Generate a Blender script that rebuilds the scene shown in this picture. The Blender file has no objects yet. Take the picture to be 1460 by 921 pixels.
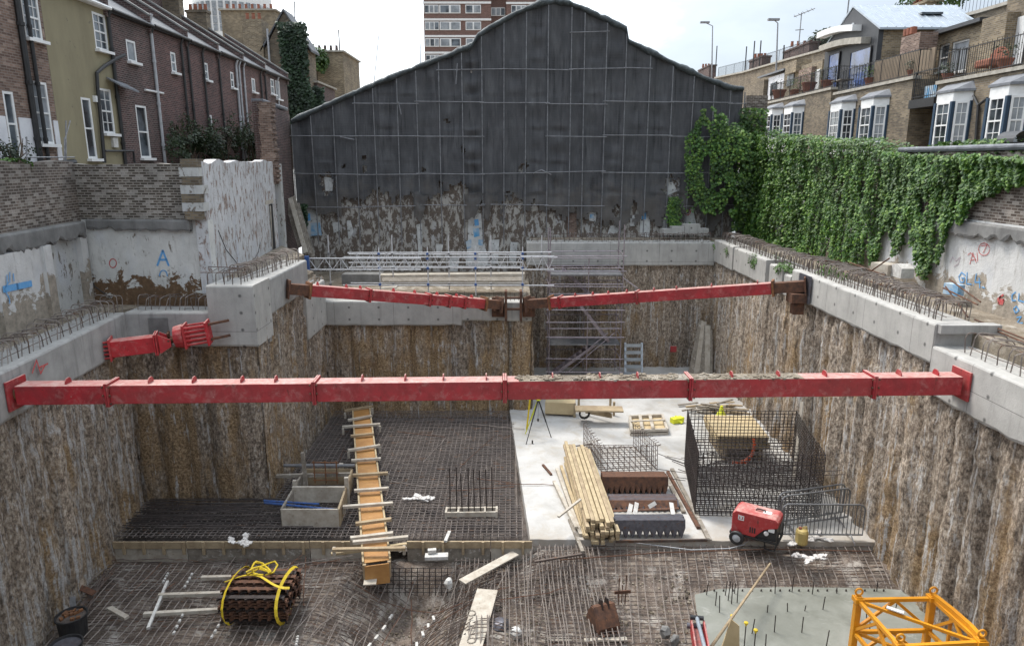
import bpy, math, random
from mathutils import Vector, Matrix, noise
random.seed(7)
R = random.uniform
S = bpy.context.scene
COL = S.collection
F = 1000.0; TH = math.atan(.23); CO, SI = math.cos(TH), math.sin(TH)
# ---- the survey: a ray of the camera through a pixel of the 1460x921 photograph
def ray(px, py):
    a = (px-730)/F; b = (460-py)/F
    return Vector((a, CO+b*SI, -SI+b*CO))
def PZ(px, py, z): r = ray(px, py); return r*(z/r.z)
def PY(px, py, y): r = ray(px, py); return r*(y/r.y)
def PX(px, py, x): r = ray(px, py); return r*(x/r.x)
def PP(px, py, p, n): r = ray(px, py); return r*(Vector(p).dot(n)/r.dot(n))
def V(*a): return Vector(a)
Z = V(0, 0, 1)

def nz(p, s=1.0): return noise.noise(Vector(p)*s)

class MB:
    """collects shapes in world space, linked as ONE mesh"""
    def __init__(s): s.v = []; s.f = []; s.mi = []; s.m = 0
    def add(s, vs, fs):
        k = len(s.v); s.v += [tuple(v) for v in vs]; s.f += [tuple(i+k for i in f) for f in fs]; s.mi += [s.m]*len(fs); return s
    def quad(s, a, b, c, d): return s.add([a, b, c, d], [(0, 1, 2, 3)])
    def box(s, c, sz, rz=0, M=None, tap=1):
        x, y, z = sz[0]/2, sz[1]/2, sz[2]/2
        vs = [V(i*x*(tap if k > 0 else 1), j*y*(tap if k > 0 else 1), k*z) for k in (-1, 1) for j in (-1, 1) for i in (-1, 1)]
        T = Matrix.Rotation(rz, 3, 'Z') if M is None else M
        vs = [T @ v + Vector(c) for v in vs]
        return s.add(vs, [(0, 2, 3, 1), (4, 5, 7, 6), (0, 1, 5, 4), (2, 6, 7, 3), (0, 4, 6, 2), (1, 3, 7, 5)])
    def bar(s, p, q, w, h=None, up=Z, n=4, r2=None):
        """n==4 and h: rectangular; else round bar of radius w"""
        p = Vector(p); q = Vector(q); d = (q-p)
        if d.length < 1e-6: return s
        d.normalize(); u = Vector(up)
        if abs(d.dot(u)) > .98: u = V(0, 1, 0) if abs(d.y) < .9 else V(1, 0, 0)
        x = d.cross(u).normalized(); y = x.cross(d).normalized()
        if h is not None:
            o = [(-w/2, -h/2), (w/2, -h/2), (w/2, h/2), (-w/2, h/2)]; o2 = o; n = 4
        else:
            o = [(w*math.cos(2*math.pi*i/n), w*math.sin(2*math.pi*i/n)) for i in range(n)]
            k = 1 if r2 is None else r2/w; o2 = [(a*k, b*k) for a, b in o]
        vs = [p+x*a+y*b for a, b in o]+[q+x*a+y*b for a, b in o2]
        fs = [(i, (i+1) % n, n+(i+1) % n, n+i) for i in range(n)]+[tuple(range(n-1, -1, -1)), tuple(range(n, 2*n))]
        return s.add(vs, fs)
    def tube(s, pts, r, n=5, rs=None):
        pts = [Vector(p) for p in pts]; L = len(pts); vs = []
        ref = None
        for i, p in enumerate(pts):
            d = (pts[min(i+1, L-1)]-pts[max(i-1, 0)])
            d = d.normalized() if d.length > 1e-9 else V(0, 0, 1)
            if ref is None: ref = V(0, 0, 1) if abs(d.z) < .9 else V(1, 0, 0)
            x = d.cross(ref)
            if x.length < 1e-4: x = d.cross(V(.3, 1, .2))
            x.normalize(); y = x.cross(d).normalized(); ref = y
            rr = r if rs is None else rs[i]
            for k in range(n):
                a = 2*math.pi*k/n; vs.append(p+x*rr*math.cos(a)+y*rr*math.sin(a))
        fs = [(i*n+k, i*n+(k+1) % n, (i+1)*n+(k+1) % n, (i+1)*n+k) for i in range(L-1) for k in range(n)]
        fs += [tuple(range(n-1, -1, -1)), tuple(range((L-1)*n, L*n))]
        return s.add(vs, fs)
    def lathe(s, c, prof, n=20, M=None):
        vs = []; c = Vector(c)
        for r, z in prof:
            for k in range(n):
                a = 2*math.pi*k/n; v = V(r*math.cos(a), r*math.sin(a), z)
                vs.append(c+(M @ v if M else v))
        L = len(prof)
        fs = [(i*n+k, i*n+(k+1) % n, (i+1)*n+(k+1) % n, (i+1)*n+k) for i in range(L-1) for k in range(n)]
        fs += [tuple(range(n-1, -1, -1)), tuple(range((L-1)*n, L*n))]
        return s.add(vs, fs)
    def prism(s, poly, d):
        n = len(poly); a = [Vector(p) for p in poly]; d = Vector(d)
        vs = a+[p+d for p in a]
        return s.add(vs, [tuple(range(n-1, -1, -1)), tuple(range(n, 2*n))]+[(i, (i+1) % n, n+(i+1) % n, n+i) for i in range(n)])
    def grid(s, fn, nu, nv, keep=None):
        k = len(s.v)
        for j in range(nv+1):
            for i in range(nu+1): s.v.append(tuple(fn(i/nu, j/nv)))
        for j in range(nv):
            for i in range(nu):
                if keep is None or keep((i+.5)/nu, (j+.5)/nv):
                    a = k+j*(nu+1)+i; s.f.append((a, a+1, a+nu+2, a+nu+1)); s.mi.append(s.m)
        return s
    def mesh(s, name, mats, inv=None, smooth=False):
        me = bpy.data.meshes.new(name)
        vs = s.v if inv is None else [tuple(inv @ Vector(v)) for v in s.v]
        me.from_pydata(vs, [], s.f)
        mats = mats if isinstance(mats, (list, tuple)) else [mats]
        for m in mats: me.materials.append(m)
        if len(mats) > 1: me.polygons.foreach_set('material_index', s.mi)
        if smooth: me.polygons.foreach_set('use_smooth', [True]*len(s.f))
        me.update()
        return me
    def build(s, name, mats, parent=None, smooth=False, label=None, bevel=0):
        inv = WM[parent.name].inverted() if parent is not None else None
        base = None
        if parent is None and s.v:      # origin at the base of the thing
            xs = [v[0] for v in s.v]; ys = [v[1] for v in s.v]; zs = [v[2] for v in s.v]
            base = V((min(xs)+max(xs))/2, (min(ys)+max(ys))/2, min(zs)); inv = Matrix.Translation(-base)
        o = bpy.data.objects.new(name, s.mesh(name, mats, inv, smooth)); COL.objects.link(o)
        if parent is not None: o.parent = parent; WM[o.name] = WM[parent.name]
        else: o.location = base; WM[o.name] = Matrix.Translation(base)
        if label: o['label'] = label
        if bevel:
            b = o.modifiers.new('bevel', 'BEVEL'); b.width = bevel; b.segments = 2; b.limit_method = 'ANGLE'
        return o
WM = {}
def thing(name, label, cat, loc=(0, 0, 0), rz=0, group=None):
    o = bpy.data.objects.new(name, None); COL.objects.link(o); o.empty_display_size = .2
    o.location = loc; o.rotation_euler = (0, 0, rz); o['label'] = label; o['category'] = cat
    if group: o['group'] = group
    WM[o.name] = Matrix.Translation(Vector(loc)) @ Matrix.Rotation(rz, 4, 'Z')
    return o
def tag(o, label, cat, group=None):
    o['label'] = label; o['category'] = cat
    if group: o['group'] = group
    return o
def struct(o, kind='structure'): o['kind'] = kind; return o
def kids(o): return [c for c in COL.objects if c.parent == o]
def dup(o, loc=None, rz=None, label=None, group=None, parent=None, scale=None):
    c = o.copy(); COL.objects.link(c)
    if parent is not None: c.parent = parent
    if loc is not None: c.location = loc
    if rz is not None: c.rotation_euler = (0, 0, rz)
    if scale is not None: c.scale = scale
    if label: c['label'] = label
    if group: c['group'] = group
    for ch in o.children: dup(ch, parent=c)
    return c

# ------------------------------------------------------------------ materials
class T:
    def __init__(s, name, rough=.8, metal=0):
        s.m = bpy.data.materials.new(name); s.m.use_nodes = True; s.t = s.m.node_tree
        s.b = s.t.nodes['Principled BSDF']; s.b.inputs['Roughness'].default_value = rough; s.b.inputs['Metallic'].default_value = metal
        s._c = None
    def n(s, ty, props=None, **ins):
        nd = s.t.nodes.new(ty)
        for k, v in (props or {}).items(): setattr(nd, k, v)
        for k, v in ins.items():
            key = int(k[1:]) if k[0] == '_' and k[1:].isdigit() else k.replace('_', ' ')
            s.set(nd.inputs[key], v)
        return nd
    def set(s, sock, v):
        if isinstance(v, bpy.types.NodeSocket): s.t.links.new(v, sock)
        else: sock.default_value = v
    def math(s, op, a, b=0.0, c=0.0):
        nd = s.t.nodes.new('ShaderNodeMath'); nd.operation = op
        s.set(nd.inputs[0], a); s.set(nd.inputs[1], b); s.set(nd.inputs[2], c); return nd.outputs[0]
    def coord(s):
        if s._c is None:
            tc = s.n('ShaderNodeTexCoord'); oi = s.n('ShaderNodeObjectInfo')
            k = s.math('MULTIPLY', oi.outputs['Random'], 40.0)
            s._c = s.n('ShaderNodeVectorMath', {'operation': 'ADD'}, _0=tc.outputs['Object'], _1=k).outputs[0]
        return s._c
    def pos(s): return s.n('ShaderNodeNewGeometry').outputs['Position']
    def wallc(s):
        """(along the wall, up) for any upright wall"""
        g = s.n('ShaderNodeNewGeometry'); p = s.n('ShaderNodeSeparateXYZ', None, Vector=g.outputs['Position'])
        q = s.n('ShaderNodeSeparateXYZ', None, Vector=g.outputs['True Normal'])
        ax = s.math('ABSOLUTE', q.outputs[0]); ay = s.math('ABSOLUTE', q.outputs[1])
        ax = s.math('GREATER_THAN', ax, ay); ay = s.math('SUBTRACT', 1.0, ax)
        u = s.math('ADD', s.math('MULTIPLY', p.outputs[0], ay), s.math('MULTIPLY', p.outputs[1], ax))
        return s.n('ShaderNodeCombineXYZ', None, X=u, Y=p.outputs[2], Z=0.0).outputs[0]
    def scale(s, c, sx, sy, sz): return s.n('ShaderNodeVectorMath', {'operation': 'MULTIPLY'}, _0=c, _1=(sx, sy, sz)).outputs[0]
    def noise(s, c, sc, det=4, ro=.6, dist=0.0): return s.n('ShaderNodeTexNoise', None, Vector=c, Scale=sc, Detail=det, Roughness=ro, Distortion=dist).outputs['Fac']
    def ramp(s, f, *stops):
        nd = s.t.nodes.new('ShaderNodeValToRGB'); e = nd.color_ramp.elements
        while len(e) < len(stops): e.new(.5)
        for i, (p, c) in enumerate(stops):
            e[i].position = p; e[i].color = (c, c, c, 1) if isinstance(c, (int, float)) else (*c, 1)
        s.set(nd.inputs[0], f); return nd.outputs[0]
    def mix(s, f, a, b, bt='MIX'):
        nd = s.t.nodes.new('ShaderNodeMix'); nd.data_type = 'RGBA'; nd.blend_type = bt
        s.set(nd.inputs[0], f)
        for i, v in ((6, a), (7, b)):
            if isinstance(v, tuple) and len(v) == 3: v = (*v, 1)
            s.set(nd.inputs[i], v)
        return nd.outputs[2]
    def col(s, c):
        if isinstance(c, tuple) and len(c) == 3: c = (*c, 1)
        s.set(s.b.inputs['Base Color'], c); return s
    def bump(s, h, st=.4, d=.02):
        nd = s.n('ShaderNodeBump', None, Strength=st, Distance=d, Height=h); s.t.links.new(nd.outputs[0], s.b.inputs['Normal']); return s
def simple(name, c1, c2=None, sc=6, rough=.7, metal=0, st=(1, 1, 1), bump=.25, bd=.01, lo=.35, hi=.65, c3=None, s3=25, t3=.62):
    t = T(name, rough, metal); c2 = c2 or tuple(x*.6 for x in c1)
    c = t.scale(t.coord(), *st); f = t.noise(c, sc, 6, .65)
    k = t.ramp(f, (lo, c1), (hi, c2))
    if c3:
        g = t.ramp(t.noise(t.coord(), s3, 4, .7), (t3, 0), (t3+.06, 1)); k = t.mix(g, k, c3)
    t.col(k)
    if bump: t.bump(t.noise(c, sc*3, 5, .7), bump, bd)
    return t.m
def lin(r, g, b): return tuple(((x/255+.055)/1.055)**2.4 if x > 10 else x/3294 for x in (r, g, b))
MT = {}
# bored-pile walls: lime streaks, aggregate speckle, clay
def pile_mat(name, clay=.5, pale=.5, seed=0.0, dark=1.0, axis=1, pitch=.66):
    t = T(name, .9); p0 = t.pos(); sp = t.n('ShaderNodeSeparateXYZ', None, Vector=p0)
    p = t.n('ShaderNodeVectorMath', {'operation': 'ADD'}, _0=p0, _1=(seed, seed*.7, 0.0)).outputs[0]
    u = t.math('ADD', sp.outputs[axis], t.math('MULTIPLY', t.math('SUBTRACT', t.noise(t.scale(p, 1, 1, .6), 2.0, 3, .6), .5), .3))
    pid = t.n('ShaderNodeTexWhiteNoise', {'noise_dimensions': '1D'}, W=t.math('FLOOR', t.math('DIVIDE', u, pitch))).outputs['Value']
    D = lambda *c: tuple(min(.78, x*dark) for x in c)
    base = t.ramp(t.noise(t.scale(p, 1, 1, .6), 12, 10, .82), (.36, (.045, .034, .026)), (.44, D(.145, .112, .086)), (.51, D(.29, .23, .175)), (.58, D(.48, .41, .33)), (.68, D(.75, .69, .6)))
    base = t.mix(1.0, base, t.ramp(pid, (0, .72), (1, 1.22)), 'MULTIPLY')
    clayc = t.ramp(t.noise(p, 15, 9, .8), (.35, (.06, .034, .017)), (.46, D(.175, .112, .055)), (.56, D(.34, .235, .13)), (.68, D(.55, .45, .32)))
    cm = t.noise(t.scale(p, 1, 1, .35), 1.1, 6, .68)
    cm = t.math('ADD', t.math('ADD', cm, t.math('MULTIPLY', t.math('ADD', sp.outputs[2], 7.6), -.026)), t.math('MULTIPLY', t.math('SUBTRACT', pid, .5), .16))
    k = t.mix(t.ramp(cm, (.62-.2*clay, 0), (.74-.2*clay, .92)), base, clayc)
    st = t.noise(t.scale(p, 1, 1, .06), 7.5, 7, .7); br = t.noise(t.scale(p, 1, 1, .5), 5, 5, .7)
    st = t.math('ADD', st, t.math('MULTIPLY', t.math('SUBTRACT', br, .5), .45))
    pl = t.ramp(t.noise(p, 26, 6, .8), (.36, D(.24, .205, .17)), (.58, D(.74, .7, .64)))
    k = t.mix(t.ramp(st, (.66-.17*pale, 0), (.74-.17*pale, .9)), k, pl)
    dk = t.noise(t.scale(p, 1, 1, .16), 6.0, 5, .65, .3)
    k = t.mix(t.ramp(dk, (.57, 0), (.67, .7)), k, (.06, .045, .034))
    t.col(k)
    h = t.math('ADD', t.noise(t.scale(p, 1, 1, .8), 9, 9, .78), t.math('MULTIPLY', st, .7))
    t.bump(h, 1.0, .12); return t.m
MT['pile_l'] = pile_mat('pile_left', .5, .8, 0, 1.5, 1, .62)
MT['pile_s'] = pile_mat('pile_step', .95, .45, 31, 1.3, 0, .8)
MT['pile_m'] = pile_mat('pile_mid', .65, .6, 57, 1.4, 1, .62)
MT['pile_bl'] = pile_mat('pile_back_clay', 1.1, .55, 88, 1.5, 0, .82)
MT['pile_br'] = pile_mat('pile_back', .35, .55, 131, 1.35, 0, .7)
MT['pile_r'] = pile_mat('pile_right', .58, .66, 172, 1.5, 1, .66)
def concrete(name, c=(.36, .35, .33), d=.62, streak=.5, panel=0.0):
    t = T(name, .85); p = t.pos()
    k = t.ramp(t.noise(p, 1.6, 6, .65), (.3, tuple(x*d for x in c)), (.7, c))
    sp = t.ramp(t.noise(p, 26, 4, .7), (.62, 0), (.7, .5)); k = t.mix(sp, k, tuple(x*.55 for x in c))
    st = t.ramp(t.noise(t.scale(p, 1, 1, .12), 5, 5, .6), (.52, 0), (.7, streak)); k = t.mix(st, k, tuple(x*.42 for x in c))
    if panel:
        w = t.wallc(); b = t.n('ShaderNodeTexBrick', {'offset': 0.0}, Vector=w, Scale=1.0, Mortar_Size=.008, Brick_Width=panel, Row_Height=panel*2, Color1=(0, 0, 0, 1), Color2=(0, 0, 0, 1), Mortar=(1, 1, 1, 1))
        k = t.mix(t.math('MULTIPLY', b.outputs['Color'], .7), k, (.08, .08, .075))
        sw = t.n('ShaderNodeSeparateXYZ', None, Vector=w); du = t.math('SUBTRACT', t.math('MODULO', t.math('ADD', sw.outputs[0], 60.0), 1.2), .6); dv = t.math('SUBTRACT', t.math('MODULO', t.math('ADD', sw.outputs[1], 60.0), .5), .25)
        rr_ = t.math('ADD', t.math('MULTIPLY', du, du), t.math('MULTIPLY', dv, dv)); k = t.mix(t.ramp(rr_, (.0006, .85), (.0012, 0)), k, (.05, .05, .048))
    t.col(k); t.bump(t.noise(p, 22, 6, .7), .35, .02); return t.m
MT['conc'] = concrete('cast_concrete', (.47, .455, .425), .72, .35, 2.4)
MT['conc2'] = concrete('stained_concrete', (.41, .4, .38), .66, .6, 0)
MT['conc_old'] = concrete('old_concrete', (.25, .245, .235), .5, .6)
MT['conc_top'] = simple('dusty_concrete', (.5, .47, .42), (.33, .31, .27), 3, .9, bump=.5, bd=.03)
def slab():
    t = T('blinding_slab', .85); p = t.pos()
    k = t.ramp(t.noise(p, .7, 7, .62, .4), (.32, (.34, .325, .3)), (.5, (.46, .45, .43)), (.7, (.53, .52, .5)))
    m = t.ramp(t.noise(p, 1.9, 6, .7, .5), (.52, 0), (.66, .65)); k = t.mix(m, k, (.4, .36, .3))
    m = t.ramp(t.noise(p, 4.5, 7, .78, .8), (.6, 0), (.68, .6)); k = t.mix(m, k, (.27, .235, .19))
    yy = t.n('ShaderNodeSeparateXYZ', None, Vector=p).outputs[1]
    k = t.mix(t.ramp(t.math('ADD', t.math('MULTIPLY', t.math('SUBTRACT', yy, 17.6), .35), t.noise(p, 2.4, 6, .7)), (.42, .7), (.75, 0)), k, (.36, .31, .25))
    s2 = t.ramp(t.noise(p, 30, 3, .7), (.63, 0), (.7, .5)); k = t.mix(s2, k, (.3, .28, .25))
    t.col(k); t.bump(t.noise(p, 14, 6, .7), .3, .02); return t.m
MT['slab'] = slab()
def mud(name, a, b, c, pale=(.42, .39, .35), tp=.6, seed=0):
    t = T(name, .92); p = t.n('ShaderNodeVectorMath', {'operation': 'ADD'}, _0=t.pos(), _1=(seed, seed, 0.0)).outputs[0]
    k = t.ramp(t.noise(p, 2.2, 8, .72, .3), (.3, a), (.5, b), (.68, c))
    q = t.ramp(t.noise(p, 1.3, 7, .7, .6), (tp, 0), (tp+.1, .8)); k = t.mix(q, k, pale)
    s2 = t.ramp(t.noise(p, 34, 3, .7), (.6, 0), (.68, .7)); k = t.mix(s2, k, tuple(x*1.1 for x in pale))
    t.col(k); t.bump(t.noise(p, 9, 8, .75), .9, .06)
    t.set(t.b.inputs['Roughness'], t.ramp(t.noise(p, 2.0, 4, .6), (.4, .5), (.6, .95))); return t.m
MT['mud'] = mud('pit_mud', (.06, .044, .035), (.165, .125, .098), (.33, .28, .23), (.5, .46, .41), .53)
MT['mud_dark'] = mud('dark_blinding', (.05, .04, .035), (.1, .08, .068), (.19, .155, .13), (.3, .27, .24), .66, 20)
MT['dirt'] = mud('ledge_dirt', (.1, .075, .05), (.22, .18, .13), (.36, .31, .25), (.5, .46, .4), .55, 44)
def wet():
    t = T('wet_cement', .35); p = t.pos()
    k = t.ramp(t.noise(p, .9, 6, .6, .6), (.3, (.15, .155, .13)), (.55, (.215, .22, .19)), (.75, (.29, .29, .26)))
    k = t.mix(t.ramp(t.noise(t.scale(p, 1, 1.6, 1), 1.2, 7, .72, 1.2), (.6, 0), (.66, .5)), k, (.36, .36, .33))
    k = t.mix(t.ramp(t.noise(p, .8, 5, .65, .3), (.3, .6), (.42, 0)), k, (.12, .12, .1))
    t.col(k); t.set(t.b.inputs['Roughness'], t.ramp(t.noise(p, 1.4, 4, .6), (.35, .3), (.65, .7)))
    t.bump(t.noise(p, 6, 5, .6), .25, .02); return t.m
MT['wet'] = wet()
def brick(name, c1, c2, mortar, bw=.225, rh=.075, pale=None, soot=.4, ms=.012, tp=.6, grime=(.03, .027, .025), seed=0.0):
    t = T(name, .9); w = t.wallc(); w2 = t.n('ShaderNodeVectorMath', {'operation': 'ADD'}, _0=w, _1=(seed, seed, 0.0)).outputs[0]
    b = t.n('ShaderNodeTexBrick', None, Vector=w, Scale=1.0, Mortar_Size=ms, Mortar_Smooth=.2, Bias=-.1, Brick_Width=bw, Row_Height=rh, Color1=(*c1, 1), Color2=(*c2, 1), Mortar=(*mortar, 1))
    rb = t.n('ShaderNodeTexBrick', None, Vector=w, Scale=1.0, Mortar_Size=0.0, Bias=0.0, Brick_Width=bw, Row_Height=rh, Color1=(0, 0, 0, 1), Color2=(1, 1, 1, 1), Mortar=(0, 0, 0, 1)).outputs['Color']
    k = t.mix(t.math('MULTIPLY', t.noise(w2, 9, 5, .7), .75), b.outputs['Color'], tuple(x*.45 for x in c1), 'MIX')
    k = t.mix(1.0, k, t.ramp(rb, (0, .74), (.5, .97), (1, 1.24)), 'MULTIPLY')
    k = t.mix(t.math('MULTIPLY', b.outputs['Fac'], .75), k, mortar)
    if pale: k = t.mix(t.math('MULTIPLY', t.ramp(t.math('ADD', t.math('MULTIPLY', rb, .5), t.math('MULTIPLY', t.noise(w2, 1.6, 5, .7), .9)), (tp+.2, 0), (tp+.34, .7)), t.ramp(t.noise(w2, 22, 4, .7), (.35, .35), (.5, 1))), k, pale)
    k = t.mix(t.ramp(t.noise(w2, .8, 6, .65), (.42, 0), (.66, soot)), k, grime)
    t.col(k); t.bump(t.math('ADD', b.outputs['Fac'], t.noise(w2, 30, 3, .6)), -.4, .012); return t.m
MT['bk_brown'] = brick('brown_brick', (.2, .115, .085), (.3, .2, .15), (.25, .21, .18), soot=.35, pale=(.42, .32, .26), tp=.66)
MT['bk_dark'] = brick('sooty_brick', (.085, .045, .04), (.14, .07, .06), (.2, .17, .16), soot=.5)
MT['bk_red'] = brick('dark_red_brick', (.115, .05, .043), (.17, .075, .062), (.2, .16, .15), soot=.4, seed=9)
MT['bk_stock'] = brick('yellow_stock_brick', (.26, .19, .11), (.36, .28, .17), (.3, .27, .22), soot=.45, seed=4)
MT['bk_stock2'] = brick('grey_stock_brick', (.2, .15, .095), (.3, .235, .15), (.2, .18, .15), soot=.5, seed=14)
MT['bk_garden'] = brick('garden_brick', (.095, .075, .058), (.15, .118, .092), (.33, .3, .26), pale=(.46, .43, .39), tp=.54, soot=.4, seed=2, ms=.016)
MT['bk_garden2'] = brick('mossy_garden_brick', (.125, .092, .073), (.19, .145, .115), (.3, .27, .235), pale=(.4, .37, .33), tp=.57, soot=.5, seed=22)
MT['bk_tower'] = brick('tower_brick', (.19, .1, .08), (.24, .125, .1), (.2, .15, .13), soot=.1)
def plaster(name, base=(.62, .62, .6), under=(.32, .25, .2), crack=.58, low=None, brown=(.16, .095, .05), lowh=.5, seed=0.0, tint=(.45, .5, .6)):
    t = T(name, .85); w = t.n('ShaderNodeVectorMath', {'operation': 'ADD'}, _0=t.wallc(), _1=(seed, 0.0, seed)).outputs[0]
    k = t.ramp(t.noise(w, 1.5, 6, .65), (.3, tuple(x*.78 for x in base)), (.65, base))
    k = t.mix(t.ramp(t.noise(t.scale(w, 1, .35, 1), 1.4, 3, .5), (.55, 0), (.75, .35)), k, tint)
    cr = t.noise(t.scale(w, 1, .45, 1), 4.0, 7, .74, .4)
    k = t.mix(t.ramp(cr, (crack, 0), (crack+.035, .95)), k, t.ramp(t.noise(w, 12, 4, .7), (.35, tuple(x*.5 for x in under)), (.65, under)))
    k = t.mix(t.ramp(t.noise(t.scale(w, 1, .16, 1), 6, 5, .65), (.56, 0), (.72, .5)), k, tuple(x*.6 for x in under))
    if low is not None:
        zz = t.n('ShaderNodeSeparateXYZ', None, Vector=t.pos()).outputs[2]
        q = t.math('ADD', t.math('MULTIPLY', t.math('SUBTRACT', zz, low), -1.0), t.math('MULTIPLY', t.math('SUBTRACT', t.noise(w, 1.3, 7, .72, .5), .5), 4.2))
        k = t.mix(t.ramp(q, (0, 0), (.08, 1)), k, t.ramp(t.noise(w, 5, 5, .7), (.35, tuple(x*.6 for x in brown)), (.6, brown), (.72, (.4, .33, .25))))
    t.col(k); t.bump(t.math('SUBTRACT', t.noise(w, 12, 5, .7), t.math('MULTIPLY', t.ramp(cr, (crack, 0), (crack+.03, 1)), .6)), .6, .025); return t.m
MT['pl_a'] = plaster('peeling_white_plaster', (.66, .655, .62), (.26, .21, .16), .6, -3.6, lowh=.6)
MT['pl_b'] = plaster('flaking_grey_plaster', (.52, .52, .5), (.22, .18, .14), .56, seed=8)
MT['pl_c'] = plaster('streaked_white_plaster', (.6, .6, .6), (.34, .24, .19), .535, seed=19)
MT['pl_d'] = plaster('pale_lime_plaster', (.64, .63, .61), (.36, .31, .25), .64, -3.3, brown=(.36, .31, .25), seed=33)
MT['pl_old'] = plaster('broken_old_wall', (.44, .42, .385), (.15, .115, .09), .47, seed=51)
def nett():
    t = T('debris_netting', .85); w = t.wallc()
    k = t.ramp(t.noise(t.scale(w, 1, .22, 1), 2.2, 6, .65), (.3, (.042, .043, .046)), (.5, (.068, .069, .073)), (.72, (.115, .116, .12)))
    k = t.mix(t.ramp(t.noise(t.scale(w, 1, .07, 1), 5, 4, .6), (.55, 0), (.66, .7)), k, (.02, .02, .023))
    k = t.mix(t.ramp(t.noise(t.scale(w, 1, .05, 1), 9, 5, .7), (.56, 0), (.7, .5)), k, (.14, .138, .135))
    zz = t.n('ShaderNodeSeparateXYZ', None, Vector=t.pos()).outputs[2]
    q = t.math('ADD', t.math('MULTIPLY', zz, -.16), t.math('MULTIPLY', t.noise(w, 1.1, 6, .7), 1.0))
    k = t.mix(t.ramp(q, (.66, 0), (.92, .65)), k, (.13, .115, .1))
    we = t.n('ShaderNodeTexWave', {'wave_type': 'BANDS', 'bands_direction': 'Y'}, Vector=w, Scale=2.6, Distortion=1.5, Detail=2.0).outputs['Fac']
    t.col(t.mix(t.math('MULTIPLY', we, .22), k, (.075, .075, .08)))
    t.bump(t.math('ADD', t.noise(t.scale(w, 1, .5, 1), 7, 5, .6), t.math('MULTIPLY', we, .15)), .5, .03); return t.m
MT['net'] = nett()
MT['tarp'] = simple('blue_grey_tarpaulin', (.04, .05, .054), (.085, .1, .105), 5, .6, bump=.7, bd=.05)
MT['galv'] = simple('galvanised_tube', (.36, .36, .37), (.2, .195, .195), 8, .5, .6, bump=0)
MT['galv_b'] = simple('bright_galvanised_tube', (.62, .62, .63), (.45, .45, .46), 8, .5, .3, bump=0)
MT['galv_dull'] = simple('dull_scaffold_tube', (.26, .26, .27), (.15, .15, .155), 5, .6, .4, bump=0)
MT['galv_mauve'] = simple('mauve_aluminium', (.4, .345, .37), (.24, .205, .22), 5, .45, .5, bump=0)
MT['blue'] = simple('blue_paint', (.03, .1, .32), (.05, .08, .18), 9, .5, bump=.1)
def redp(name, a=(.43, .016, .026), b=(.26, .022, .026), dust=.6, sc=2.5):
    t = T(name, .5); p = t.coord(); oi = t.n('ShaderNodeObjectInfo').outputs['Random']
    k = t.ramp(t.noise(p, sc, 6, .68), (.36, a), (.62, b))
    k = t.mix(t.math('MULTIPLY', oi, .45), k, (.36, .075, .065))
    k = t.mix(t.ramp(t.noise(p, 3.6, 8, .76, .4), (.52, 0), (.64, .5)), k, (.46, .19, .17))
    k = t.mix(t.ramp(t.noise(t.scale(p, 1, 1, .4), 7, 6, .75), (.6, 0), (.68, .7)), k, (.11, .03, .022))
    k = t.mix(t.ramp(t.noise(p, 24, 4, .75), (.64, 0), (.68, .9)), k, (.085, .035, .022))
    k = t.mix(t.ramp(t.noise(p, 15, 5, .8), (.67, 0), (.7, .8)), k, (.5, .44, .38))
    n = t.n('ShaderNodeSeparateXYZ', None, Vector=t.n('ShaderNodeNewGeometry').outputs['Normal']).outputs[2]
    d = t.math('MULTIPLY', t.ramp(n, (.5, 0), (.9, 1)), t.ramp(t.noise(p, 2.1, 6, .7), (.35, dust), (.65, 1)))
    k = t.mix(t.math('MULTIPLY', d, .85), k, t.ramp(t.noise(p, 9, 6, .75), (.35, (.42, .2, .17)), (.6, (.52, .41, .36))))
    t.col(k); t.set(t.b.inputs['Roughness'], t.ramp(t.noise(p, 5, 4, .6), (.4, .45), (.6, .85)))
    t.bump(t.noise(p, 14, 6, .7), .25, .015); return t.m
MT['red'] = redp('red_strut_paint')
MT['red2'] = redp('red_gloss_paint', (.55, .015, .025), (.42, .018, .025), .1)
MT['rust'] = simple('rusted_steel', (.17, .08, .045), (.07, .04, .03), 7, .85, .2, bump=.4, c3=(.22, .1, .05), s3=16)
MT['rust_o'] = simple('orange_rust', (.26, .11, .04), (.14, .07, .04), 6, .85, .1, bump=.4)
MT['rebar'] = simple('rebar_steel', (.17, .135, .115), (.095, .075, .068), 4, .7, .5, bump=0, c3=(.15, .085, .055), s3=5, t3=.55)
MT['rebar_p'] = simple('dusty_rebar', (.3, .26, .23), (.16, .135, .12), 4, .75, .2, bump=0)
MT['rebar_d'] = simple('dark_rebar', (.075, .06, .055), (.04, .034, .033), 4, .6, .6, bump=0)
MT['rebar_m'] = simple('mat_rebar', (.2, .17, .155), (.11, .092, .085), 3, .75, .2, bump=0, c3=(.2, .12, .08), s3=2, t3=.58)
MT['steel'] = simple('grey_steel_sheet', (.17, .17, .19), (.1, .095, .11), 7, .5, .6, bump=.1, c3=(.16, .085, .055), s3=9, t3=.6)
MT['wood'] = simple('sawn_timber', (.42, .33, .21), (.27, .2, .125), 3, .85, st=(1, 1, 1), bump=.3)
MT['wood_new'] = simple('new_softwood', (.5, .4, .245), (.36, .28, .17), 4, .75, bump=.25)
MT['wood_grey'] = simple('weathered_timber', (.3, .265, .22), (.18, .155, .125), 4, .9, bump=.4, c3=(.42, .39, .35), s3=7, t3=.57)
MT['wood_pale'] = simple('cement_splashed_timber', (.52, .48, .41), (.36, .31, .25), 4, .85, bump=.3, c3=(.27, .23, .18), s3=8, t3=.62)
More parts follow.
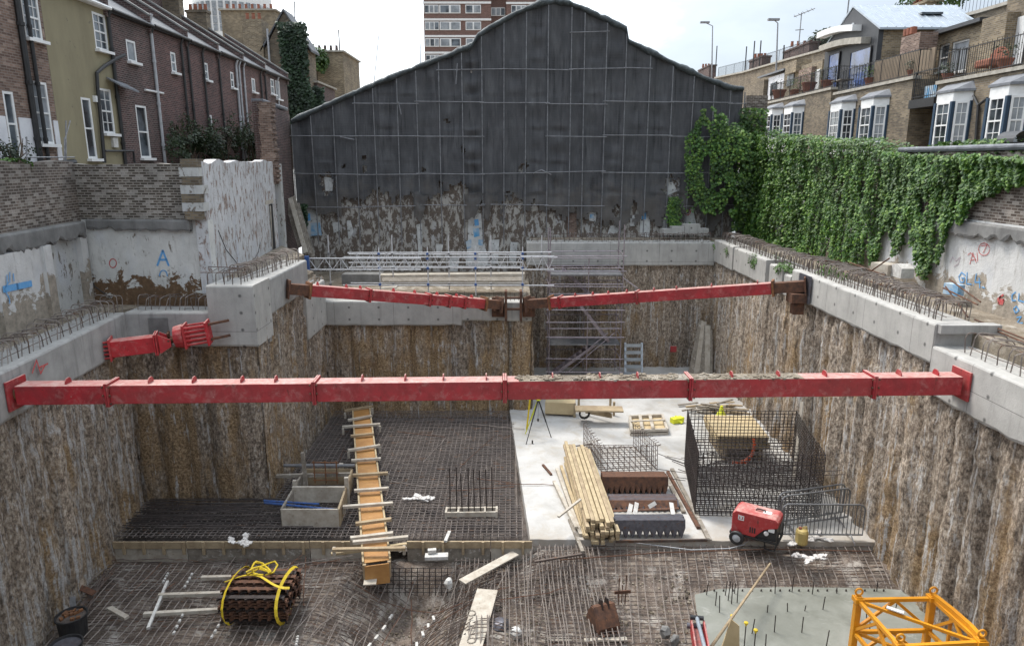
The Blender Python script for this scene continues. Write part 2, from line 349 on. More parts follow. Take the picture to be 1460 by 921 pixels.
MT['ply'] = simple('orange_plywood', (.44, .23, .075), (.34, .165, .05), 2.5, .55, bump=.15, c3=(.2, .09, .03), s3=13, t3=.68)
MT['ply_pale'] = simple('pale_plywood', (.55, .44, .26), (.46, .35, .2), 2, .7, bump=.1)
MT['white'] = simple('white_gloss_paint', (.78, .78, .77), (.66, .66, .65), 3, .5, bump=.05)
MT['whitewash'] = simple('white_render', (.7, .7, .72), (.58, .58, .6), 1.5, .8, bump=.3, c3=(.4, .39, .38), s3=4, t3=.67)
MT['ochre'] = simple('ochre_render', (.29, .255, .16), (.22, .19, .12), .9, .9, st=(1, 1, .35), bump=.25, c3=(.16, .14, .1), s3=3.2, t3=.64)
MT['black'] = simple('black_iron_paint', (.015, .015, .016), (.028, .027, .027), 8, .5, bump=.1)
MT['plastic'] = simple('black_plastic', (.02, .02, .022), (.035, .034, .034), 6, .45, bump=.1)
MT['greypipe'] = simple('grey_pipe_paint', (.45, .46, .48), (.33, .34, .35), 5, .6, bump=0)
MT['lead'] = simple('lead_roof', (.2, .21, .225), (.13, .135, .15), 4, .6, .2, bump=.3)
MT['zinc'] = simple('zinc_roof', (.45, .49, .53), (.36, .4, .44), 3, .4, .5, bump=.1)
MT['terracotta'] = simple('terracotta', (.3, .11, .065), (.2, .08, .05), 5, .85, bump=.3)
MT['yellow'] = simple('crane_yellow', (.72, .31, .012), (.6, .24, .015), 4, .45, bump=.1, c3=(.25, .12, .03), s3=16, t3=.69)
MT['strap'] = simple('yellow_webbing', (.68, .5, .02), (.5, .36, .02), 9, .7, bump=.3)
MT['hivis'] = simple('fluorescent_yellow', (.75, .78, .03), (.6, .62, .04), 6, .7, bump=.2)
MT['can'] = simple('yellowed_plastic', (.52, .4, .15), (.42, .31, .11), 4, .45, bump=.1)
MT['orange'] = simple('orange_hose', (.6, .09, .02), (.45, .07, .02), 5, .5, bump=0)
MT['cloth'] = simple('dirty_white_cloth', (.7, .68, .65), (.45, .42, .4), 9, .9, bump=.4)
MT['conc_blk'] = simple('white_spacer', (.62, .61, .58), (.42, .4, .37), 7, .85, bump=.3)
MT['coping'] = simple('stone_coping', (.42, .39, .34), (.27, .25, .21), 4, .9, bump=.4)
MT['blue_gr'] = simple('blue_spray_paint', (.1, .32, .62), (.16, .38, .66), 14, .8, bump=0)
MT['red_gr'] = simple('red_spray_paint', (.5, .06, .07), (.55, .16, .14), 14, .8, bump=0)
MT['pale_gr'] = simple('faded_mauve_paint', (.42, .32, .36), (.5, .42, .44), 14, .85, bump=0)
MT['poster_b'] = simple('blue_mural_paint', (.07, .3, .55), (.5, .55, .58), 3, .8, bump=.1)
MT['poster_w'] = simple('white_mural_paint', (.62, .63, .62), (.42, .42, .41), 3, .8, bump=.2, c3=(.12, .11, .1), s3=6, t3=.6)
MT['bark'] = simple('bark', (.1, .075, .05), (.06, .045, .032), 8, .95, bump=.5)
MT['reed'] = simple('reed_screen', (.26, .2, .14), (.16, .125, .09), 20, .95, st=(1, 1, .1), bump=.4)
def slate():
    t = T('slate_roof', .6); p = t.pos()
    b = t.n('ShaderNodeTexBrick', None, Vector=t.scale(t.n('ShaderNodeCombineXYZ', None, X=t.n('ShaderNodeSeparateXYZ', None, Vector=p).outputs[1], Y=t.n('ShaderNodeSeparateXYZ', None, Vector=p).outputs[2]).outputs[0], 1, 1, 1), Scale=1.0, Brick_Width=.25, Row_Height=.13, Mortar_Size=.008, Color1=(.075, .08, .09, 1), Color2=(.12, .125, .135, 1), Mortar=(.03, .03, .035, 1))
    k = t.mix(t.ramp(t.noise(p, 1.5, 6, .7), (.5, 0), (.7, .6)), b.outputs['Color'], (.16, .155, .13))
    t.col(k); t.bump(t.math('ADD', b.outputs['Fac'], t.noise(p, 8, 4, .6)), -.4, .02); return t.m
MT['slate'] = slate()
def glass(name, c=(.025, .03, .035), r=.06):
    t = T(name, r); p = t.coord()
    t.col(t.ramp(t.noise(p, .9, 3, .5), (.4, c), (.62, tuple(x*4+.03 for x in c)))); t.b.inputs['Specular IOR Level'].default_value = .8; t.bump(t.noise(p, 1.6, 2, .5), .05, .05); return t.m
MT['glass'] = glass('window_glass'); MT['glass_b'] = glass('blue_glass', (.02, .035, .09), .08)
MT['glass_net'] = simple('curtained_glass', (.34, .36, .38), (.16, .175, .19), 1.2, .12, bump=0)
def leaf(name, a, b, c):
    t = T(name, .5); g = t.n('ShaderNodeNewGeometry').outputs['Random Per Island']
    k = t.ramp(g, (0, a), (.55, b), (1, c)); big = t.ramp(t.noise(t.pos(), .9, 4, .6), (.33, .55), (.68, 1.35))
    k = t.mix(1.0, k, big, 'MULTIPLY'); t.col(k)
    t.b.inputs['Subsurface Weight'].default_value = 0
    o = t.t.nodes['Material Output']; tr = t.n('ShaderNodeBsdfTranslucent', None, Color=k); mx = t.n('ShaderNodeMixShader', None, Fac=.25)
    t.t.links.new(t.b.outputs[0], mx.inputs[1]); t.t.links.new(tr.outputs[0], mx.inputs[2]); t.t.links.new(mx.outputs[0], o.inputs[0])
    return t.m
MT['ivy'] = leaf('ivy_leaf', (.025, .075, .012), (.065, .155, .022), (.17, .28, .04))
MT['ivy_dark'] = leaf('dark_ivy_leaf', (.012, .03, .012), (.022, .05, .018), (.04, .075, .03))
MT['shrub'] = leaf('shrub_leaf', (.018, .034, .014), (.035, .058, .024), (.07, .095, .045))
MT['weed'] = leaf('weed_leaf', (.05, .12, .02), (.09, .19, .03), (.15, .27, .06))
MT['hedge'] = leaf('variegated_leaf', (.07, .1, .03), (.13, .16, .06), (.22, .24, .11))
MT['tree'] = leaf('tree_leaf', (.03, .07, .014), (.06, .12, .024), (.1, .17, .04))

# ------------------------------------------------------------------ shared builders
def leafm(mb, p, n, s, droop=.5):
    """one folded leaf at p, facing about n"""
    n = (Vector(n)+V(R(-.6, .6), R(-.6, .6), R(-.4, .7))).normalized()
    d = (V(R(-.7, .7), R(-.7, .7), -droop)-n*0).normalized(); d = (d-n*d.dot(n))
    if d.length < .05: d = n.orthogonal()
    d.normalize(); w = n.cross(d); s *= R(.7, 1.25)
    mb.add([p, p+d*s*.55+w*s*.48-n*s*.1, p+d*s*1.05, p+d*s*.55-w*s*.48-n*s*.1], [(0, 1, 2), (0, 2, 3)])
def ribbon(mb, pts, w, n):
    """flat brush stroke along pts on a surface of normal n"""
    pts = [Vector(p) for p in pts]; n = Vector(n)
    for a, b in zip(pts, pts[1:]):
        d = (b-a).normalized(); x = d.cross(n).normalized()*w/2; e = d*w*.3
        mb.prism([a-e-x, b+e-x, b+e+x, a-e+x], n*.003)
def ring(c, ux, uy, r, n=14, a0=0, a1=2*math.pi):
    return [c+ux*r*math.cos(a0+(a1-a0)*i/n)+uy*r*math.sin(a0+(a1-a0)*i/n) for i in range(n+1)]
# ================================================================== ground and pit
def ground_mesh():
    m = MB(); g = -.4; far = 900
    L = [(-11.0, -8), (-13.15, 21.5), (-9.4, 21.3), (-10.5, 31.2), (-11.9, 36.9)]
    Rr = [(12.9, -8), (12.9, 36.9)]
    def ng(pts): m.add([(x, y, g) for x, y in pts], [tuple(range(len(pts)))])
    ng([(-far, -8), (-far, 36.9)][::-1]+L[:1]+L[1:])
    ng([Rr[0], (far, -8), (far, 36.9), Rr[1]])
    ng([(-far, 36.9), (far, 36.9), (far, far), (-far, far)])
    ng([(-far, -far), (far, -far), (far, -8), (-far, -8)])
    return m
struct(ground_mesh().build('ground', MT['dirt']))
def sheet(name, mat, x0, x1, y0, y1, z, amp=.05, st=.25, fn=None, inside=None):
    m = MB(); nu = max(1, int((x1-x0)/st)); nv = max(1, int((y1-y0)/st))
    def f(u, v):
        x = x0+(x1-x0)*u; y = y0+(y1-y0)*v
        return (x, y, z+amp*nz((x*1.1, y*1.1, z))+amp*.6*nz((x*3.1, y*3.1, z))+(fn(x, y) if fn else 0))
    m.grid(f, nu, nv, (lambda u, v: inside(x0+(x1-x0)*u, y0+(y1-y0)*v)) if inside else None)
    return m.build(name, mat, smooth=True)
ZS = -10.2          # white slab
def trench(x, y):
    c = -2.45+.28*(y-16); d = abs(x-c)
    t = max(0, 1-max(0, d-.5)/1.5)*min(1, max(0, (17.2-y)/.6)); return -.75*t
def near_h(x, y):
    h = trench(x, y)
    h += .13*max(0, nz((x*.8+3, y*.8, 1)))+.05*nz((x*2.5, y*2.5, 4))
    for cx, cy, r, a in ((.2, 14.2, 1.5, .35), (-3.9, 14.2, 1.1, .35), (2.4, 14.3, 1.3, .22), (-.9, 14.0, 1.0, .3)):
        d = math.hypot(x-cx, y-cy)/r
        if d < 1: h += a*.6*(1-d*d)**2
    h += .36*max(0, min(1, (y-15.9)/1.3))*max(0, min(1, (x-.2)/.6))
    return h
struct(sheet('pit_floor', MT['mud'], -12.6, 10.5, 5, 18.3, -10.86, .05, .14, near_h))
struct(sheet('pit_base', MT['mud_dark'], -12.6, 1.6, 17.55, 28.6, -10.55, .04, .25))
# white blinding slab with a thickness, left edge runs a little askew
m = MB()
poly = [(.5+(10.2-.5)*i/40, 17.62-.15*i/40+.035*nz((i*.7, 0, 0))) for i in range(40)]+[(10.2, 17.45), (10.2, 34.6), (.55, 34.6), (.3, 29)]+[(-.12+.62*i/40+.03*nz((i*.6, 3, 0)), 28.3-10.6*i/40) for i in range(40)]
m.prism([V(x, y, ZS-.5) for x, y in poly], (0, 0, .5)); struct(m.build('concrete_slab', MT['slab'], bevel=.02))
m = MB()
edge = [(3.9, 12.0), (4.35, 13.6), (4.5, 15.1), (4.62, 15.75), (5.3, 16.0), (7, 16.08), (8.6, 16.05), (9.6, 16.0), (10.3, 15.9), (10.3, 12)]
m.add([(x, y, -10.665) for x, y in edge], [tuple(range(len(edge)))])
struct(m.build('wet_cement_pool', MT['wet']))
def ledge(name, pts, z, mat):
    m = MB(); m.prism([V(x, y, z-.35) for x, y in pts], (0, 0, .35)); return struct(m.build(name, mat))
ledge('left_ledge', [(-10.9, 6), (-12.0, 19.7), (-11.5, 20.7), (-7.9, 20.9), (-8.0, 28), (-10.4, 31.4), (-9.3, 21.3), (-13.1, 21.4), (-11.3, 6)], -4.32, MT['dirt'])
ledge('mid_ledge', [(-8.1, 20.9), (-8.3, 27.9), (-10.2, 31), (-9.3, 21.2)], -3.62, MT['dirt'])
ledge('back_shelf', [(-12.0, 28.4), (.8, 28.4), (.8, 36.7), (-12, 36.7)], -5.65, MT['dirt'])
ledge('right_back_shelf', [(.9, 34.9), (12.8, 34.9), (12.8, 36.7), (.9, 36.7)], -3.85, MT['dirt'])
ledge('right_ledge', [(10.7, 6), (12.8, 6), (12.8, 34.8), (10.8, 34.8)], -3.9, MT['dirt'])

# ------------------------------------------------------------------ bored pile walls
def pile_wall(name, label, p0, p1, z0, z1, mat, pitch=.66, seed=0, lean=0.0, ext=(.35, .35), corner=None):
    """p0->p1 with the pit on the LEFT of the direction"""
    p0 = V(*p0, 0); p1 = V(*p1, 0); d = (p1-p0).normalized(); p0 = p0-d*ext[0]; p1 = p1+d*ext[1]; L = (p1-p0).length; n = V(-d.y, d.x, 0)
    rnd = random.Random(seed); K = int(L/pitch)+3
    off = [rnd.uniform(-.07, .05) for _ in range(K)]; wid = [rnd.uniform(-.08, .08) for _ in range(K)]
    drop = [rnd.uniform(.4, 2.2) if rnd.random() < .3 else 0 for _ in range(K)]
    nu = int(L/.075); nv = int((z1-z0)/.1); ex = .3
    def f(u, v):
        s = u*L; z = z1+(z0-z1)*v; q = s/pitch; k = int(q); fr = q-k-.5+wid[k]*.3
        r = math.sqrt(max(0, .25-min(.25, fr*fr)))*.42 - .17
        o = off[k]+r+.04*nz((s*1.6, z*.4, seed))+.06*nz((s*6.5, z*.25, seed+7))+.04*nz((s*4, z*2.2, seed+5))+.035*nz((s*9, z*7, seed+9))
        o += .07*max(0, nz((s*.7, z*.8, seed+2)))
        if drop[k] and z < z1-1.0: o += .06
        if z > z1-.45: o -= .1*max(0, nz((s*1.3, z*3, seed)))
        return p0+d*s+n*(o+lean*(z1-z))+V(0, 0, z)
    m = MB(); m.grid(f, nu, nv)
    m.prism([p0-n*.9+Z*z0, p1-n*.9+Z*z0, p1-n*.35+Z*z0, p0-n*.35+Z*z0], Z*(z1-z0))
    if corner:
        def g(u, v):
            a = u*2*math.pi; z = z1+(z0-z1)*v; r = .34+.05*nz((math.cos(a)*2, math.sin(a)*2, z*1.5))+.03*nz((a*3, z*6, 2)); return V(corner[0]+r*math.cos(a), corner[1]+r*math.sin(a), z)
        m.grid(g, 24, nv)
    return tag(m.build(name, mat, smooth=True), label, 'pile wall')
A0, A1, A2, A3, A4, A5, A6, A7 = (-9.85, 6), (-11.35, 19.95), (-7.5, 19.95), (-7.65, 28.0), (.78, 28.0), (.78, 34.3), (9.98, 34.3), (9.98, 6)
zb = -11.7
pile_wall('pile_wall', 'long grey pile wall with pale vertical lime streaks, nearest the camera on the left', A1, A0, zb, -5.25, MT['pile_l'], .62, 1)
pile_wall('pile_wall', 'short brown clay-stained pile wall facing the camera under the loose red strut stub', A2, A1, zb, -5.15, MT['pile_s'], .8, 2, ext=(-.05, .35))
pile_wall('pile_wall', 'narrow grey-brown pile wall running back from the concrete corner block on the left', A3, A2, zb, -4.5, MT['pile_m'], .62, 3, ext=(.35, -.05), corner=(-7.8, 20.28))
pile_wall('pile_wall', 'ochre clay pile wall facing the camera behind the rebar mat, under the central bracket', A4, A3, zb, -6.35, MT['pile_bl'], .82, 4, ext=(-.05, .35), corner=(.5, 28.3))
pile_wall('pile_wall', 'short return of the pile wall beside the left foot of the stair tower', A5, A4, zb, -6.3, MT['pile_br'], .8, 5, ext=(.35, -.05))
pile_wall('pile_wall', 'rough grey pile wall at the far end behind the scaffold stair tower', A6, A5, zb, -4.9, MT['pile_br'], .7, 6)
pile_wall('pile_wall', 'long grey-brown ribbed pile wall along the right side below the capping beam', A7, A6, zb, -4.55, MT['pile_r'], .66, 7)

# ------------------------------------------------------------------ capping beams
def beam(parent, name, p0, p1, z0, z1, w, mat, rag=.04, seed=0, st=.35):
    """inner face on p0->p1, pit on the LEFT"""
    p0 = V(*p0, 0); p1 = V(*p1, 0); d = p1-p0; L = d.length; d.normalize(); n = V(-d.y, d.x, 0)
    N = max(2, int(L/st)); m = MB()
    def f(u, v):
        s = u*L; k = round(v*8); rr = nz((s*2.3, k, seed)); r2 = nz((s*6, k*2, seed+3))
        b = -.5*rag+rag*1.6*abs(nz((s*1.7, 3, seed)))+rag*.7*r2
        P = [(-w, z0), (-w, z1), (-.05, z1+.01*rr), (-.02, z1-.012+.012*r2), (0, z1-.05+.02*r2), (.008*rr, (z0+z1)/2), (0, z0+.06+b), (-.03, z0+b), (-w, z0)][k]
        return p0+d*s+n*P[0]+Z*P[1]
    m.grid(f, N, 8)
    a = len(m.v)
    for s in (0, L):
        q = p0+d*s; m.add([q-n*w+Z*z0, q-n*w+Z*z1, q-n*.03+Z*z1, q+Z*(z1-.05), q+Z*(z0+.06), q-n*.03+Z*z0], [(0, 1, 2, 3, 4, 5)])
    return m.build(name, mat, parent)
def hoop_mesh(w=.5, h=.38, r=.012, lean=.0, jag=.03):
    m = MB(); pts = [V(-w/2, 0, -.05), V(-w/2, lean, h*.82), V(-w/2+.04, lean*1.1, h*.95), V(-w/2+.1, lean*1.1, h), V(w/2-.1, lean*1.2, h+jag), V(w/2-.04, lean*1.1, h*.95+jag), V(w/2, lean, h*.82), V(w/2, 0, -.05)]
    return m.tube(pts, r, 4)
HM = [hoop_mesh(.62, .40, .013, .03).mesh('rebar_hoop', MT['rebar_p']), hoop_mesh(.6, .36, .013, -.05, .05).mesh('rebar_hoop', MT['rebar']), hoop_mesh(.66, .43, .013, .08, -.03).mesh('rebar_hoop', MT['rebar_p'])]
def hoops(parent, p0, p1, z, step=.24, back=.45, sc=1.0, seed=1):
    p0 = V(*p0, z); p1 = V(*p1, z); d = p1-p0; L = d.length; d.normalize(); n = V(-d.y, d.x, 0); a = math.atan2(n.y, n.x); rnd = random.Random(seed)
    N = min(98, int(L/step)); inv = WM[parent.name].inverted()
    for i in range(N):
        o = bpy.data.objects.new('rebar_hoop', HM[rnd.randrange(3)]); COL.objects.link(o); o.parent = parent
        o.location = inv @ (p0+d*(i+.5)*L/N+n*(-back+rnd.uniform(-.04, .04)))
        o.rotation_euler = (rnd.uniform(-.08, .08), rnd.uniform(-.08, .08), a+rnd.uniform(-.15, .15)); o.scale = (sc, sc, sc*rnd.uniform(.85, 1.12))
    m = MB()          # long tie bars lying along the hoops
    for q in (-.18, .05, .2):
        pts = [p0+d*(L*i/12)+n*(-back+q+rnd.uniform(-.03, .03))+Z*(.36*sc if q < .1 else .1)*rnd.uniform(.85, 1.1) for i in range(13)]
        m.tube(pts, .01, 4)
    m.build('tie_bar', MT['rebar'], parent)
def cap(label, p, z): return thing('capping_beam', label, 'concrete beam', (p[0], p[1], z))
def off(p, d): return (p[0]+d[0], p[1]+d[1])
# left near
B = cap('grey concrete capping beam with rebar hoops, nearest on the left under the strut end plate', (-10.5, 13), -5.3)
beam(B, 'beam_body', (-11.2, 19.85), (-9.7, 6), -5.3, -4.25, 1.0, MT['conc2'], .05, 1)
beam(B, 'beam_body', (-8.75, 19.82), (-11.2, 19.82), -5.25, -4.25, .9, MT['conc2'], .04, 2)
hoops(B, (-11.5, 20.3), (-10.35, 9.2), -4.25, .2, .30, 1, 3)
hoops(B, (-8.9, 20.3), (-11.1, 20.3), -4.25, .2, .2, .95, 4)
m = MB(); m.box((-10.25, 19.80, -4.78), (.56, .03, .75)); m.build('recess_patch', MT['conc_old'], B)
gm = MB()
pl = V(-10.95, 17.5, 0); nn = V(.994, .107, 0)
for st in ([(46, 531), (52, 513), (58, 532), (64, 520)], [(55, 524), (68, 518)]):
    ribbon(gm, [PP(x, y, pl+nn*.06, nn) for x, y in st], .04, nn)
gm.build('graffiti', MT['red_gr'], B)
# corner block and mid
B = cap('tall concrete corner block and beam with rebar hoops running back on the left', (-8, 22), -5.25)
beam(B, 'corner_block', (-7.4, 19.75), (-8.75, 19.75), -5.25, -3.45, 1.4, MT['conc'], .02, 5)
beam(B, 'beam_body', (-7.45, 25.3), (-7.4, 21.16), -4.58, -3.48, .95, MT['conc2'], .05, 6)
beam(B, 'hanging_panel', (-7.5, 27.72), (-7.48, 25.0), -6.42, -4.6, .5, MT['conc'], .05, 7)
m = MB(); m.box((-7.96, 21.05, -5.0), (1.0, .2, .85)); m.build('infill', MT['conc2'], B)
hoops(B, (-7.55, 25.2), (-7.75, 20.3), -3.46, .15, .4, 1, 8)
m = MB()
for k in range(5): m.tube([V(-8.75+k*.24, 19.9, -3.45), V(-8.75+k*.24+.02, 19.9, -3.14), V(-8.7+k*.24, 20.5, -3.08)], .013, 4)
m.bar((-8.95, 19.95, -3.1), (-7.7, 20.0, -3.12), .013); m.bar((-8.9, 20.4, -3.0), (-7.7, 20.4, -3.05), .013)
m.build('starter_bar', MT['rebar'], B)
# back left
B = cap('low concrete capping beam across the left of the far end, under the steel bracket', (-3.5, 28), -6.45)
beam(B, 'beam_body', (-2.05, 27.8), (-8.3, 27.8), -6.5, -5.5, .8, MT['conc'], .04, 9)
beam(B, 'beam_body', (.8, 27.85), (-2.05, 27.85), -6.32, -5.55, .8, MT['conc'], .03, 10)
m = MB()
for i in range(24):
    x = -3.3+i*.17; m.bar((x, 28.2, -5.55), (x+R(-.03, .03), 28.2, -5.2+R(-.05, .05)), .012)
m.build('starter_bar', MT['rebar'], B)
# back right
B = cap('pale concrete capping beam across the right of the far end behind the stair tower', (5, 34.2), -4.97)
beam(B, 'beam_body', (9.9, 34.15), (.72, 34.15), -4.97, -3.84, .9, MT['conc'], .03, 11)
hoops(B, (9.9, 34.4), (.9, 34.4), -3.84, .22, .3, 1, 12)
m = MB()
for i in range(110): 
    x = R(.9, 9.8); m.box((x, R(34.2, 34.9), -3.82+R(0, .04)), (R(.03, .13), R(.03, .12), R(.02, .08)), R(0, 3))
struct(m.build('mortar_rubble', MT['conc_blk'], B), 'stuff')
# right, far level
B = cap('long pale concrete capping beam on the right lined with rusty hoops under the ivy', (9.9, 25), -4.65)
for i, (a, b, zt) in enumerate(((34.1, 31.2, -3.7), (31.0, 27.0, -3.72), (26.6, 25.3, -3.8), (25.1, 24.5, -3.95))):
    beam(B, 'beam_body', (9.85, b), (9.85, a), -4.72-.05*(i == 0), zt, .85, MT['conc'], .04, 13+i)
beam(B, 'beam_body', (9.85, 15.9), (9.85, 24.4), -4.62, -3.68, .95, MT['conc'], .05, 18)
m = MB(); m.box((10.7, 29, -4.2), (.2, 10, .9)); m.build('beam_core', MT['conc_old'], B)
hoops(B, (10.0, 24.6), (10.0, 34.0), -3.74, .135, .5, 1.05, 19)
B2 = B
B = cap('lower concrete capping beam on the right that carries the strut end, with thin grey hoops', (9.9, 12), -5.3)
beam(B, 'beam_body', (9.85, 6), (9.85, 15.88), -5.34, -4.2, 1.5, MT['conc'], .06, 20)
hoops(B, (9.95, 9.5), (9.95, 15.4), -4.2, .25, .62, 1.15, 21)
hoops(B2, (10.0, 16.2), (10.0, 24.5), -3.68, .105, .5, 1.1, 22)
m = MB(); m.bar((9.9, 15.88, -3.78), (11.3, 15.88, -3.78), .3, .2); m.box((10.62, 15.9, -3.95), (1.5, .06, .52)); m.build('end_shutter', MT['conc2'], B2)

# ------------------------------------------------------------------ retaining walls round the site
def wallbox(mb, p0, p1, z0, z1, w, top=None, st=.4, zamp=0.02):
    """upright wall, face on p0->p1, body to the right of the direction; top may be a function of s"""
    p0 = V(*p0, 0); p1 = V(*p1, 0); d = p1-p0; L = d.length; d.normalize(); n = V(-d.y, d.x, 0); N = max(2, int(L/st))
    def f(u, v):
        s = u*L; zt = z1+(top(s) if top else 0)+zamp*nz((s*4, z1, 0)); k = round(v*3)
        return p0+d*s+n*(0, 0, -w, -w)[k]+Z*(z0, zt, zt, z0)[k]
    mb.grid(f, N, 3)
    for s in (0, L):
        q = p0+d*s; zt = z1+(top(s) if top else 0); mb.quad(q+Z*z0, q+Z*zt, q-n*w+Z*zt, q-n*w+Z*z0)
    return mb
W0, W1, W2, W3, W4 = (-11.2, 6), (-13.05, 21.4), (-9.05, 21.0), (-10.3, 31.0), (-11.6, 36.5)
w = thing('garden_wall', 'sooty brick garden wall with grey ledge over broken white plaster on the far left', 'wall', (W1[0], W1[1]-8, -4.4))
wallbox(MB(), W1, W0, -1.75, -.02, .35, lambda s: .05*math.sin(s*2)).build('brickwork', MT['bk_garden2'], w)
wallbox(MB(), W1, W0, -4.6, -1.752, .3).build('plaster', MT['pl_b'], w)
beam(w, 'ledge', (W1[0]+.28, W1[1]-.3), (-12.1, 14.5), -2.15, -1.74, .35, MT['conc_old'], .2, 30, .12)
m = MB()
for y0, y1, t in ((16.6, 18.6, .16), (18.6, 19.0, .26), (20.9, 21.3, .14)):
    x = lambda y: -11.2-.12*(y-6)
    wallbox(m, (x(y1)+t, y1), (x(y0)+t, y0), -4.4, -2.2, .3)
m.build('pier', MT['pl_d'], w)
gm = MB(); nn = V(.993, .12, 0); pp = V(-11.2-.12*11.5+.175, 17.5, 0)
ribbon(gm, [PP(x, y, pp+nn*.012, nn) for x, y in ((44, 404), (25, 408), (6, 412))], .16, nn)
for st in ([(6, 412), (12, 402)], [(6, 412), (13, 424), (14, 432)], [(10, 402), (10, 392)], [(14, 402), (14, 388)], [(20, 400), (19, 390)]):
    ribbon(gm, [PP(x, y, pp+nn*.012, nn) for x, y in st], .035, nn)
gm.build('graffiti', MT['blue_gr'], w)
w = thing('garden_wall', 'brick garden wall facing the camera with a blue letter A on its white plaster', 'wall', (-11, 21.2, -4.4))
wallbox(MB(), (W2[0]-.62, W2[1]+.062), W1, -1.7, -.05, .35, lambda s: .14*nz((s*1.3, 0, 2))-.08*(s > 2.5)*(s < 3)).build('brickwork', MT['bk_garden'], w)
wallbox(MB(), W2, W1, -4.6, -1.702, .3).build('plaster', MT['pl_a'], w)
beam(w, 'ledge', (W2[0]-.5, W2[1]-.13), (W1[0]+.2, W1[1]-.12), -1.98, -1.69, .3, MT['conc_old'], .1, 31, .1)
for k in range(7): m = MB(); m.box((W2[0]-.3+R(-.03, .03), W2[1]-.02, -1.55+k*.25), (.62+R(-.14, .06), .4+R(-.03, .03), .25)); m.build('quoin', MT['pl_b' if k % 2 else 'bk_stock2'], w)
nn = V(-.1, -.995, 0).normalized(); p0 = V(-11, 21.2, 0)
q = lambda x, y: PP(x, y, p0+nn*.008, nn)
gm = MB()
for st in ([(224.5, 378), (232, 357), (240.5, 378)], [(228, 370), (238, 370)]): ribbon(gm, [q(*a) for a in st], .065, nn)
ribbon(gm, [q(233+5.5*math.cos(a), 393-8*math.sin(a)) for a in [i*.35 for i in range(10)]], .035, nn)
gm.build('graffiti', MT['blue_gr'], w)
gm = MB(); ribbon(gm, [q(161+5*math.cos(a), 375+6.3*math.sin(a)) for a in [i*.45 for i in range(15)]], .03, nn)
gm.build('graffiti', MT['red_gr'], w)
m = MB(); m.tube([q(40, 330), q(88, 307), q(100, 330), q(115, 370), q(135, 408), q(158, 424)], .018, 5)
tag(m.build('cable', MT['plastic']), 'thin black cable hanging across the corner of the left garden walls', 'cable')
w = thing('plastered_wall', 'tall streaked white plaster wall running back from the brick corner on the left', 'wall', (-9.7, 26, -3.8))
d = V(W3[0]-W2[0], W3[1]-W2[1], 0).normalized()
m = MB(); wallbox(m, W3, W2, -3.9, 0, .35, lambda s: .1*nz((s*.9, 3, 3)), .3)
m.build('plaster', MT['pl_c'], w)
m = MB(); a = PP(386, 295, V(-10.2, 30.2, 0), V(.993, .124, 0)); b = PP(400, 300, V(-10.2, 30.2, 0), V(.993, .124, 0))
fr = MB()
m.prism([V(-10.13, 29.1, -3.8), V(-10.25, 30.2, -3.8), V(-10.25, 30.2, -1.75), V(-10.13, 29.1, -1.75)], V(.06, .01, 0)); m.build('doorway', MT['plastic'], w)
fr.bar((-10.12, 29.05, -3.8), (-10.12, 29.05, -1.6), .1, .1); fr.bar((-10.26, 30.25, -3.8), (-10.26, 30.25, -1.6), .1, .1); fr.bar((-10.1, 28.9, -1.64), (-10.28, 30.4, -1.64), .14, .16); fr.bar((-10.18, 29.6, -3.8), (-10.14, 29.65, -1.8), .12, .05)
fr.build('door_frame', MT['wood_pale'], w)
m = MB(); nn = V(.993, .124, 0); pw = V(-9.7, 26, 0)
m.tube([PP(x, y, pw+nn*.03, nn) for x, y in ((311, 328), (322, 355), (338, 375), (343, 378))], .015, 4)
m.tube([PP(x, y, pw+nn*.03, nn) for x, y in ((371, 345), (368, 360), (362, 370))], .012, 4)
m.build('cable', MT['plastic'], w)
gm = MB(); ribbon(gm, [PP(x, y, pw+nn*.008, nn) for x, y in ((329, 368), (332, 380))], .18, nn); gm.build('graffiti', MT['blue_gr'], w)
# brick pier and dark end wall
m = MB()
for k in range(34):
    z = -.9+k*.1; m.box((-10.45+R(-.05, .05), 31.15, z), (.55+R(-.06, .1), .5, .1))
tag(m.build('brick_pier', MT['bk_brown']), 'jagged broken brick pier standing up at the end of the white plaster wall', 'pier')
w = thing('brick_wall', 'dark sooty brick end wall between the broken pier and the netted gable', 'wall', (-11.3, 34, -3.9))
wallbox(MB(), (-11.2, 36.75), (-10.7, 31.3), -5.6, 2.55, .4, lambda s: -.25+.1*s*.4, .3).build('brickwork', MT['bk_dark'], w)
wallbox(MB(), (-10.2, 31.5), (-11.6, 31.5), -4.0, -.1, .3).build('patch', MT['pl_b'], w)
beam(w, 'coping', (-11.15, 36.4), (-10.65, 31.4), 2.45, 2.62, .5, MT['lead'], .02, 33)
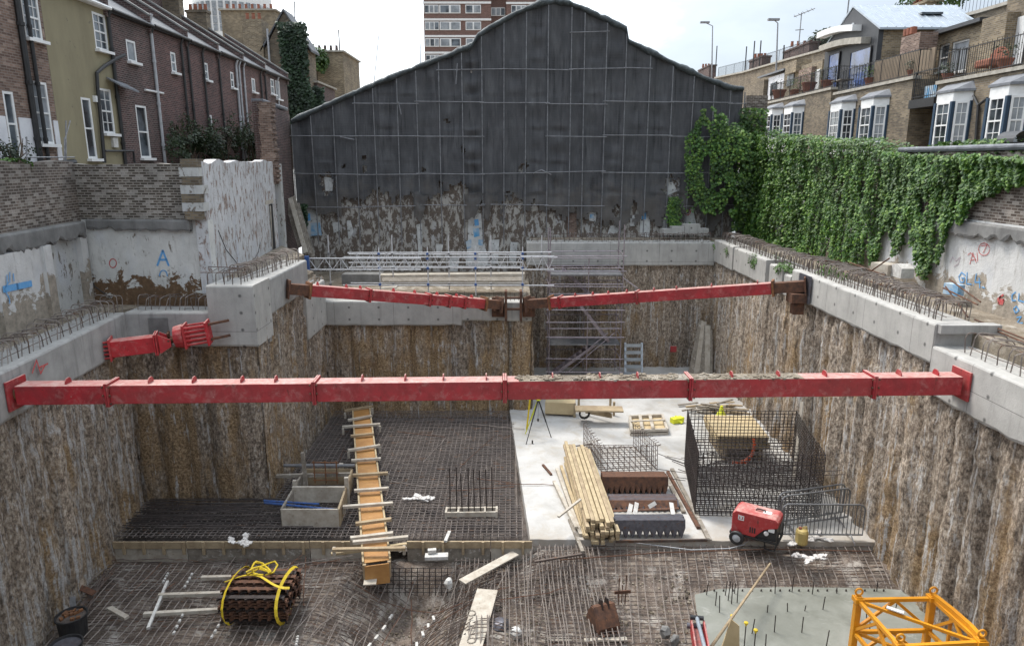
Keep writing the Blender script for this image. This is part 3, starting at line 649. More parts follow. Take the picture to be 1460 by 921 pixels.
# right wall
w = thing('garden_wall', 'long white rendered wall with coloured graffiti along the right behind the ivy', 'wall', (12.6, 20, -3.9))
wallbox(MB(), (12.6, 6), (12.6, 37.5), -1.55, .28, .35).build('brickwork', MT['bk_garden2'], w)
wallbox(MB(), (12.6, 6), (12.6, 37.5), -4.4, -1.552, .35).build('render', MT['pl_d'], w)
wallbox(MB(), (12.75, 36.55), (11.7, 36.55), -4.4, 3.2, .3).build('return_wall', MT['bk_garden2'], w)
beam(w, 'ledge', (12.45, 12), (12.45, 23.5), -1.95, -1.6, .3, MT['conc_old'], .15, 34, .12)
beam(w, 'coping', (12.5, 10), (12.5, 23.4), .282, .44, .55, MT['lead'], .0, 35)
nn = V(-1, 0, 0); q = lambda x, y: PX(x, y, 12.59)
gm = MB()
G = [[(1376, 392), (1371, 388), (1367, 394), (1369, 402), (1374, 402), (1375, 396), (1371, 396)], [(1379, 388), (1378, 404), (1385, 405)], [(1388, 405), (1388, 406)], [(1392, 390), (1390, 402), (1398, 402)], [(1396, 396), (1397, 410)], [(1448, 416), (1443, 420), (1443, 428), (1448, 428)], [(1453, 418), (1452, 428), (1460, 430)], [(1449, 436), (1445, 440), (1448, 446), (1453, 442), (1449, 436)], [(1450, 452), (1456, 451), (1450, 460), (1458, 460)], [(1404, 410), (1400, 409)]]
for st in G: ribbon(gm, [q(*a) for a in st], .03, nn)
gm.build('graffiti', MT['blue_gr'], w)
gm = MB()
for st in ([(1427, 422), (1423, 426), (1424, 432), (1429, 433), (1431, 427), (1426, 427)], [(1425, 424), (1430, 420)], [(1424, 430), (1430, 429)]): ribbon(gm, [q(*a) for a in st], .05, nn)
gm.build('graffiti', MT['red_gr'], w)
gm = MB()
for st in ([(1380, 363), (1384, 360), (1388, 366)], [(1383, 376), (1387, 360), (1392, 374)], [(1384, 371), (1391, 369)], [(1394, 372), (1393, 360)], [(1403+8*math.cos(i*.6), 355+9*math.sin(i*.6)) for i in range(11)], [(1399, 350), (1407, 349), (1402, 360)]): ribbon(gm, [q(*a) for a in st], .018, nn)
gm.build('graffiti', MT['red_gr'], w)
gm = MB(); ribbon(gm, [q(*a) for a in ((1355, 374), (1358, 366), (1363, 372), (1369, 366), (1366, 376), (1360, 380))], .018, nn); gm.build('graffiti', MT['pale_gr'], w)

# ------------------------------------------------------------------ the netted gable wall
YD = 36.5
out = [(416, 172), (480, 143), (540, 117), (590, 97), (640, 78), (673, 64), (682, 50), (700, 38), (735, 19), (770, 4), (790, 1), (812, 4), (850, 20), (893, 41), (896, 58), (950, 85), (1005, 111), (1040, 124), (1060, 126)]
OW = [PY(x, y, YD) for x, y in out]
def topz(x):
    for a, b in zip(OW, OW[1:]):
        if a.x <= x <= b.x: return a.z+(b.z-a.z)*(x-a.x)/(b.x-a.x+1e-9)
    return OW[0].z if x < OW[0].x else OW[-1].z
gb = thing('gable_wall', 'huge black netted gable end of a shed closing the far end of the site', 'building', (0, YD, -5.6))
m = MB(); xs = [OW[0].x+i*(OW[-1].x-OW[0].x)/60 for i in range(61)]
zbt = -6.2
for a, b in zip(xs, xs[1:]):
    m.quad(V(a, YD+.25, zbt), V(b, YD+.25, zbt), V(b, YD+.25, topz(b)-.12), V(a, YD+.25, topz(a)-.12))
m.prism([V(OW[0].x, YD+.26, zbt), V(OW[-1].x, YD+.26, zbt)]+[p+V(0, .26, -.14) for p in OW[::-1]], V(0, 9, 0))
m.build('wall', MT['pl_old'], gb)
# netting: a sagging sheet with a torn lower edge and holes
px = [418, 446, 478, 509, 535, 569, 596, 628, 660, 688, 719, 750, 780, 812, 830, 861, 888, 922, 954, 984, 1013, 1036, 1056]
polex = [PY(p, 220, YD-.12).x for p in px]
X0, X1 = OW[0].x, OW[-1].x; ZB = -3.9
def tear(x):      # lower edge of the sheet
    t = (x-X0)/(X1-X0); e = -1.7+.35*math.sin(x*1.7)+1.0*nz((x*.9, 0, 7))+.5*nz((x*4, 0, 3))
    if t > .46: e = -2.5+1.0*nz((x*1.3, 2, 7))+.5*nz((x*5, 0, 3))
    if t > .64: e = -3.1+.7*nz((x*1.5, 5, 7))+.5*nz((x*4, 0, 3))
    if t < .1: e = -2.6+.7*nz((x*1.1, 1, 7))
    return e
holes = [(467, 262, 10), (637, 172, 3), (628, 262, 3.5), (604, 242, 2.5), (660, 215, 3.5), (743, 240, 3.5), (750, 235, 3), (655, 318, 9), (620, 318, 11), (690, 312, 11), (730, 300, 14), (845, 308, 6), (920, 316, 7), (958, 268, 10), (985, 312, 11), (880, 300, 5), (905, 300, 6), (520, 225, 3), (519, 240, 3), (491, 236, 2.5), (950, 312, 6), (815, 318, 8), (500, 322, 12)]
HO = [(PY(x, y, YD), r*.036) for x, y, r in holes]
def net_pt(u, v):
    x = X0+(X1-X0)*u; zt = topz(x)-.03; z = zt+(ZB-zt)*v
    k = max([i for i in range(len(polex)) if polex[i] <= x] or [0]); k = min(k, len(polex)-2)
    w = (x-polex[k])/(polex[k+1]-polex[k]); w = max(0, min(1, w))
    bel = math.sin(math.pi*w); zz = (z % 1.62)/1.62
    y = YD-.06+.045*math.sin(x*5.2+2*nz((x*.6, 0, 9)))*max(0, nz((x*.8, z*.3, 12))+.25)+bel*.13*(1+.6*nz((k*3.1, int(z/1.62)*2.7, 1)))+.05*nz((x*1.5, z*.6, 0))+.03*nz((x*4, z*2, 3))
    y += .05*max(0, math.sin(zz*6.28))*nz((k*.9, int(z/1.62)*1.3, 2))+bel*.05*math.sin(zz*9+k)*max(0, nz((k*1.7, int(z/1.62)*1.9, 5)))*4
    return (x, y, z)
def net_keep(u, v):
    x, y, z = net_pt(u, v)
    if z < tear(x): return False
    for c, r in HO:
        if math.hypot(x-c.x, (z-c.z)*.62) < r*(1+.7*nz((x*5, z*5, 2))): return False
    return True
nt = thing('debris_netting', 'torn black debris netting hung over the gable wall', 'netting', (0, YD-.1, -4))
m = MB(); m.grid(net_pt, 210, 110, net_keep); m.build('sheet', MT['net'], nt, smooth=True)
m = MB(); N = 90       # rolled tarpaulin along the roof line
def tarp(u, v):
    t = u*(len(OW)-1); i = min(int(t), len(OW)-2); p = OW[i].lerp(OW[i+1], t-i); a = 2*math.pi*v
    r = .14+.06*nz((p.x*1.1, 3, 3))+.05*nz((p.x*5, v*3, 1))
    return p+V(0, math.cos(a)*r*1.6-.02, math.sin(a)*r-.02+.03*nz((p.x*2.5, 7, 7)))
m.grid(tarp, N*3, 8); m.build('tarpaulin', MT['tarp'], nt, smooth=True)
for x0, x1, seed in ((590, 612, 1), (662, 690, 2), (690, 704, 3)):
    m = MB(); a = PY(x0, 300, YD-.2); b = PY(x1, 300, YD-.2)
    m.grid(lambda u, v: V(a.x+(b.x-a.x)*u*(1-.5*v), YD-.15-.12*math.sin(u*3)+.1*nz((u*3, v*4, seed)), -1.6-1.3*v+.3*nz((u*2, seed, 0))), 6, 8)
    m.build('torn_flap', MT['net'], nt, smooth=True)
# painted patches on the wall behind (blue and white)
def patch(pxs, mat, dy, name='mural_patch'):
    m = MB(); m.prism([PY(x, y, YD+.25-dy) for x, y in pxs], V(0, -.01, 0)); return m.build(name, mat, gb)
patch([(435, 296), (456, 296), (458, 330), (436, 340)], MT['poster_w'], .02); patch([(443, 318), (456, 317), (459, 335), (443, 336)], MT['poster_b'], .04)
patch([(436, 305), (442, 304), (443, 314), (436, 315)], MT['blue_gr'], .04)
patch([(668, 304), (686, 304), (688, 340), (700, 378), (664, 378), (667, 340)], MT['poster_w'], .02); patch([(674, 325), (683, 325), (684, 336), (676, 338)], MT['poster_b'], .04); patch([(676, 313), (682, 312), (683, 321), (677, 322)], MT['blue_gr'], .04); patch([(664, 344), (672, 341), (672, 352), (666, 355)], MT['poster_b'], .04); patch([(682, 341), (690, 342), (688, 350), (682, 349)], MT['poster_b'], .04)
patch([(697, 342), (712, 341), (710, 376), (696, 376)], MT['poster_w'], .02); patch([(622, 347), (632, 348), (628, 368), (622, 366)], MT['poster_w'], .02); patch([(594, 320), (602, 318), (602, 360), (597, 366)], MT['poster_w'], .02)
patch([(640, 368), (655, 366), (652, 390), (640, 390)], MT['poster_w'], .02); patch([(728, 345), (738, 345), (736, 372), (726, 372)], MT['poster_w'], .02)
patch([(474, 317), (484, 316), (485, 328), (476, 332)], MT['poster_w'], .02); patch([(494, 314), (500, 314), (504, 330), (497, 342)], MT['poster_w'], .02)
patch([(839, 300), (850, 300), (850, 316), (840, 314)], MT['poster_w'], .02); patch([(841, 305), (847, 305), (847, 311), (841, 311)], MT['poster_b'], .04)
patch([(913, 302), (927, 302), (926, 338), (912, 336)], MT['poster_w'], .02); patch([(915, 303), (921, 303), (921, 312), (915, 313)], MT['blue_gr'], .04)
patch([(974, 296), (988, 298), (994, 325), (975, 325)], MT['poster_w'], .02); patch([(898, 308), (906, 306), (905, 322), (898, 322)], MT['poster_w'], .02); patch([(946, 303), (952, 302), (951, 330), (944, 328)], MT['poster_w'], .02)
patch([(949, 252), (957, 256), (966, 272), (952, 278)], MT['poster_w'], .02); patch([(462, 252), (476, 254), (474, 272), (464, 272)], MT['poster_w'], .02)
patch([(870, 322), (888, 318), (880, 332), (866, 334)], MT['poster_w'], .02); patch([(808, 304), (822, 304), (822, 345), (808, 345)], MT['bk_brown'], .03, 'brick_patch')
gm = MB(); cc = PY(980, 302, YD+.22); ribbon(gm, ring(cc, V(1, 0, 0), V(0, 0, 1), .16, 10), .05, V(0, -1, 0)); ribbon(gm, ring(cc, V(1, 0, 0), V(0, 0, 1), .06, 8), .05, V(0, -1, 0)); gm.build('graffiti', MT['red_gr'], gb)
# scaffold frame lying over the netting
sf = thing('scaffold_grid', 'grid of dull scaffold tubes clamped over the black netting of the gable', 'scaffold', (0, YD-.15, -4))
for i, p in enumerate(px):
    a = PY(p, 220, YD-.14); bot = -4.2 if p < 740 else -3.75
    x = a.x
    MB().bar((x+R(-.05, .05), YD-.14, bot), (x, YD-.14, topz(x)-.18), .028, n=6).build('upright', MT['galv_dull'], sf)
for y in (48, 98, 146, 194, 247, 293):
    z = PY(740, y, YD-.16).z
    run = [x for x in polex if topz(x) > z+.3]
    if len(run) < 2: continue
    for i in range(0, len(run)-1, 3):
        a, b = run[i], run[min(i+3, len(run)-1)]
        if random.random() < .12: continue
        dz = R(-.08, .08); m = MB(); m.bar((a-.1, YD-.2, z+dz), (b+.1, YD-.2, z+dz+R(-.06, .06)), .024, n=6)
        m.build('ledger', MT['galv_dull'], sf)
for (x0, y0, x1, y1) in ((652, 90, 650, 120), (568, 145, 572, 163), (485, 195, 505, 199), (760, 247, 772, 242), (772, 242, 786, 249)):
    MB().bar(PY(x0, y0, YD-.2), PY(x1, y1, YD-.2), .03, n=5).build('loose_tube', MT['galv_dull'], sf)
# planks leaning at the left foot of the gable
for i, (x0, y0, x1, y1) in enumerate(((414, 282, 436, 360), (418, 280, 442, 362), (424, 290, 446, 366), (408, 286, 428, 352))):
    m = MB(); a = PZ(x1, y1, -4.2); a = PY(x1, y1, 33.2+.2*i); b = PY(x0, y0, 34.6+.2*i); m.bar(b, a, .2, .05, V(0, -1, 0))
    tag(m.build('scaffold_board', MT['wood_grey'] if i else MT['wood_pale']), 'long grey boards leaning together against the left foot of the netted gable', 'board', 'boards leaning at the foot of the gable')
# ================================================================== houses
def facade(parent, O, ud, nd, width, z0, z1, holes, mat, name='wall', rev=.12, z1b=None):
    """upright wall with real window openings. u along ud from O, v = world height; nd = outward"""
    O = V(*O); ud = V(*ud).normalized(); nd = V(*nd).normalized()
    us = sorted({0, width, *[h[0] for h in holes], *[h[1] for h in holes]}); vs = sorted({z0, z1, *[h[2] for h in holes], *[h[3] for h in holes]})
    P = lambda u, v, d=0: V(O.x, O.y, 0)+ud*u+Z*v-nd*d
    m = MB()
    for a, b in zip(us, us[1:]):
        for c, d in zip(vs, vs[1:]):
            cu, cv = (a+b)/2, (c+d)/2
            if any(h[0] < cu < h[1] and h[2] < cv < h[3] for h in holes): continue
            m.quad(P(a, c), P(b, c), P(b, d), P(a, d))
    for a, b, c, d, *_ in holes:
        m.quad(P(a, c), P(b, c), P(b, c, rev), P(a, c, rev)); m.quad(P(a, d), P(b, d), P(b, d, rev), P(a, d, rev))
        m.quad(P(a, c), P(a, d), P(a, d, rev), P(a, c, rev)); m.quad(P(b, c), P(b, d), P(b, d, rev), P(b, c, rev))
    m.build(name, mat, parent)
    for a, b, c, d, *o in holes:
        kind = o[0] if o else 'sash'; window(parent, lambda u, v, dd=0: P(u, v, dd), a, b, c, d, kind, rev, nd, ud)
def window(parent, P, a, b, c, d, kind, rev, nd, ud, sillm=None):
    nc, nr, gl, sill = {'sash': (3, 4, 'glass', 1), 'sash2': (2, 4, 'glass', 1), 'narrow': (1, 2, 'glass', 1), 'door': (1, 3, 'glass', 0), 'net': (2, 4, 'glass_net', 1), 'blank': (1, 1, 'glass_net', 1), 'plain': (1, 2, 'glass', 1), 'blue': (1, 1, 'glass_b', 0), 'wide': (3, 1, 'glass', 0)}[kind]
    m = MB(); y = rev-.03; fw = .075
    B = lambda u0, v0, u1, v1, w, t=.05, dd=y: m.bar(P(u0, v0, dd), P(u1, v1, dd), t, w, nd) if False else m.bar(P(u0, v0, dd), P(u1, v1, dd), w, t, nd)
    B(a+fw/2, c, a+fw/2, d, fw); B(b-fw/2, c, b-fw/2, d, fw); B(a+fw, c+fw/2, b-fw, c+fw/2, fw, .048); B(a+fw, d-fw/2, b-fw, d-fw/2, fw, .048)
    for i in range(1, nc): u = a+(b-a)*i/nc; B(u, c+fw, u, d-fw, .022, .03)
    for i in range(1, nr):
        v = c+(d-c)*i/nr; big = (i*2 == nr) and kind != 'blue'; B(a+fw, v, b-fw, v, .055 if big else .022, .045 if big else .026)
    w = m.build('window', MT['white' if kind != 'blue' else 'plastic'], parent)
    g = MB(); g.quad(P(a, c, y+.01), P(b, c, y+.01), P(b, d, y+.01), P(a, d, y+.01)); g.build('pane', MT[gl], w)
    if sill:
        s = MB(); s.bar(P(a-.08, c-.045, -.03), P(b+.08, c-.045, -.03), .26, .09, Z); s.build('sill', MT[sillm or 'white'], w)
XL = -14.2
def rl(x0, y0, x1, y1, kind='sash'):
    ym, xm = (y0+y1)/2, (x0+x1)/2
    return (PX(x0, ym, XL).y, PX(x1, ym, XL).y, PX(xm, y1, XL).z, PX(xm, y0, XL).z, kind)
terr = [  # name, label, Ystart, Yend, wall, eaves z, windows
 ('brown mottled brick house with white painted base at the left edge', 15.0, 22.75, 'bk_brown', 7.3, [(33, -6, 57, 55, 'sash'), (49, 117, 72, 205, 'net'), (10, 131, 25, 222, 'narrow')]),
 ('ochre rendered terrace house with black pipework beside the brown brick house', 22.75, 26.35, 'ochre', 5.25, [(134, 18, 152, 71, 'sash2'), (144, 127, 161, 190, 'sash2'), (120.5, 140, 134, 226, 'narrow')]),
 ('sooty brick terrace house next to the ochre one with a grey drainpipe at its end', 26.35, 29.35, 'bk_dark', 5.2, [(181, 58, 194, 88, 'blank'), (207, 47, 222, 95, 'sash2'), (197, 151, 212, 225, 'narrow'), (216, 140, 233, 205, 'sash2')]),
 ('dark red brick terrace house third along from the ochre house, behind the bush', 29.35, 32.5, 'bk_red', 5.2, [(244, 75, 251, 103, 'plain'), (261, 67, 270, 107, 'sash2'), (271, 151, 279, 205, 'sash2')]),
 ('dark red brick terrace house with two tall ground windows behind the bushes', 32.5, 35.8, 'bk_red', 5.15, [(292, 90, 297, 114, 'plain'), (305, 81, 313, 118, 'sash2'), (299, 164, 303.5, 200, 'narrow'), (312, 156, 319, 202, 'sash2')]),
 ('plum brick terrace house with a pair of white drainpipes', 35.8, 39.0, 'bk_red', 5.15, [(329, 103, 333.5, 125, 'plain'), (345, 100, 351, 128, 'sash2')]),
 ('distant plum brick terrace house with one pale blank window', 39.0, 42.3, 'bk_red', 5.1, [(359, 112, 364, 131, 'blank'), (370, 103, 377.5, 134, 'blank')]),
 ('farthest low terrace house before the ivy-clad building', 42.3, 46.5, 'bk_dark', 5.05, [(386, 112, 391, 134, 'plain'), (393, 110, 399, 141, 'blank')]),
]
for i, (lab, ya, yb, wm, ze, wins) in enumerate(terr):
    h = thing('terrace_house', lab, 'house', (XL-3, (ya+yb)/2, -.4), group='terraced houses on the left')
    hs = []
    for wn in wins:
        r = rl(*wn)
        hs.append((r[0]-ya, r[1]-ya, max(r[2], .1) if r[2] < 0 else r[2], min(r[3], ze-.3), r[4]))
    hs = [q for q in hs if q[0] > .02 and q[1] < yb-ya-.02 and q[3] > q[2]+.2]
    facade(h, (XL, ya, 0), (0, 1, 0), (1, 0, 0), yb-ya-.01, -.4, ze, hs, MT[wm], rev=.06)
    m = MB(); zr = ze+2.3; xr = XL-3.6
    for y in (ya, yb-.012):
        m.add([V(XL-.02, y, -.4), V(XL-.02, y, ze), V(xr, y, zr-.05), V(XL-7, y, ze), V(XL-7, y, -.4)], [(0, 1, 2, 3, 4)])
    m.quad(V(XL-7, ya, -.4), V(XL-7, yb, -.4), V(XL-7, yb, ze), V(XL-7, ya, ze)); m.build('side_wall', MT[wm], h)
    m = MB()
    def rf(u, v): 
        x = XL+.22-(3.82)*v; return V(x, ya+.02+(yb-ya-.04)*u, ze-.02+(zr-ze+.05)*v+.02*nz((u*9, v*9, i)))
    m.grid(rf, 10, 10); m.quad(V(xr, ya, zr), V(xr, yb, zr), V(XL-7.2, yb, ze-.1), V(XL-7.2, ya, ze-.1)); m.build('roof', MT['slate'], h)
    m = MB(); m.tube([V(XL+.2, ya+.05, ze-.02), V(XL+.2, yb-.05, ze-.06)], .06, 6); m.bar((XL+.06, ya+.05, ze-.1), (XL+.06, yb-.05, ze-.1), .04, .2, V(1, 0, 0)); m.build('gutter', MT['white' if i == 1 else 'black'], h)
    # party wall parapet with a coping
    m = MB(); m.prism([V(XL+.12, yb-.2, ze-.35), V(XL+.12, yb-.2, ze+.28), V(xr, yb-.2, zr+.32), V(xr, yb-.2, zr-.3)], V(0, .18, 0)); pw = m.build('parapet', MT['bk_dark' if i else 'bk_brown'], h)
    m = MB(); m.bar((XL+.15, yb-.11, ze+.31), (xr, yb-.11, zr+.35), .26, .07); m.build('coping', MT['coping' if i == 1 else 'conc_old'], pw)
    if i in (1, 3, 5, 6):
        cz = -.75 if i > 3 else 0; c = MB(); c.box((xr+.2, yb-.1, zr+.5+cz), (1.1, .55, 2.1)); c.box((xr+.2, yb-.1, zr+1.5+cz), (1.22, .66, .14)); ch = c.build('chimney', MT['bk_dark'if i == 1 else 'bk_stock2'], h)
        for k in range(4): MB().lathe((xr-.2+k*.28, yb-.1, zr+1.57+cz), [(.11, 0), (.09, .3), (.11, .33), (.08, .34)], 8).build('chimney_pot', MT['terracotta'], ch)
    if i == 0:
        zt = PX(80, 172, XL).z; m = MB(); zb2 = -.4; segs = [(ya, 0), (yb, 0)]
        hh = sorted(hs); cur = 0; P = lambda u: ya+u
        wh = [(q[0]-.05, q[1]+.05) for q in sorted(hs, key=lambda q: q[0]) if q[2] < zt]
        for a, b in wh:
            m.box((XL+.01, ya+(cur+a)/2, (zt-.4)/2), (.024, a-cur, zt+.4)); cur = b
        m.box((XL+.01, ya+(cur+yb-ya)/2, (zt-.4)/2), (.024, yb-ya-cur, zt+.4)); m.build('painted_base', MT['whitewash'], h)
# drainpipes, each a part of its house
def dp(i, x, y, mat, top=None, r=.05):
    yy = PX(x, y, XL).y; ya, yb, ze = terr[i][1], terr[i][2], terr[i][4]
    yy = min(max(yy, ya+.06), yb-.06); zt = top or ze-.1; m = MB()
    m.tube([V(XL+.18, yy, zt), V(XL+.08, yy, zt-.25), V(XL+.08, yy, -.35)], r, 7)
    for z in (.6, 2.2, 3.8):
        if z < zt-.3: m.lathe((XL+.08, yy, z), [(r*1.35, 0), (r*1.35, .1)], 7)
    hh = [o for o in COL.objects if o.get('label') == terr[i][0]][0]; m.build('drainpipe', MT[mat], hh)
dp(0, 38, 120, 'black', r=.085); dp(0, 50, 120, 'black', r=.055); dp(1, 180, 120, 'black', r=.06); dp(2, 236, 130, 'greypipe', top=5.6, r=.06); dp(2, 241, 140, 'black'); dp(3, 263, 140, 'black'); dp(3, 288, 150, 'black'); dp(4, 293, 150, 'black'); dp(4, 326, 150, 'black'); dp(5, 339, 150, 'greypipe', r=.06); dp(5, 343, 150, 'greypipe'); dp(5, 357, 150, 'greypipe'); dp(6, 372, 140, 'black'); dp(6, 383, 140, 'black'); dp(7, 396, 150, 'greypipe')
hb = {o['label']: o for o in COL.objects if o.get('category') == 'house'}
oc = hb[terr[1][0]]
m = MB(); q = lambda x, y: PX(x, y, XL+.1)
m.tube([q(178, 78), q(165, 84), q(148, 95), q(138, 104), q(139, 125), q(143, 165), q(149, 232)], .06, 7)
m.tube([q(150, 215), q(190, 215), q(192, 232)], .04, 6); m.build('waste_pipe', MT['black'], oc)
m = MB(); a = PX(152, 112, XL+.05); b = PX(180, 122, XL+.05); m.prism([a, b, b+V(.45, 0, -.25), a+V(.45, 0, -.25)], V(0, 0, .06)); m.build('door_hood', MT['lead'], oc)
m = MB(); c = PX(163, 203, XL+.03); m.box(c, (.12, .3, .34)); m.build('vent_box', MT['conc_blk'], oc)
m = MB(); c = PX(136, 141, XL+.05); m.box(c, (.1, .14, .2)); m.build('alarm_box', MT['white'], oc)
dk = hb[terr[2][0]]
m = MB(); m.bar(PX(207, 128, XL+.06), PX(233, 133, XL+.06), .04, n=6); m.build('waste_pipe', MT['white'], dk)
# railing in front of the white base
rg = thing('railing', 'thin grey tube railing with a slung pipe before the white painted base', 'railing', PX(95, 232, XL+.9))
m = MB()
for x, y0, y1 in ((38, 195, 236), (94, 172, 236), (92, 196, 236)): m.bar(PX(x, y1, XL+.9), PX(x, y0, XL+.9), .022, n=6)
m.bar(PX(36, 224, XL+.9), PX(106, 224, XL+.9), .022, n=6); m.bar(PX(92, 200, XL+.9), PX(100, 172, XL+.9), .02, n=6); m.build('rails', MT['galv'], rg)
m = MB(); m.tube([PX(64, 236, XL+.85), PX(106, 231, XL+.85)], .1, 8); m.build('pipe', MT['plastic'], rg)
# taller buildings behind the end of the terrace
def gblock(name, label, x0, x1, y0, y1, z0, z1, mat, ridge=None, roof='slate', holes=(), cat='building'):
    h = thing(name, label, cat, ((x0+x1)/2, (y0+y1)/2, z0)); m = MB()
    if ridge:
        xm = (x0+x1)/2; m.prism([V(x0, y0, z0), V(x1, y0, z0), V(x1, y0, z1), V(xm, y0, ridge), V(x0, y0, z1)], V(0, y1-y0, 0)); m.build('wall', mat, h)
        m = MB(); m.prism([V(x1+.25, y0-.15, z1-.15), V(x1+.25, y0-.15, z1), V(xm, y0-.15, ridge+.16), V(x0-.25, y0-.15, z1), V(x0-.25, y0-.15, z1-.15), V(xm, y0-.15, ridge+.01)], V(0, y1-y0+.3, 0)); m.build('roof', MT[roof], h)
    else:
        m.prism([V(x0, y0, z0), V(x1, y0, z0), V(x1, y0, z1), V(x0, y0, z1)], V(0, y1-y0, 0)); m.build('wall', mat, h)
        m = MB(); m.box(((x0+x1)/2, (y0+y1)/2, z1+.06), (x1-x0+.3, y1-y0+.3, .12)); m.build('parapet', MT['coping'], h)
    return h
def pots(h, x, y, z, n, dx, mat='terracotta'):
    for k in range(n): MB().lathe((x+dx*k, y, z), [(.13, 0), (.1, .4), (.13, .44), (.09, .45)], 8).build('chimney_pot', MT[mat], h)
h = gblock('brick_house', 'ivy-clad gabled brick house at the end of the left terrace', -16.6, -13.7, 50, 51.8, -.4, 7.3, MT['bk_stock2'], 9.7)
m = MB(); m.box((-17.3, 50.6, 4.4), (1.3, 1.5, 9.6)); c = m.build('chimney', MT['bk_stock'], h); pots(c, -17.7, 50.3, 9.2, 3, .4)
m = MB(); m.bar((-16.3, 49.9, 8.6), (-16.3, 49.9, 1), .07, n=6); m.build('drainpipe', MT['greypipe'], h)
h = gblock('brick_house', 'yellow stock brick chimney block behind the roofs of the terrace', -23.2, -18.9, 60, 63, -.4, 11.7, MT['bk_stock']); pots(h, -22.8, 60.4, 11.8, 8, .5)
h = gblock('brick_house', 'broad dark brick chimney wall above the third and fourth terrace roofs', -19.4, -17.9, 35.3, 40.6, -.4, 9.3, MT['bk_dark']); pots(h, -18.6, 40.2, 9.4, 2, .4)
h = gblock('brick_house', 'small brick house with a broad four-pot chimney past the ivy building', -15.3, -13.2, 58, 64, -.4, 8.3, MT['bk_stock'])
pots(h, -15.1, 58.4, 8.4, 4, .45, 'bk_dark'); m = MB(); m.bar((-13.4, 57.9, 8.4), (-13.4, 57.9, 9.9), .05, n=5); m.build('flue', MT['black'], h)
h = gblock('brick_house', 'low grey brick house with white pipe beside the ivy-clad gable', -14.85, -13.5, 51, 56, -.4, 5.3, MT['bk_dark'])
m = MB(); m.bar((-14.3, 50.9, 5.4), (-14.3, 50.9, 0), .07, n=6); m.bar((-13.8, 50.9, 4), (-13.8, 50.9, 0), .05, n=6); m.build('drainpipe', MT['greypipe'], h)
# distant towers
def tower_block():
    y = 118; a = PY(605, 60, y); x0 = a.x; x1 = PY(700, 40, y).x; x2 = PY(722, 40, y).x; x3 = PY(735, 20, y).x
    h = thing('tower_block', 'brown brick tower block with white floor bands and window strips', 'tower block', (x0+8, y, -.4))
    zt = PY(605, -60, y).z; fl = PY(605, 5, y).z-PY(605, 29, y).z
    m = MB()
    for xa, xb, dy in ((x0, x1, 0), (x1, x2, 2), (x2, x3+8, .3)):
        m.box(((xa+xb)/2, y+dy+5, zt/2), (xb-xa, 10, zt))
    m.build('wall', MT['bk_tower'], h)
    k = 0
    for j in range(-3, 7):
        z = PY(605, 4, y).z-fl*(j-0)+.0
        if z < 8: break
        for xa, xb, dy in ((x0, x1, 0), (x2, x3+8, .3)):
            m = MB(); m.box(((xa+xb)/2, y+dy-.06, z), (xb-xa+.1, .14, .3)); m.build('floor_band', MT['white'], h)
        for fa, fb, n in ((606, 626, 3), (627, 657, 2), (664, 686, 2), (694, 720, 4), (729, 750, 3)):
            xa = PY(fa, 40, y).x; xb = PY(fb, 40, y).x; dy = 2 if fa == 694 else .3 if fa > 720 else 0
            zc = z-fl*.38; m = MB(); m.box(((xa+xb)/2, y+dy-.05, zc), (xb-xa, .12, 1.25)); w = m.build('window', MT['white'], h)
            for q in range(n):
                g = MB(); ww = (xb-xa)/n; g.box((xa+ww*(q+.5), y+dy-.12, zc), (ww*.8, .04, 1.0)); g.build('pane', MT['glass_net' if (q+j) % 3 else 'glass'], w)
tower_block()
def round_tower():
    y = 170; c = PY(310, 10, y); rad = 9
    h = thing('tower_block', 'distant pale curved building with rows of square windows', 'tower block', (c.x, y+rad, -.4))
    MB().lathe((c.x, y+rad, -.4), [(rad, 0), (rad, 52)], 36).build('wall', MT['white'], h)
    for j in range(4):
        z = PY(310, 6+j*11, y).z; m = MB()
        for k in range(20):
            a = -math.pi+k*math.pi/19; a0, a1 = a-.055, a+.055; r = rad+.12
            p = [V(c.x+r*math.cos(t_), y+rad+r*math.sin(t_), 0) for t_ in (a0, a1)]
            m.quad(p[0]+Z*(z-.75), p[1]+Z*(z-.75), p[1]+Z*(z+.75), p[0]+Z*(z+.75))
        struct(m.build('window_row', MT['glass_net'], h), 'stuff') if False else m.build('window_row', MT['glass_net'], h)
round_tower()

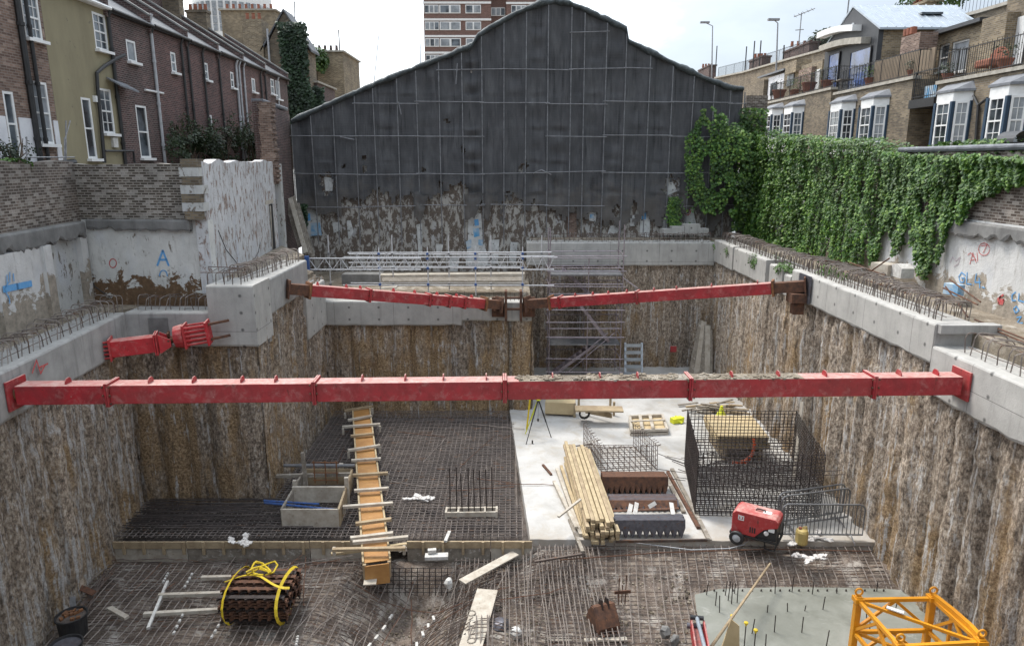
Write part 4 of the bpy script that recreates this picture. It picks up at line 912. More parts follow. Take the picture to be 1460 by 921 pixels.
# ------------------------------------------------------------------ right-hand mews
XR = 17.0
def rr(x, y): return PX(x, y, XR)
def bay(h, xa, xb, yt, yb, split=.46):
    """canted bay: an angled face towards the camera and a front face, under a lead roof"""
    ym = (yt+yb)/2; y1 = rr(xa, ym).y; y0 = rr(xb, ym).y          # far, near
    zt = PX((xa+xb)/2, yt, XR).z; zb_ = PX((xa+xb)/2, yb, XR).z; y0, y1 = y0+(y1-y0)*.17, y1-(y1-y0)*.05; w = y1-y0; pr = .5; c = .42*w
    pts = [V(XR+.02, y0, 0), V(XR-pr, y0+.36*w*.6, 0), V(XR-pr, y1-.36*w*.6, 0), V(XR+.02, y1, 0)]
    b = MB(); b.prism([p+Z*(zb_-.9) for p in pts], Z*.85); bo = b.build('bay', MT['white'], h); b = MB(); b.prism([p+Z*(zt) for p in pts], Z*.34); b.build('fascia', MT['white'], bo)
    m = MB(); ct = sum(pts, V(0, 0, 0))/4
    m.prism([ct+(p-ct)*1.16+Z*(zt+.341) for p in pts], Z*.09); m.add([ct+(p-ct)*1.12+Z*(zt+.43) for p in pts]+[V(XR+.02, y0+.1, zt+.72), V(XR+.02, y1-.1, zt+.72)], [(0, 1, 4), (1, 2, 5, 4), (2, 3, 5)]); m.build('bay_roof', MT['lead'], bo)
    for p in pts[1:3]: MB().bar(p+Z*(zb_-.05), p+Z*zt, .12, .12).build('post', MT['blue_d'], bo)
    MB().bar(pts[0]+Z*zb_+V(-.05, .03, 0), pts[0]+Z*zt+V(-.05, .03, 0), .1, .1).build('post', MT['blue_d'], bo)
    for a, b2 in zip(pts, pts[1:]):
        d = (b2-a); L = d.length; d.normalize(); nd = V(d.y, -d.x, 0); nd = nd if nd.dot(a-V(XR+3, (y0+y1)/2, 0)) > 0 else -nd
        P = lambda u, v, dd=0, a=a, d=d, nd=nd: a+d*u+Z*v-nd*dd
        window(bo, P, .1, L-.1, zb_, zt, 'net' if int(y0*7+L*10) % 3 == 0 else 'sash2', .03, nd, d)
MT['blue_d'] = simple('dark_blue_paint', (.03, .06, .1), (.02, .045, .08), 6, .5, bump=0)
def railing(parent, p0, p1, h=1.05, step=.13, mat='black', name='railing'):
    p0 = V(*p0); p1 = V(*p1); m = MB(); L = (p1-p0).length; n = int(L/step)
    m.bar(p0+Z*h, p1+Z*h, .04, .03); m.bar(p0+Z*.1, p1+Z*.1, .04, .03)
    for i in range(n+1):
        q = p0.lerp(p1, i/n); m.bar(q, q+Z*(h+(.08 if i % 2 else .02)), .011 if i % 12 else .025, n=4)
    return m.build(name, MT[mat], parent)
def mews(label, ya, yb, zc, bays, deep=6.5):
    h = thing('mews_house', label, 'house', (XR+3, (ya+yb)/2, -.4), group='mews houses on the right')
    m = MB(); m.prism([V(XR, ya, -.4), V(XR+deep, ya, -.4), V(XR+deep, yb, -.4), V(XR, yb, -.4)], Z*(zc+.4)); m.build('wall', MT['bk_stock2'], h)
    m = MB(); m.prism([V(XR-.08, ya-.08, zc+.001), V(XR+.3, ya-.08, zc+.001), V(XR+.3, yb+.08, zc+.001), V(XR-.08, yb+.08, zc+.001)], Z*.13); m.build('coping', MT['coping'], h)
    for b in bays: bay(h, *b)
    railing(h, (XR+.15, ya, zc+.13), (XR+.15, yb, zc+.13)); railing(h, (XR+.15, ya, zc+.13), (XR+2.2, ya, zc+.13))
    return h
Yn = rr(1334, 150).y; y1 = rr(1189, 150).y; y0 = rr(1298, 150).y; y3 = rr(1093, 160).y; y2 = rr(1186, 160).y
hN = mews('nearest mews house with two white bays and a red chair on its roof terrace', 14, Yn, 2.98, [(1338, 1392, 146, 211), (1413, 1476, 138, 206)])
hM = mews('middle mews house with two white bays under the black gabled roof room', y0, y1, 3.4, [(1188, 1224, 157, 200), (1231, 1272, 152, 204)])
hF = mews('farthest mews house with two small white bays half hidden by ivy', y2+.3, y3, 3.72, [(1094, 1119, 164, 198), (1122, 1150, 161, 197)])
m = MB(); m.bar(rr(1398, 150)+V(-.08, 0, 0), rr(1394, 205)+V(-.08, 0, 0), .06, n=6); m.bar(rr(1391, 136)+V(-.08, 0, 0), rr(1398, 150)+V(-.08, 0, 0), .05, n=6); m.bar(rr(1411, 140)+V(-.08, 0, 0), rr(1398, 150)+V(-.08, 0, 0), .05, n=6); m.build('drainpipe', MT['black'], hN)
m = MB(); m.bar(rr(1228, 150)+V(-.08, 0, 0), rr(1226, 204)+V(-.08, 0, 0), .05, n=6); m.build('drainpipe', MT['black'], hM)
# recess link between near and middle house with a balcony
lk = thing('mews_link', 'dark recessed link with a balcony between the two nearer mews houses', 'house', (XR+3, (Yn+y0)/2, -.4))
m = MB(); m.box((XR+4, (Yn+y0)/2, 1.3), (3.6, y0-Yn-.02, 3.4)); m.build('wall', MT['bk_stock2'], lk)
m = MB(); m.box((XR+1.0, (Yn+y0)/2, 2.35), (2.2, y0-Yn-.02, .35)); m.build('balcony_slab', MT['black'], lk); railing(lk, (XR, Yn+.05, 2.53), (XR, y0-.05, 2.53), 1.1)
m = MB(); m.box((XR+.3, (Yn+y0)/2-.2, 2.78), (.3, .9, .5)); m.build('planter', MT['poster_b'], lk)
lk2 = thing('mews_link', 'narrow dark recess between the middle and the far mews house', 'house', (XR+3, (y1+y2)/2, -.4))
m = MB(); m.box((XR+3.6, (y1+y2)/2+.1, 1.5), (3.6, max(.3, abs(y2-y1)+.1), 3.8)); m.build('wall', MT['bk_stock2'], lk2)
# roof rooms set back
zM = 3.4
def roof_room():
    XG = 18.6
    g = lambda x, y: PX(x, y, XG)
    ya, yb = g(1248, 90).y, g(1174, 100).y; ze = g(1250, 45).z; zl = g(1175, 66).z; za = g(1217, 12).z; ym = g(1217, 12).y
    ze = (ze+zl)/2
    h = thing('roof_room', 'black gabled roof extension with a pale zinc roof and blue glass doors', 'house', (XG+2, (ya+yb)/2, zM))
    m = MB(); m.prism([V(XG, ya, zM), V(XG, yb, zM), V(XG, yb, ze), V(XG, ym, za), V(XG, ya, ze)], V(.25, 0, 0)); m.build('gable', MT['charcoal'], h)
    m = MB(); m.prism([V(XG+.26, ya+.05, zM), V(XG+5.5, ya+.05, zM), V(XG+5.5, yb-.05, zM), V(XG+.26, yb-.05, zM)], Z*(ze-zM)); m.build('wall', MT['bk_stock'], h)
    m = MB(); L = 5.6
    for a, b in ((V(XG-.05, ya-.2, ze-.08), V(XG-.05, ym, za+.06)), (V(XG-.05, yb+.2, ze-.08), V(XG-.05, ym, za+.06))):
        m.add([a, a+V(L, 0, 0), b+V(L, 0, 0), b, a+Z*.1, a+V(L, 0, .1), b+V(L, 0, .1), b+Z*.1], [(0, 1, 2, 3), (4, 7, 6, 5), (0, 4, 5, 1), (0, 3, 7, 4), (1, 5, 6, 2)])
    ro = m.build('roof', MT['zinc'], h)
    m = MB()
    for k in range(12): x = XG+.3+k*.45; m.bar(V(x, ya-.2, ze+.05), V(x, ym, za+.18), .03, .05)
    m.build('standing_seam', MT['zinc'], ro)
    m = MB(); m.box((XG+3.4, (ya+ym)/2+.1, (ze+za)/2+.22), (1.1, .5, .1)); m.build('rooflight', MT['glass'], ro)
    for (fa, fb, yt, ybt) in ((1182, 1197, 76, 128), (1212, 1241, 70, 126)):
        p = lambda u, v, dd=0: V(XG-.02, 0, v)+V(0, u, 0)+V(dd, 0, 0)
        window(h, p, g(fb, 100).y, g(fa, 100).y, zM+.1, g((fa+fb)/2, yt).z, 'blue', -.02, V(-1, 0, 0), V(0, 1, 0))
    for yy0, yy1, za_, zb_ in ((1176, 1228, 55, 44), (1179, 1241, 74, 62)):
        m = MB(); a, b = g(yy0, za_), g(yy1, zb_); n = 8
        pts = [a.lerp(b, i/n)+Z*(.12*math.sin(i/n*math.pi)) for i in range(n+1)]
        for p, q in zip(pts, pts[1:]): m.prism([p, q, q+Z*.32, p+Z*.32], V(-.5, 0, 0))
        m.build('canopy', MT['coping'] if yy0 > 1176 else MT['white'], h)
    for x in (1203, 1216):
        m = MB(); c = g(x, 41 if x < 1210 else 38); m.lathe(c, [(.2, -.02), (.2, .04)], 14, Matrix.Rotation(-math.pi/2, 3, 'Y')); m.build('porthole', MT['glass_net'], h)
MT['charcoal'] = simple('charcoal_cladding', (.03, .032, .037), (.045, .047, .052), 4, .5, bump=.05)
roof_room()
def box_at(parent, name, mat, X0, xa, ya_, xb, yb_, depth):
    """upright slab whose face (towards the pit) covers a measured rectangle on the plane x = X0"""
    ym = (ya_+yb_)/2; y1, y0 = PX(xa, ym, X0).y, PX(xb, ym, X0).y; zt, zb2 = PX((xa+xb)/2, ya_, X0).z, PX((xa+xb)/2, yb_, X0).z
    m = MB(); m.box((X0+depth/2, (y0+y1)/2, (zt+zb2)/2), (depth, abs(y1-y0), zt-zb2)); return m.build(name, mat, parent)
ch = thing('chimney_stack', 'squat brown brick chimney with red pots beside the zinc roof room', 'chimney', (18.2, 29.5, zM))
c = box_at(ch, 'stack', MT['bk_brown'], 18.1, 1284, 50, 1310, 84, .8)
b = PX(1297, 50, 18.4)
for k in (-1, 0, 1): MB().lathe(b+V(0, .28*k, 0), [(.15, 0), (.15, .3), (.12, .31)], 10).build('chimney_pot', MT['terracotta'], ch)
m = MB(); a, bb = PX(1248, 82, 17.6), PX(1332, 82, 17.6); zt = PX(1290, 77, 17.6).z
m.prism([V(17.6, bb.y, 3.55), V(17.6, a.y, 3.55), V(17.6, a.y, zt+.05), V(17.6, bb.y, zt-.05)], V(.06, 0, 0)); tag(m.build('reed_screen', MT['reed']), 'brown reed screen fence along the middle roof terrace', 'fence')
# near upper storeys
up = thing('brick_house', 'brick upper storey with white doors behind the nearest roof terrace', 'house', (20.5, 22, 3.0))
def onp(x, y, X0): return PX(x, y, X0)
XU = 19.4
ya, yb = onp(1398, 70, XU).y, onp(1316, 70, XU).y; zt = onp(1360, 44, XU).z
hs = []
for fa, fb, yt, ybt, kd in ((1338, 1352, 63, 100, 'plain'), (1355, 1379, 58, 100, 'blank'), (1319, 1333, 68, 84, 'plain')):
    hs.append((onp(fb, 80, XU).y-ya, onp(fa, 80, XU).y-ya, max(3.05, onp(fb, ybt, XU).z), onp((fa+fb)/2, yt, XU).z, kd))
facade(up, (XU, ya, 0), (0, 1, 0), (-1, 0, 0), yb-ya, 3.0, zt, hs, MT['bk_stock'])
m = MB(); m.box((XU+2.5, (ya+yb)/2, (3+zt)/2), (4.6, yb-ya-.02, zt-3)); m.build('side_wall', MT['bk_stock'], up)
m = MB(); m.box((XU+2.3, (ya+yb)/2, zt+.08), (5.2, yb-ya+.3, .16)); m.build('roof', MT['charcoal'], up)
XV = 18.9
box_at(up, 'chimney_breast', MT['bk_stock'], XV, 1396, 24, 1430, 104, 1.6)
v = thing('brick_house', 'brick house with a tall white door at the right edge of the roof terraces', 'house', (20, 19, 3.0))
ya, yb = onp(1490, 60, XU).y, onp(1428, 60, XU).y
m = MB(); m.box((XU+2.5, (ya+yb)/2, 5.2), (5, yb-ya, 4.6)); m.build('wall', MT['bk_stock2'], v)
box_at(v, 'door', MT['white'], XU-.08, 1434, 26, 1460, 92, .06)
m = MB(); a, b = onp(1428, 26, XU), onp(1490, 8, XU); m.prism([V(XU-.3, b.y, 7.4), V(XU-.3, a.y, 7.4), V(XU+3, a.y, 8.3), V(XU+3, b.y, 8.3)], Z*.1); m.build('roof', MT['zinc'], v)
# long upper parapet of the street behind
ub = thing('brick_terrace', 'long brick rear terrace with railings along its parapet behind the mews', 'house', (27, 40, 0))
XT = 24.0
def ptop(x, y): return PX(x, y, XT)
m = MB(); pr = [(1020, 112), (1060, 104), (1120, 87), (1176, 72), (1250, 45), (1362, 28), (1400, 18), (1462, 0), (1530, -22)]
P3 = [ptop(*p) for p in pr]
for a, b in zip(P3, P3[1:]): m.prism([V(XT, a.y, -.4), V(XT, b.y, -.4), b, a], V(6, 0, 0))
m.build('wall', MT['bk_stock2'], ub)
m = MB()
for a, b in zip(P3, P3[1:]): m.bar(a+V(.1, 0, .08), b+V(.1, 0, .08), .5, .16)
m.build('coping', MT['coping'], ub)
for a, b in zip(P3[:4], P3[1:4]): railing(ub, a+V(.3, 0, .1), b+V(.3, 0, .1), 1.1, .25)
railing(ub, P3[5]+V(.3, 0, .1), P3[8]+V(.3, 0, .1), 1.3, .3)
for x, y, hgt in ((1020, 104, 3), (1062, 103, 2.5), (1073, 101, 2.8), (1082, 100, 2.7), (1116, 90, 1.5)):
    a = ptop(x, y); MB().bar(a, a+Z*hgt, .06, n=5).build('vent_pipe', MT['black'], ub)
for i, (x0, x1, y) in enumerate(((1074, 1092, 93), (1124, 1160, 78), (1000, 1016, 104), (1300, 1330, 22))):
    a, b = PX(x0, y, XT+2), PX(x1, y, XT+2); m = MB(); m.box(((a+b)/2-Z*.5), (.9, abs(a.y-b.y), 2.2)); m.box(((a+b)/2+Z*.62), (1.05, abs(a.y-b.y)+.2, .16)); c = m.build('chimney', MT['bk_dark' if i < 3 else 'bk_stock'], ub)
    for k in range(4): MB().lathe((a+(b-a)*(k+.5)/4)+Z*.7, [(.16, 0), (.12, .42), (.15, .46)], 8).build('chimney_pot', MT['terracotta'], c)
fb = thing('brick_house', 'pale blue and brick roof storey behind the far roof terrace', 'house', (19.5, 44, 3.7))
box_at(fb, 'wall', MT['whitewash'], 19.0, 1095, 108, 1117, 140, 3); box_at(fb, 'brick_wall', MT['bk_stock'], 19.0, 1117.5, 94, 1170, 140, 3)
m = MB(); a, b = PX(1080, 112, 18.8), PX(1117, 100, 18.8); m.prism([a, b, b+V(3.2, 0, .5), a+V(3.2, 0, .5)], Z*.12); m.build('roof', MT['lead'], fb)
box_at(fb, 'window', MT['glass'], 18.95, 1098, 118, 1107, 135, .04); box_at(fb, 'door', MT['white'], 18.95, 1158, 100, 1168, 128, .04)
for i, (xa, ya_, xb, yb_, mt) in enumerate(((1120, 88, 1135, 104, 'bk_stock'), (1062, 118, 1088, 150, 'bk_stock2'), (1138, 98, 1156, 128, 'bk_brown'))): box_at(fb, 'stack' if i != 1 else 'end_wall', MT[mt], 18.7, xa, ya_, xb, yb_, 1.0)
for xa, xb in ((1122, 1131), (1146, 1154)): box_at(fb, 'window', MT['glass_net'], 18.93, xa, 106, xb, 122, .05)
for i, (x, y) in enumerate(((1190, 96), (1206, 60), (1378, 62))):
    pass
# things on the roof terraces
m = MB(); c = PX(1410, 96, 18.0); c.z = 3.02
def chair(c):
    h = thing('garden_chair', 'dark red upholstered chair on the nearest roof terrace behind the railing', 'chair', c)
    MB().box(c+V(0, 0, .48), (.6, .9, .28)).build('seat', MT['terracotta'], h, bevel=.06)
    m = MB(); m.grid(lambda u, v: c+V(.32, (u-.5)*1.0, .45+.62*v*math.sqrt(max(0.05, 1-(2*u-1)**2*.6))), 8, 4); m.box(c+V(.36, 0, .6), (.1, .8, .6)); m.build('backrest', MT['terracotta'], h)
    for sx in (-.22, .22):
        for sy in (-.36, .36): MB().bar(c+V(sx, sy, 0), c+V(sx, sy, .36), .03, n=5).build('leg', MT['wood'], h)
chair(c+V(0, 0, .1))
def pot(x, y, X0, zf, label, leafmat, s=.22):
    c = PX(x, y, X0); c.z = zf; h = thing('plant_pot', label, 'potted plant', c)
    MB().lathe(c, [(.6*s, 0), (s, s*1.5), (s*1.1, s*1.52), (s*1.1, s*1.7), (s*.8, s*1.6)], 12).build('pot', MT['terracotta'], h)
    m = MB()
    for k in range(90): p = c+V(R(-1, 1), R(-1, 1), R(.6, 2.2))*s*1.3+Z*s; leafm(m, p, p-c, .09)
    m.build('foliage', MT[leafmat], h)
pot(1432, 97, 17.6, 3.13, 'terracotta pot with trailing plant on the nearest roof terrace', 'shrub', .26)
pot(1300, 112, 17.7, 3.55, 'potted plant behind the railing on the middle roof terrace', 'shrub')
pot(1152, 138, 17.6, 3.87, 'large pale leafy pot on the far roof terrace', 'hedge', .4)
pot(1110, 142, 17.6, 3.87, 'wide grey-green plant spilling over the far roof terrace railing', 'shrub', .42); pot(1132, 138, 17.7, 3.87, 'leafy potted plant between the far mews bays', 'ivy', .3); pot(1352, 100, 17.7, 3.13, 'small potted herb on the nearest roof terrace', 'shrub', .2); pot(1240, 122, 17.6, 3.55, 'dark leafy pot beside the blue glass doors', 'ivy', .26)
pot(1178, 130, 17.6, 3.87, 'tall potted shrub beside the black roof room', 'shrub', .32)
def table(c):
    h = thing('garden_table', 'grey slatted garden table on the middle roof terrace', 'table', c)
    MB().box(c+Z*.72, (.7, 1.2, .05)).build('tabletop', MT['wood_grey'], h)
    for sx in (-.28, .28):
        for sy in (-.5, .5): MB().bar(c+V(sx, sy, 0), c+V(sx, sy, .7), .03, n=5).build('leg', MT['wood_grey'], h)
c = PX(1200, 125, 17.9); c.z = 3.55; table(c)
# lamps, aerials, cranes on the skyline
def lamp(x, yb, yt, yd, arm, label):
    a = PY(x, yb, yd); b = PY(x, yt, yd); h = thing('street_lamp', label, 'street lamp', (a.x, yd, a.z-2)); m = MB(); m.bar(V(a.x, yd, a.z-2), b, .09, n=6, r2=.05); m.build('post', MT['galv'], h)
    e = PY(arm, yt-5, yd); m = MB(); m.bar(b, e, .04, n=5); m.build('arm', MT['galv'], h); MB().box(e, (.9, .3, .16)).build('lantern', MT['galv'], h)
lamp(1016, 110, 37, 75, 1005, 'thin street lamp above the right slope of the black gable'); lamp(1109, 80, 33, 60, 1103, 'thin street lamp above the far mews roofs')
h = thing('tv_aerial', 'roof aerial on a thin mast above the mews roofs', 'aerial', PY(1139, 60, 52)); m = MB(); m.bar(PY(1139, 62, 52), PY(1143, 18, 52), .035, n=5); m.build('mast', MT['galv'], h)
m = MB(); m.bar(PY(1132, 24, 52), PY(1162, 12, 52), .03, n=4); m.bar(PY(1134, 43, 52), PY(1146, 42, 52), .03, n=4)
for t_ in range(5): c = PY(1134+t_*6, 23-t_*2.4, 52); m.bar(c-V(.25, .4, .0), c+V(.25, .4, .0), .015, n=4)
m.build('antenna', MT['galv'], h)
for x0, y0, x1, y1, lb in ((532, 116, 540, 50, 'faint leaning crane jib seen over the left slope of the gable'), (599, 90, 600, 62, 'faint thin mast beside the brown tower block'), (1209, 8, 1211, -6, 'thin aerial pole over the zinc roof'), (419, 24, 420, 2, 'thin aerial pole above the ivy-clad gable')):
    yd = 150 if x0 < 700 and x0 > 500 else 55; m = MB(); m.bar(PY(x0, y0, yd)-Z*1.5, PY(x1, y1, yd), .05 if yd == 55 else .1, n=5); tag(m.build('mast', MT['galv_dull' if yd == 55 else 'zinc']), lb, 'mast')
# kettle barbecue by the ivy wall
c = PX(1448, 200, 13.8)
h = thing('barbecue', 'black covered barbecue standing behind the ivy wall at the right edge', 'barbecue', (13.8, c.y, -.4))
m = MB(); m.grid(lambda u, v: V(13.8, c.y, c.z-.05)+V(.32*math.cos(math.pi*v), (u-.5)*.75, .3*math.sin(math.pi*v)), 6, 10); m.box((13.8, c.y, c.z-.14), (.6, .74, .18)); m.build('lid', MT['plastic'], h)
for sx in (-.25, .25):
    for sy in (-.3, .3): MB().bar((13.8+sx, c.y+sy, -.4), (13.8+sx, c.y+sy, c.z-.2), .025, n=5).build('leg', MT['black'], h)
# ================================================================== vegetation
def ivy_wall():
    h = thing('ivy', 'great curtain of bright green ivy hanging over the white wall on the right', 'ivy', (12.4, 28, -3.7))
    m = MB(); rnd = random
    X = 12.55
    # lower edge of the curtain by picture column
    low = [(985, 318), (1010, 330), (1060, 342), (1120, 352), (1180, 366), (1230, 376), (1246, 372), (1256, 330), (1262, 318), (1270, 350), (1276, 366), (1284, 345), (1294, 300), (1298, 345), (1304, 388), (1318, 396), (1334, 372), (1346, 330), (1358, 312), (1368, 320), (1378, 290), (1395, 278), (1410, 274), (1425, 264), (1445, 258), (1475, 262)]
    hi = [(985, 190), (1010, 160), (1040, 172), (1075, 178), (1095, 194), (1150, 197), (1180, 202), (1230, 200), (1250, 208), (1270, 216), (1330, 220), (1400, 220), (1425, 222), (1475, 226)]
    def ip(L, x):
        for a, b in zip(L, L[1:]):
            if a[0] <= x <= b[0]: return a[1]+(b[1]-a[1])*(x-a[0])/(b[0]-a[0])
        return L[-1][1]
    LOW, HI = [], []
    for a in low: p = PX(a[0], a[1], X-.2); LOW.append((p.y, p.z))
    for a in hi: p = PX(a[0], a[1], X-.2); HI.append((p.y, p.z))
    LOW.sort(); HI.sort()
    y0, y1 = LOW[0][0], 36.3
    n = 0
    while n < 60000:
        y = y0+(y1-y0)*rnd.random()**1.25; a, b = ip(LOW, y), ip(HI, y)
        if a > b: continue
        a -= .16*nz((y*5, 1, 1)); b += .12*nz((y*3, 2, 2))
        z = a+(b-a)*rnd.random(); n += 1
        if nz((y*2.6, z*.5, 4)) < -.3: continue
        t = (z-a)/(b-a)
        out = .14+.26*max(0, nz((y*3.2, z*.35, 0)))+.24*max(0, nz((y*1.0, z*.9, 8)))+.12*nz((y*6, z*2.5, 3))
        out += .35*max(0, t-.75)*2+max(0, (y-29)/7)*.5*(1-t*.5)
        out *= rnd.random()**.35
        leafm(m, V(X-max(.03, out), y, z), V(-1, -.15, .35), (.095 if y < 30 else .12)*(.75+.5*rnd.random()), .8)
    # mass on the corner over the netting
    for i in range(5200):
        px_ = 978+rnd.random()*100; top = 148+abs(px_-1012)*.7 if px_ > 1000 else 196-(px_-978)*1.5
        bot = 300+25*nz((px_*.1, 0, 0)) if px_ > 990 else 240+80*rnd.random()
        if px_ < 992 and rnd.random() < .4: continue
        py_ = top+(bot-top)*rnd.random(); p = PY(px_, py_, 36.1-.9*rnd.random()*max(0, min(1, (px_-980)/60)))
        if nz((px_*.06, py_*.04, 1)) < -.25: continue
        leafm(m, p, V(-.3, -1, .3), .14, .7)
    for i in range(700):
        p = PY(962+rnd.gauss(0, 4), 280+rnd.random()*42, 36.15); leafm(m, p, V(0, -1, .2), .12)
    for i in range(2600):
        y_ = R(0, 1); p = V(12.6-1.3*y_, 36.2-.25*random.random(), R(-3.4, 2.6)); leafm(m, p, V(-.6, -1, .3), .14, .7)
    # top growth lying over the wall
    for i in range(4200):
        y = y0+(y1-y0)*rnd.random(); b = ip(HI, y); leafm(m, V(12.5+rnd.random()*.9, y, b-.1+R(-.2, .22)), V(-.3, 0, 1), .12, .1)
    f = m.build('foliage', MT['ivy'], h); struct(f, 'stuff') if False else None
    m = MB()
    for i in range(46):
        y = y0+.6+(y1-y0-1)*rnd.random(); a, b = ip(LOW, y), ip(HI, y)
        if b-a < .8: continue
        m.tube([V(X-.06-.05*R(0, 1), y+R(-.05, .05), a+(b-a)*k/5) for k in range(6)], .014, 4)
    m.build('stem', MT['bark'], h)
ivy_wall()
def crown(mb, c, r, n, s, seed=0, dens=-.1, droop=.3):
    c = Vector(c); k = 0; rnd = random.Random(seed); tries = 0
    while k < n and tries < n*6:
        tries += 1
        d = V(rnd.gauss(0, 1), rnd.gauss(0, 1), rnd.gauss(0, 1)).normalized(); q = rnd.random()**.45
        w = 1+.45*nz((d.x*1.6+seed, d.y*1.6, d.z*1.6)); p = c+V(d.x*r[0], d.y*r[1], d.z*r[2])*q*w
        if nz((p.x*1.3, p.y*1.3, p.z*1.3+seed)) < dens: continue
        leafm(mb, p, d+V(0, 0, .4), s, droop); k += 1
def shrub(label, c, r, n, s, mat, seed=0, base=None, name='shrub', cat='shrub', stems=7, dens=-.1, wisps=0):
    c = Vector(c); b = Vector(base) if base else c-V(0, 0, r[2]); h = thing(name, label, cat, b)
    m = MB(); crown(m, c, r, n, s, seed, dens); rnd = random.Random(seed); st = MB()
    for i in range(wisps):
        q = c+V(rnd.uniform(-.8, .8)*r[0], rnd.uniform(-1, 1)*r[1], rnd.uniform(-.3, .4)*r[2]); e = q+V(rnd.uniform(-.3, .3), rnd.uniform(-.5, .5), rnd.uniform(.5, 1.1)*r[2])
        st.bar(q, e, .008, n=4)
        for j in range(26): leafm(m, q.lerp(e, rnd.random())+V(rnd.uniform(-.08, .08), rnd.uniform(-.08, .08), 0), V(rnd.uniform(-1, 1), rnd.uniform(-1, 1), .5), s*.9, .3)
    m.build('foliage', MT[mat], h); m = st
    for i in range(stems):
        e = c+V(rnd.uniform(-1, 1)*r[0]*.8, rnd.uniform(-1, 1)*r[1]*.8, rnd.uniform(-.1, .9)*r[2]); q = b+V(rnd.uniform(-.1, .1), rnd.uniform(-.1, .1), 0)
        m.tube([q, q.lerp(e, .5)+V(rnd.uniform(-.1, .1), rnd.uniform(-.1, .1), .05), e], .03, 5, [.03, .02, .008])
    m.build('stem', MT['bark'], h); return h
XS = -13.6
def atS(x, y, X=XS): return PX(x, y, X)
shrub('dark straggly bush over the garden wall below the dark red brick house', atS(268, 208), (.5, 1.5, 1.0), 1500, .1, 'shrub', 1, dens=.02, wisps=26, base=(-13.5, atS(268, 208).y, -.4))
shrub('dark straggly bush beside the pale brick pier with white pipes behind', atS(318, 205), (.5, 2.2, .95), 1700, .1, 'shrub', 2, dens=.02, wisps=30, base=(-13.5, atS(318, 205).y, -.4))
shrub('dark bush nearest the broken brick pier on the left', atS(358, 205), (.5, 2.2, 1.1), 1500, .11, 'shrub', 3, dens=.0, wisps=26, base=(-13.5, atS(358, 205).y, -.4))
shrub('thin leggy plant in front of the white painted base at the left edge', atS(18, 215), (.4, 1.0, .45), 420, .07, 'shrub', 4, base=(-13.6, atS(18, 230).y, -.4), stems=10)
shrub('low green weeds sprouting along the top of the left garden wall', PX(12, 238, -12.9), (.25, 1.0, .22), 900, .06, 'weed', 5)
shrub('variegated shrub crowning the ivy at the far corner', PX(1065, 178, 13.2), (.8, 2.2, .7), 2600, .13, 'hedge', 6, base=(13.3, 37, -.4))
h = thing('ivy', 'dark ivy climbing the gable end behind the left terrace', 'ivy', (-15.2, 49.8, -.4)); m = MB()
for i in range(5200):
    z = R(1.2, 9.0); x = -15.4+1.75*random.random()+.5*nz((0, z*.6, 1)); leafm(m, V(x, 49.9-.45*random.random(), z), V(.2, -1, .3), .2)
for i in range(1800):
    z = R(.5, 5); leafm(m, V(-13.9+.9*random.random()+.3*nz((0, z, 4)), 50.7-.3*random.random(), z), V(.2, -1, .3), .18)
m.build('foliage', MT['ivy_dark'], h); MB().tube([V(-14.8, 49.9, -.4), V(-14.6, 49.9, 4), V(-14.9, 49.9, 8)], .06, 5).build('stem', MT['bark'], h)
def tree(label, c, r, n, s, mat, seed, zb=-.4):
    c = Vector(c); h = thing('tree', label, 'tree', (c.x, c.y, zb)); m = MB(); m.tube([V(c.x, c.y, zb), V(c.x+.1, c.y, (zb+c.z)/2), c], .2, 8, [.24, .17, .08])
    for k in range(6):
        e = c+V(R(-.7, .7)*r[0], R(-.7, .7)*r[1], R(-.2, .7)*r[2]); m.tube([V(c.x, c.y, c.z-r[2]*.7), (c+e)/2-V(0, 0, .2), e], .06, 5, [.08, .05, .02])
    m.build('trunk', MT['bark'], h); m = MB(); crown(m, c, r, n, s, seed); m.build('crown', MT[mat], h)
tree('small bright green tree between the ivy-clad gable and the chimney house', PY(449, 83, 57), (1.0, 1.0, 1.1), 1700, .22, 'tree', 11)
tree('leafy treetop above the mews roofs on the right skyline', PX(1330, -2, 27), (1.6, 3.0, 1.1), 1600, .22, 'tree', 12)
tree('dim treetop behind the far mews railings', PX(1172, 56, 27), (.8, 2.4, .8), 900, .25, 'shrub', 13)
shrub('low hedge growing along the top of the ivy wall near the bay windows', PX(1400, 212, 13.6), (.5, 3.0, .3), 2200, .1, 'ivy', 14, base=(13.6, PX(1400, 212, 13.6).y, -.4))
# weeds on the right capping beam
for i, (x, y, rx, ry, n, lb) in enumerate(((1017, 352, .3, .7, 420, 'far corner of the right capping beam'), (1040, 358, .2, .4, 260, 'first notch of the right capping beam'), (1078, 372, .25, .6, 420, 'notch of the right capping beam above the strut'), (1118, 385, .3, .6, 460, 'beam end beside the far strut bracket'), (1100, 372, .3, 1.4, 600, 'foot of the hoops under the ivy'), (1180, 388, .35, 1.2, 420, 'hoops past the far strut'))):
    p = PX(x, y, 9.95 if i not in (4, 5) else 10.5)
    shrub('fresh green weeds growing from the '+lb, p, (rx, ry, .32), n, .075, 'weed', 30+i, name='weed', cat='weeds', stems=4)
m = MB()
h = thing('climber', 'small dark climber on the netting at the left foot of the gable', 'climber', PY(433, 325, 36)); 
for i in range(420): leafm(m, PY(431+R(-4, 6), 290+R(0, 34), 36-.2*R(0, 1)), V(0, -1, .3), .13)
m.build('foliage', MT['ivy_dark'], h)
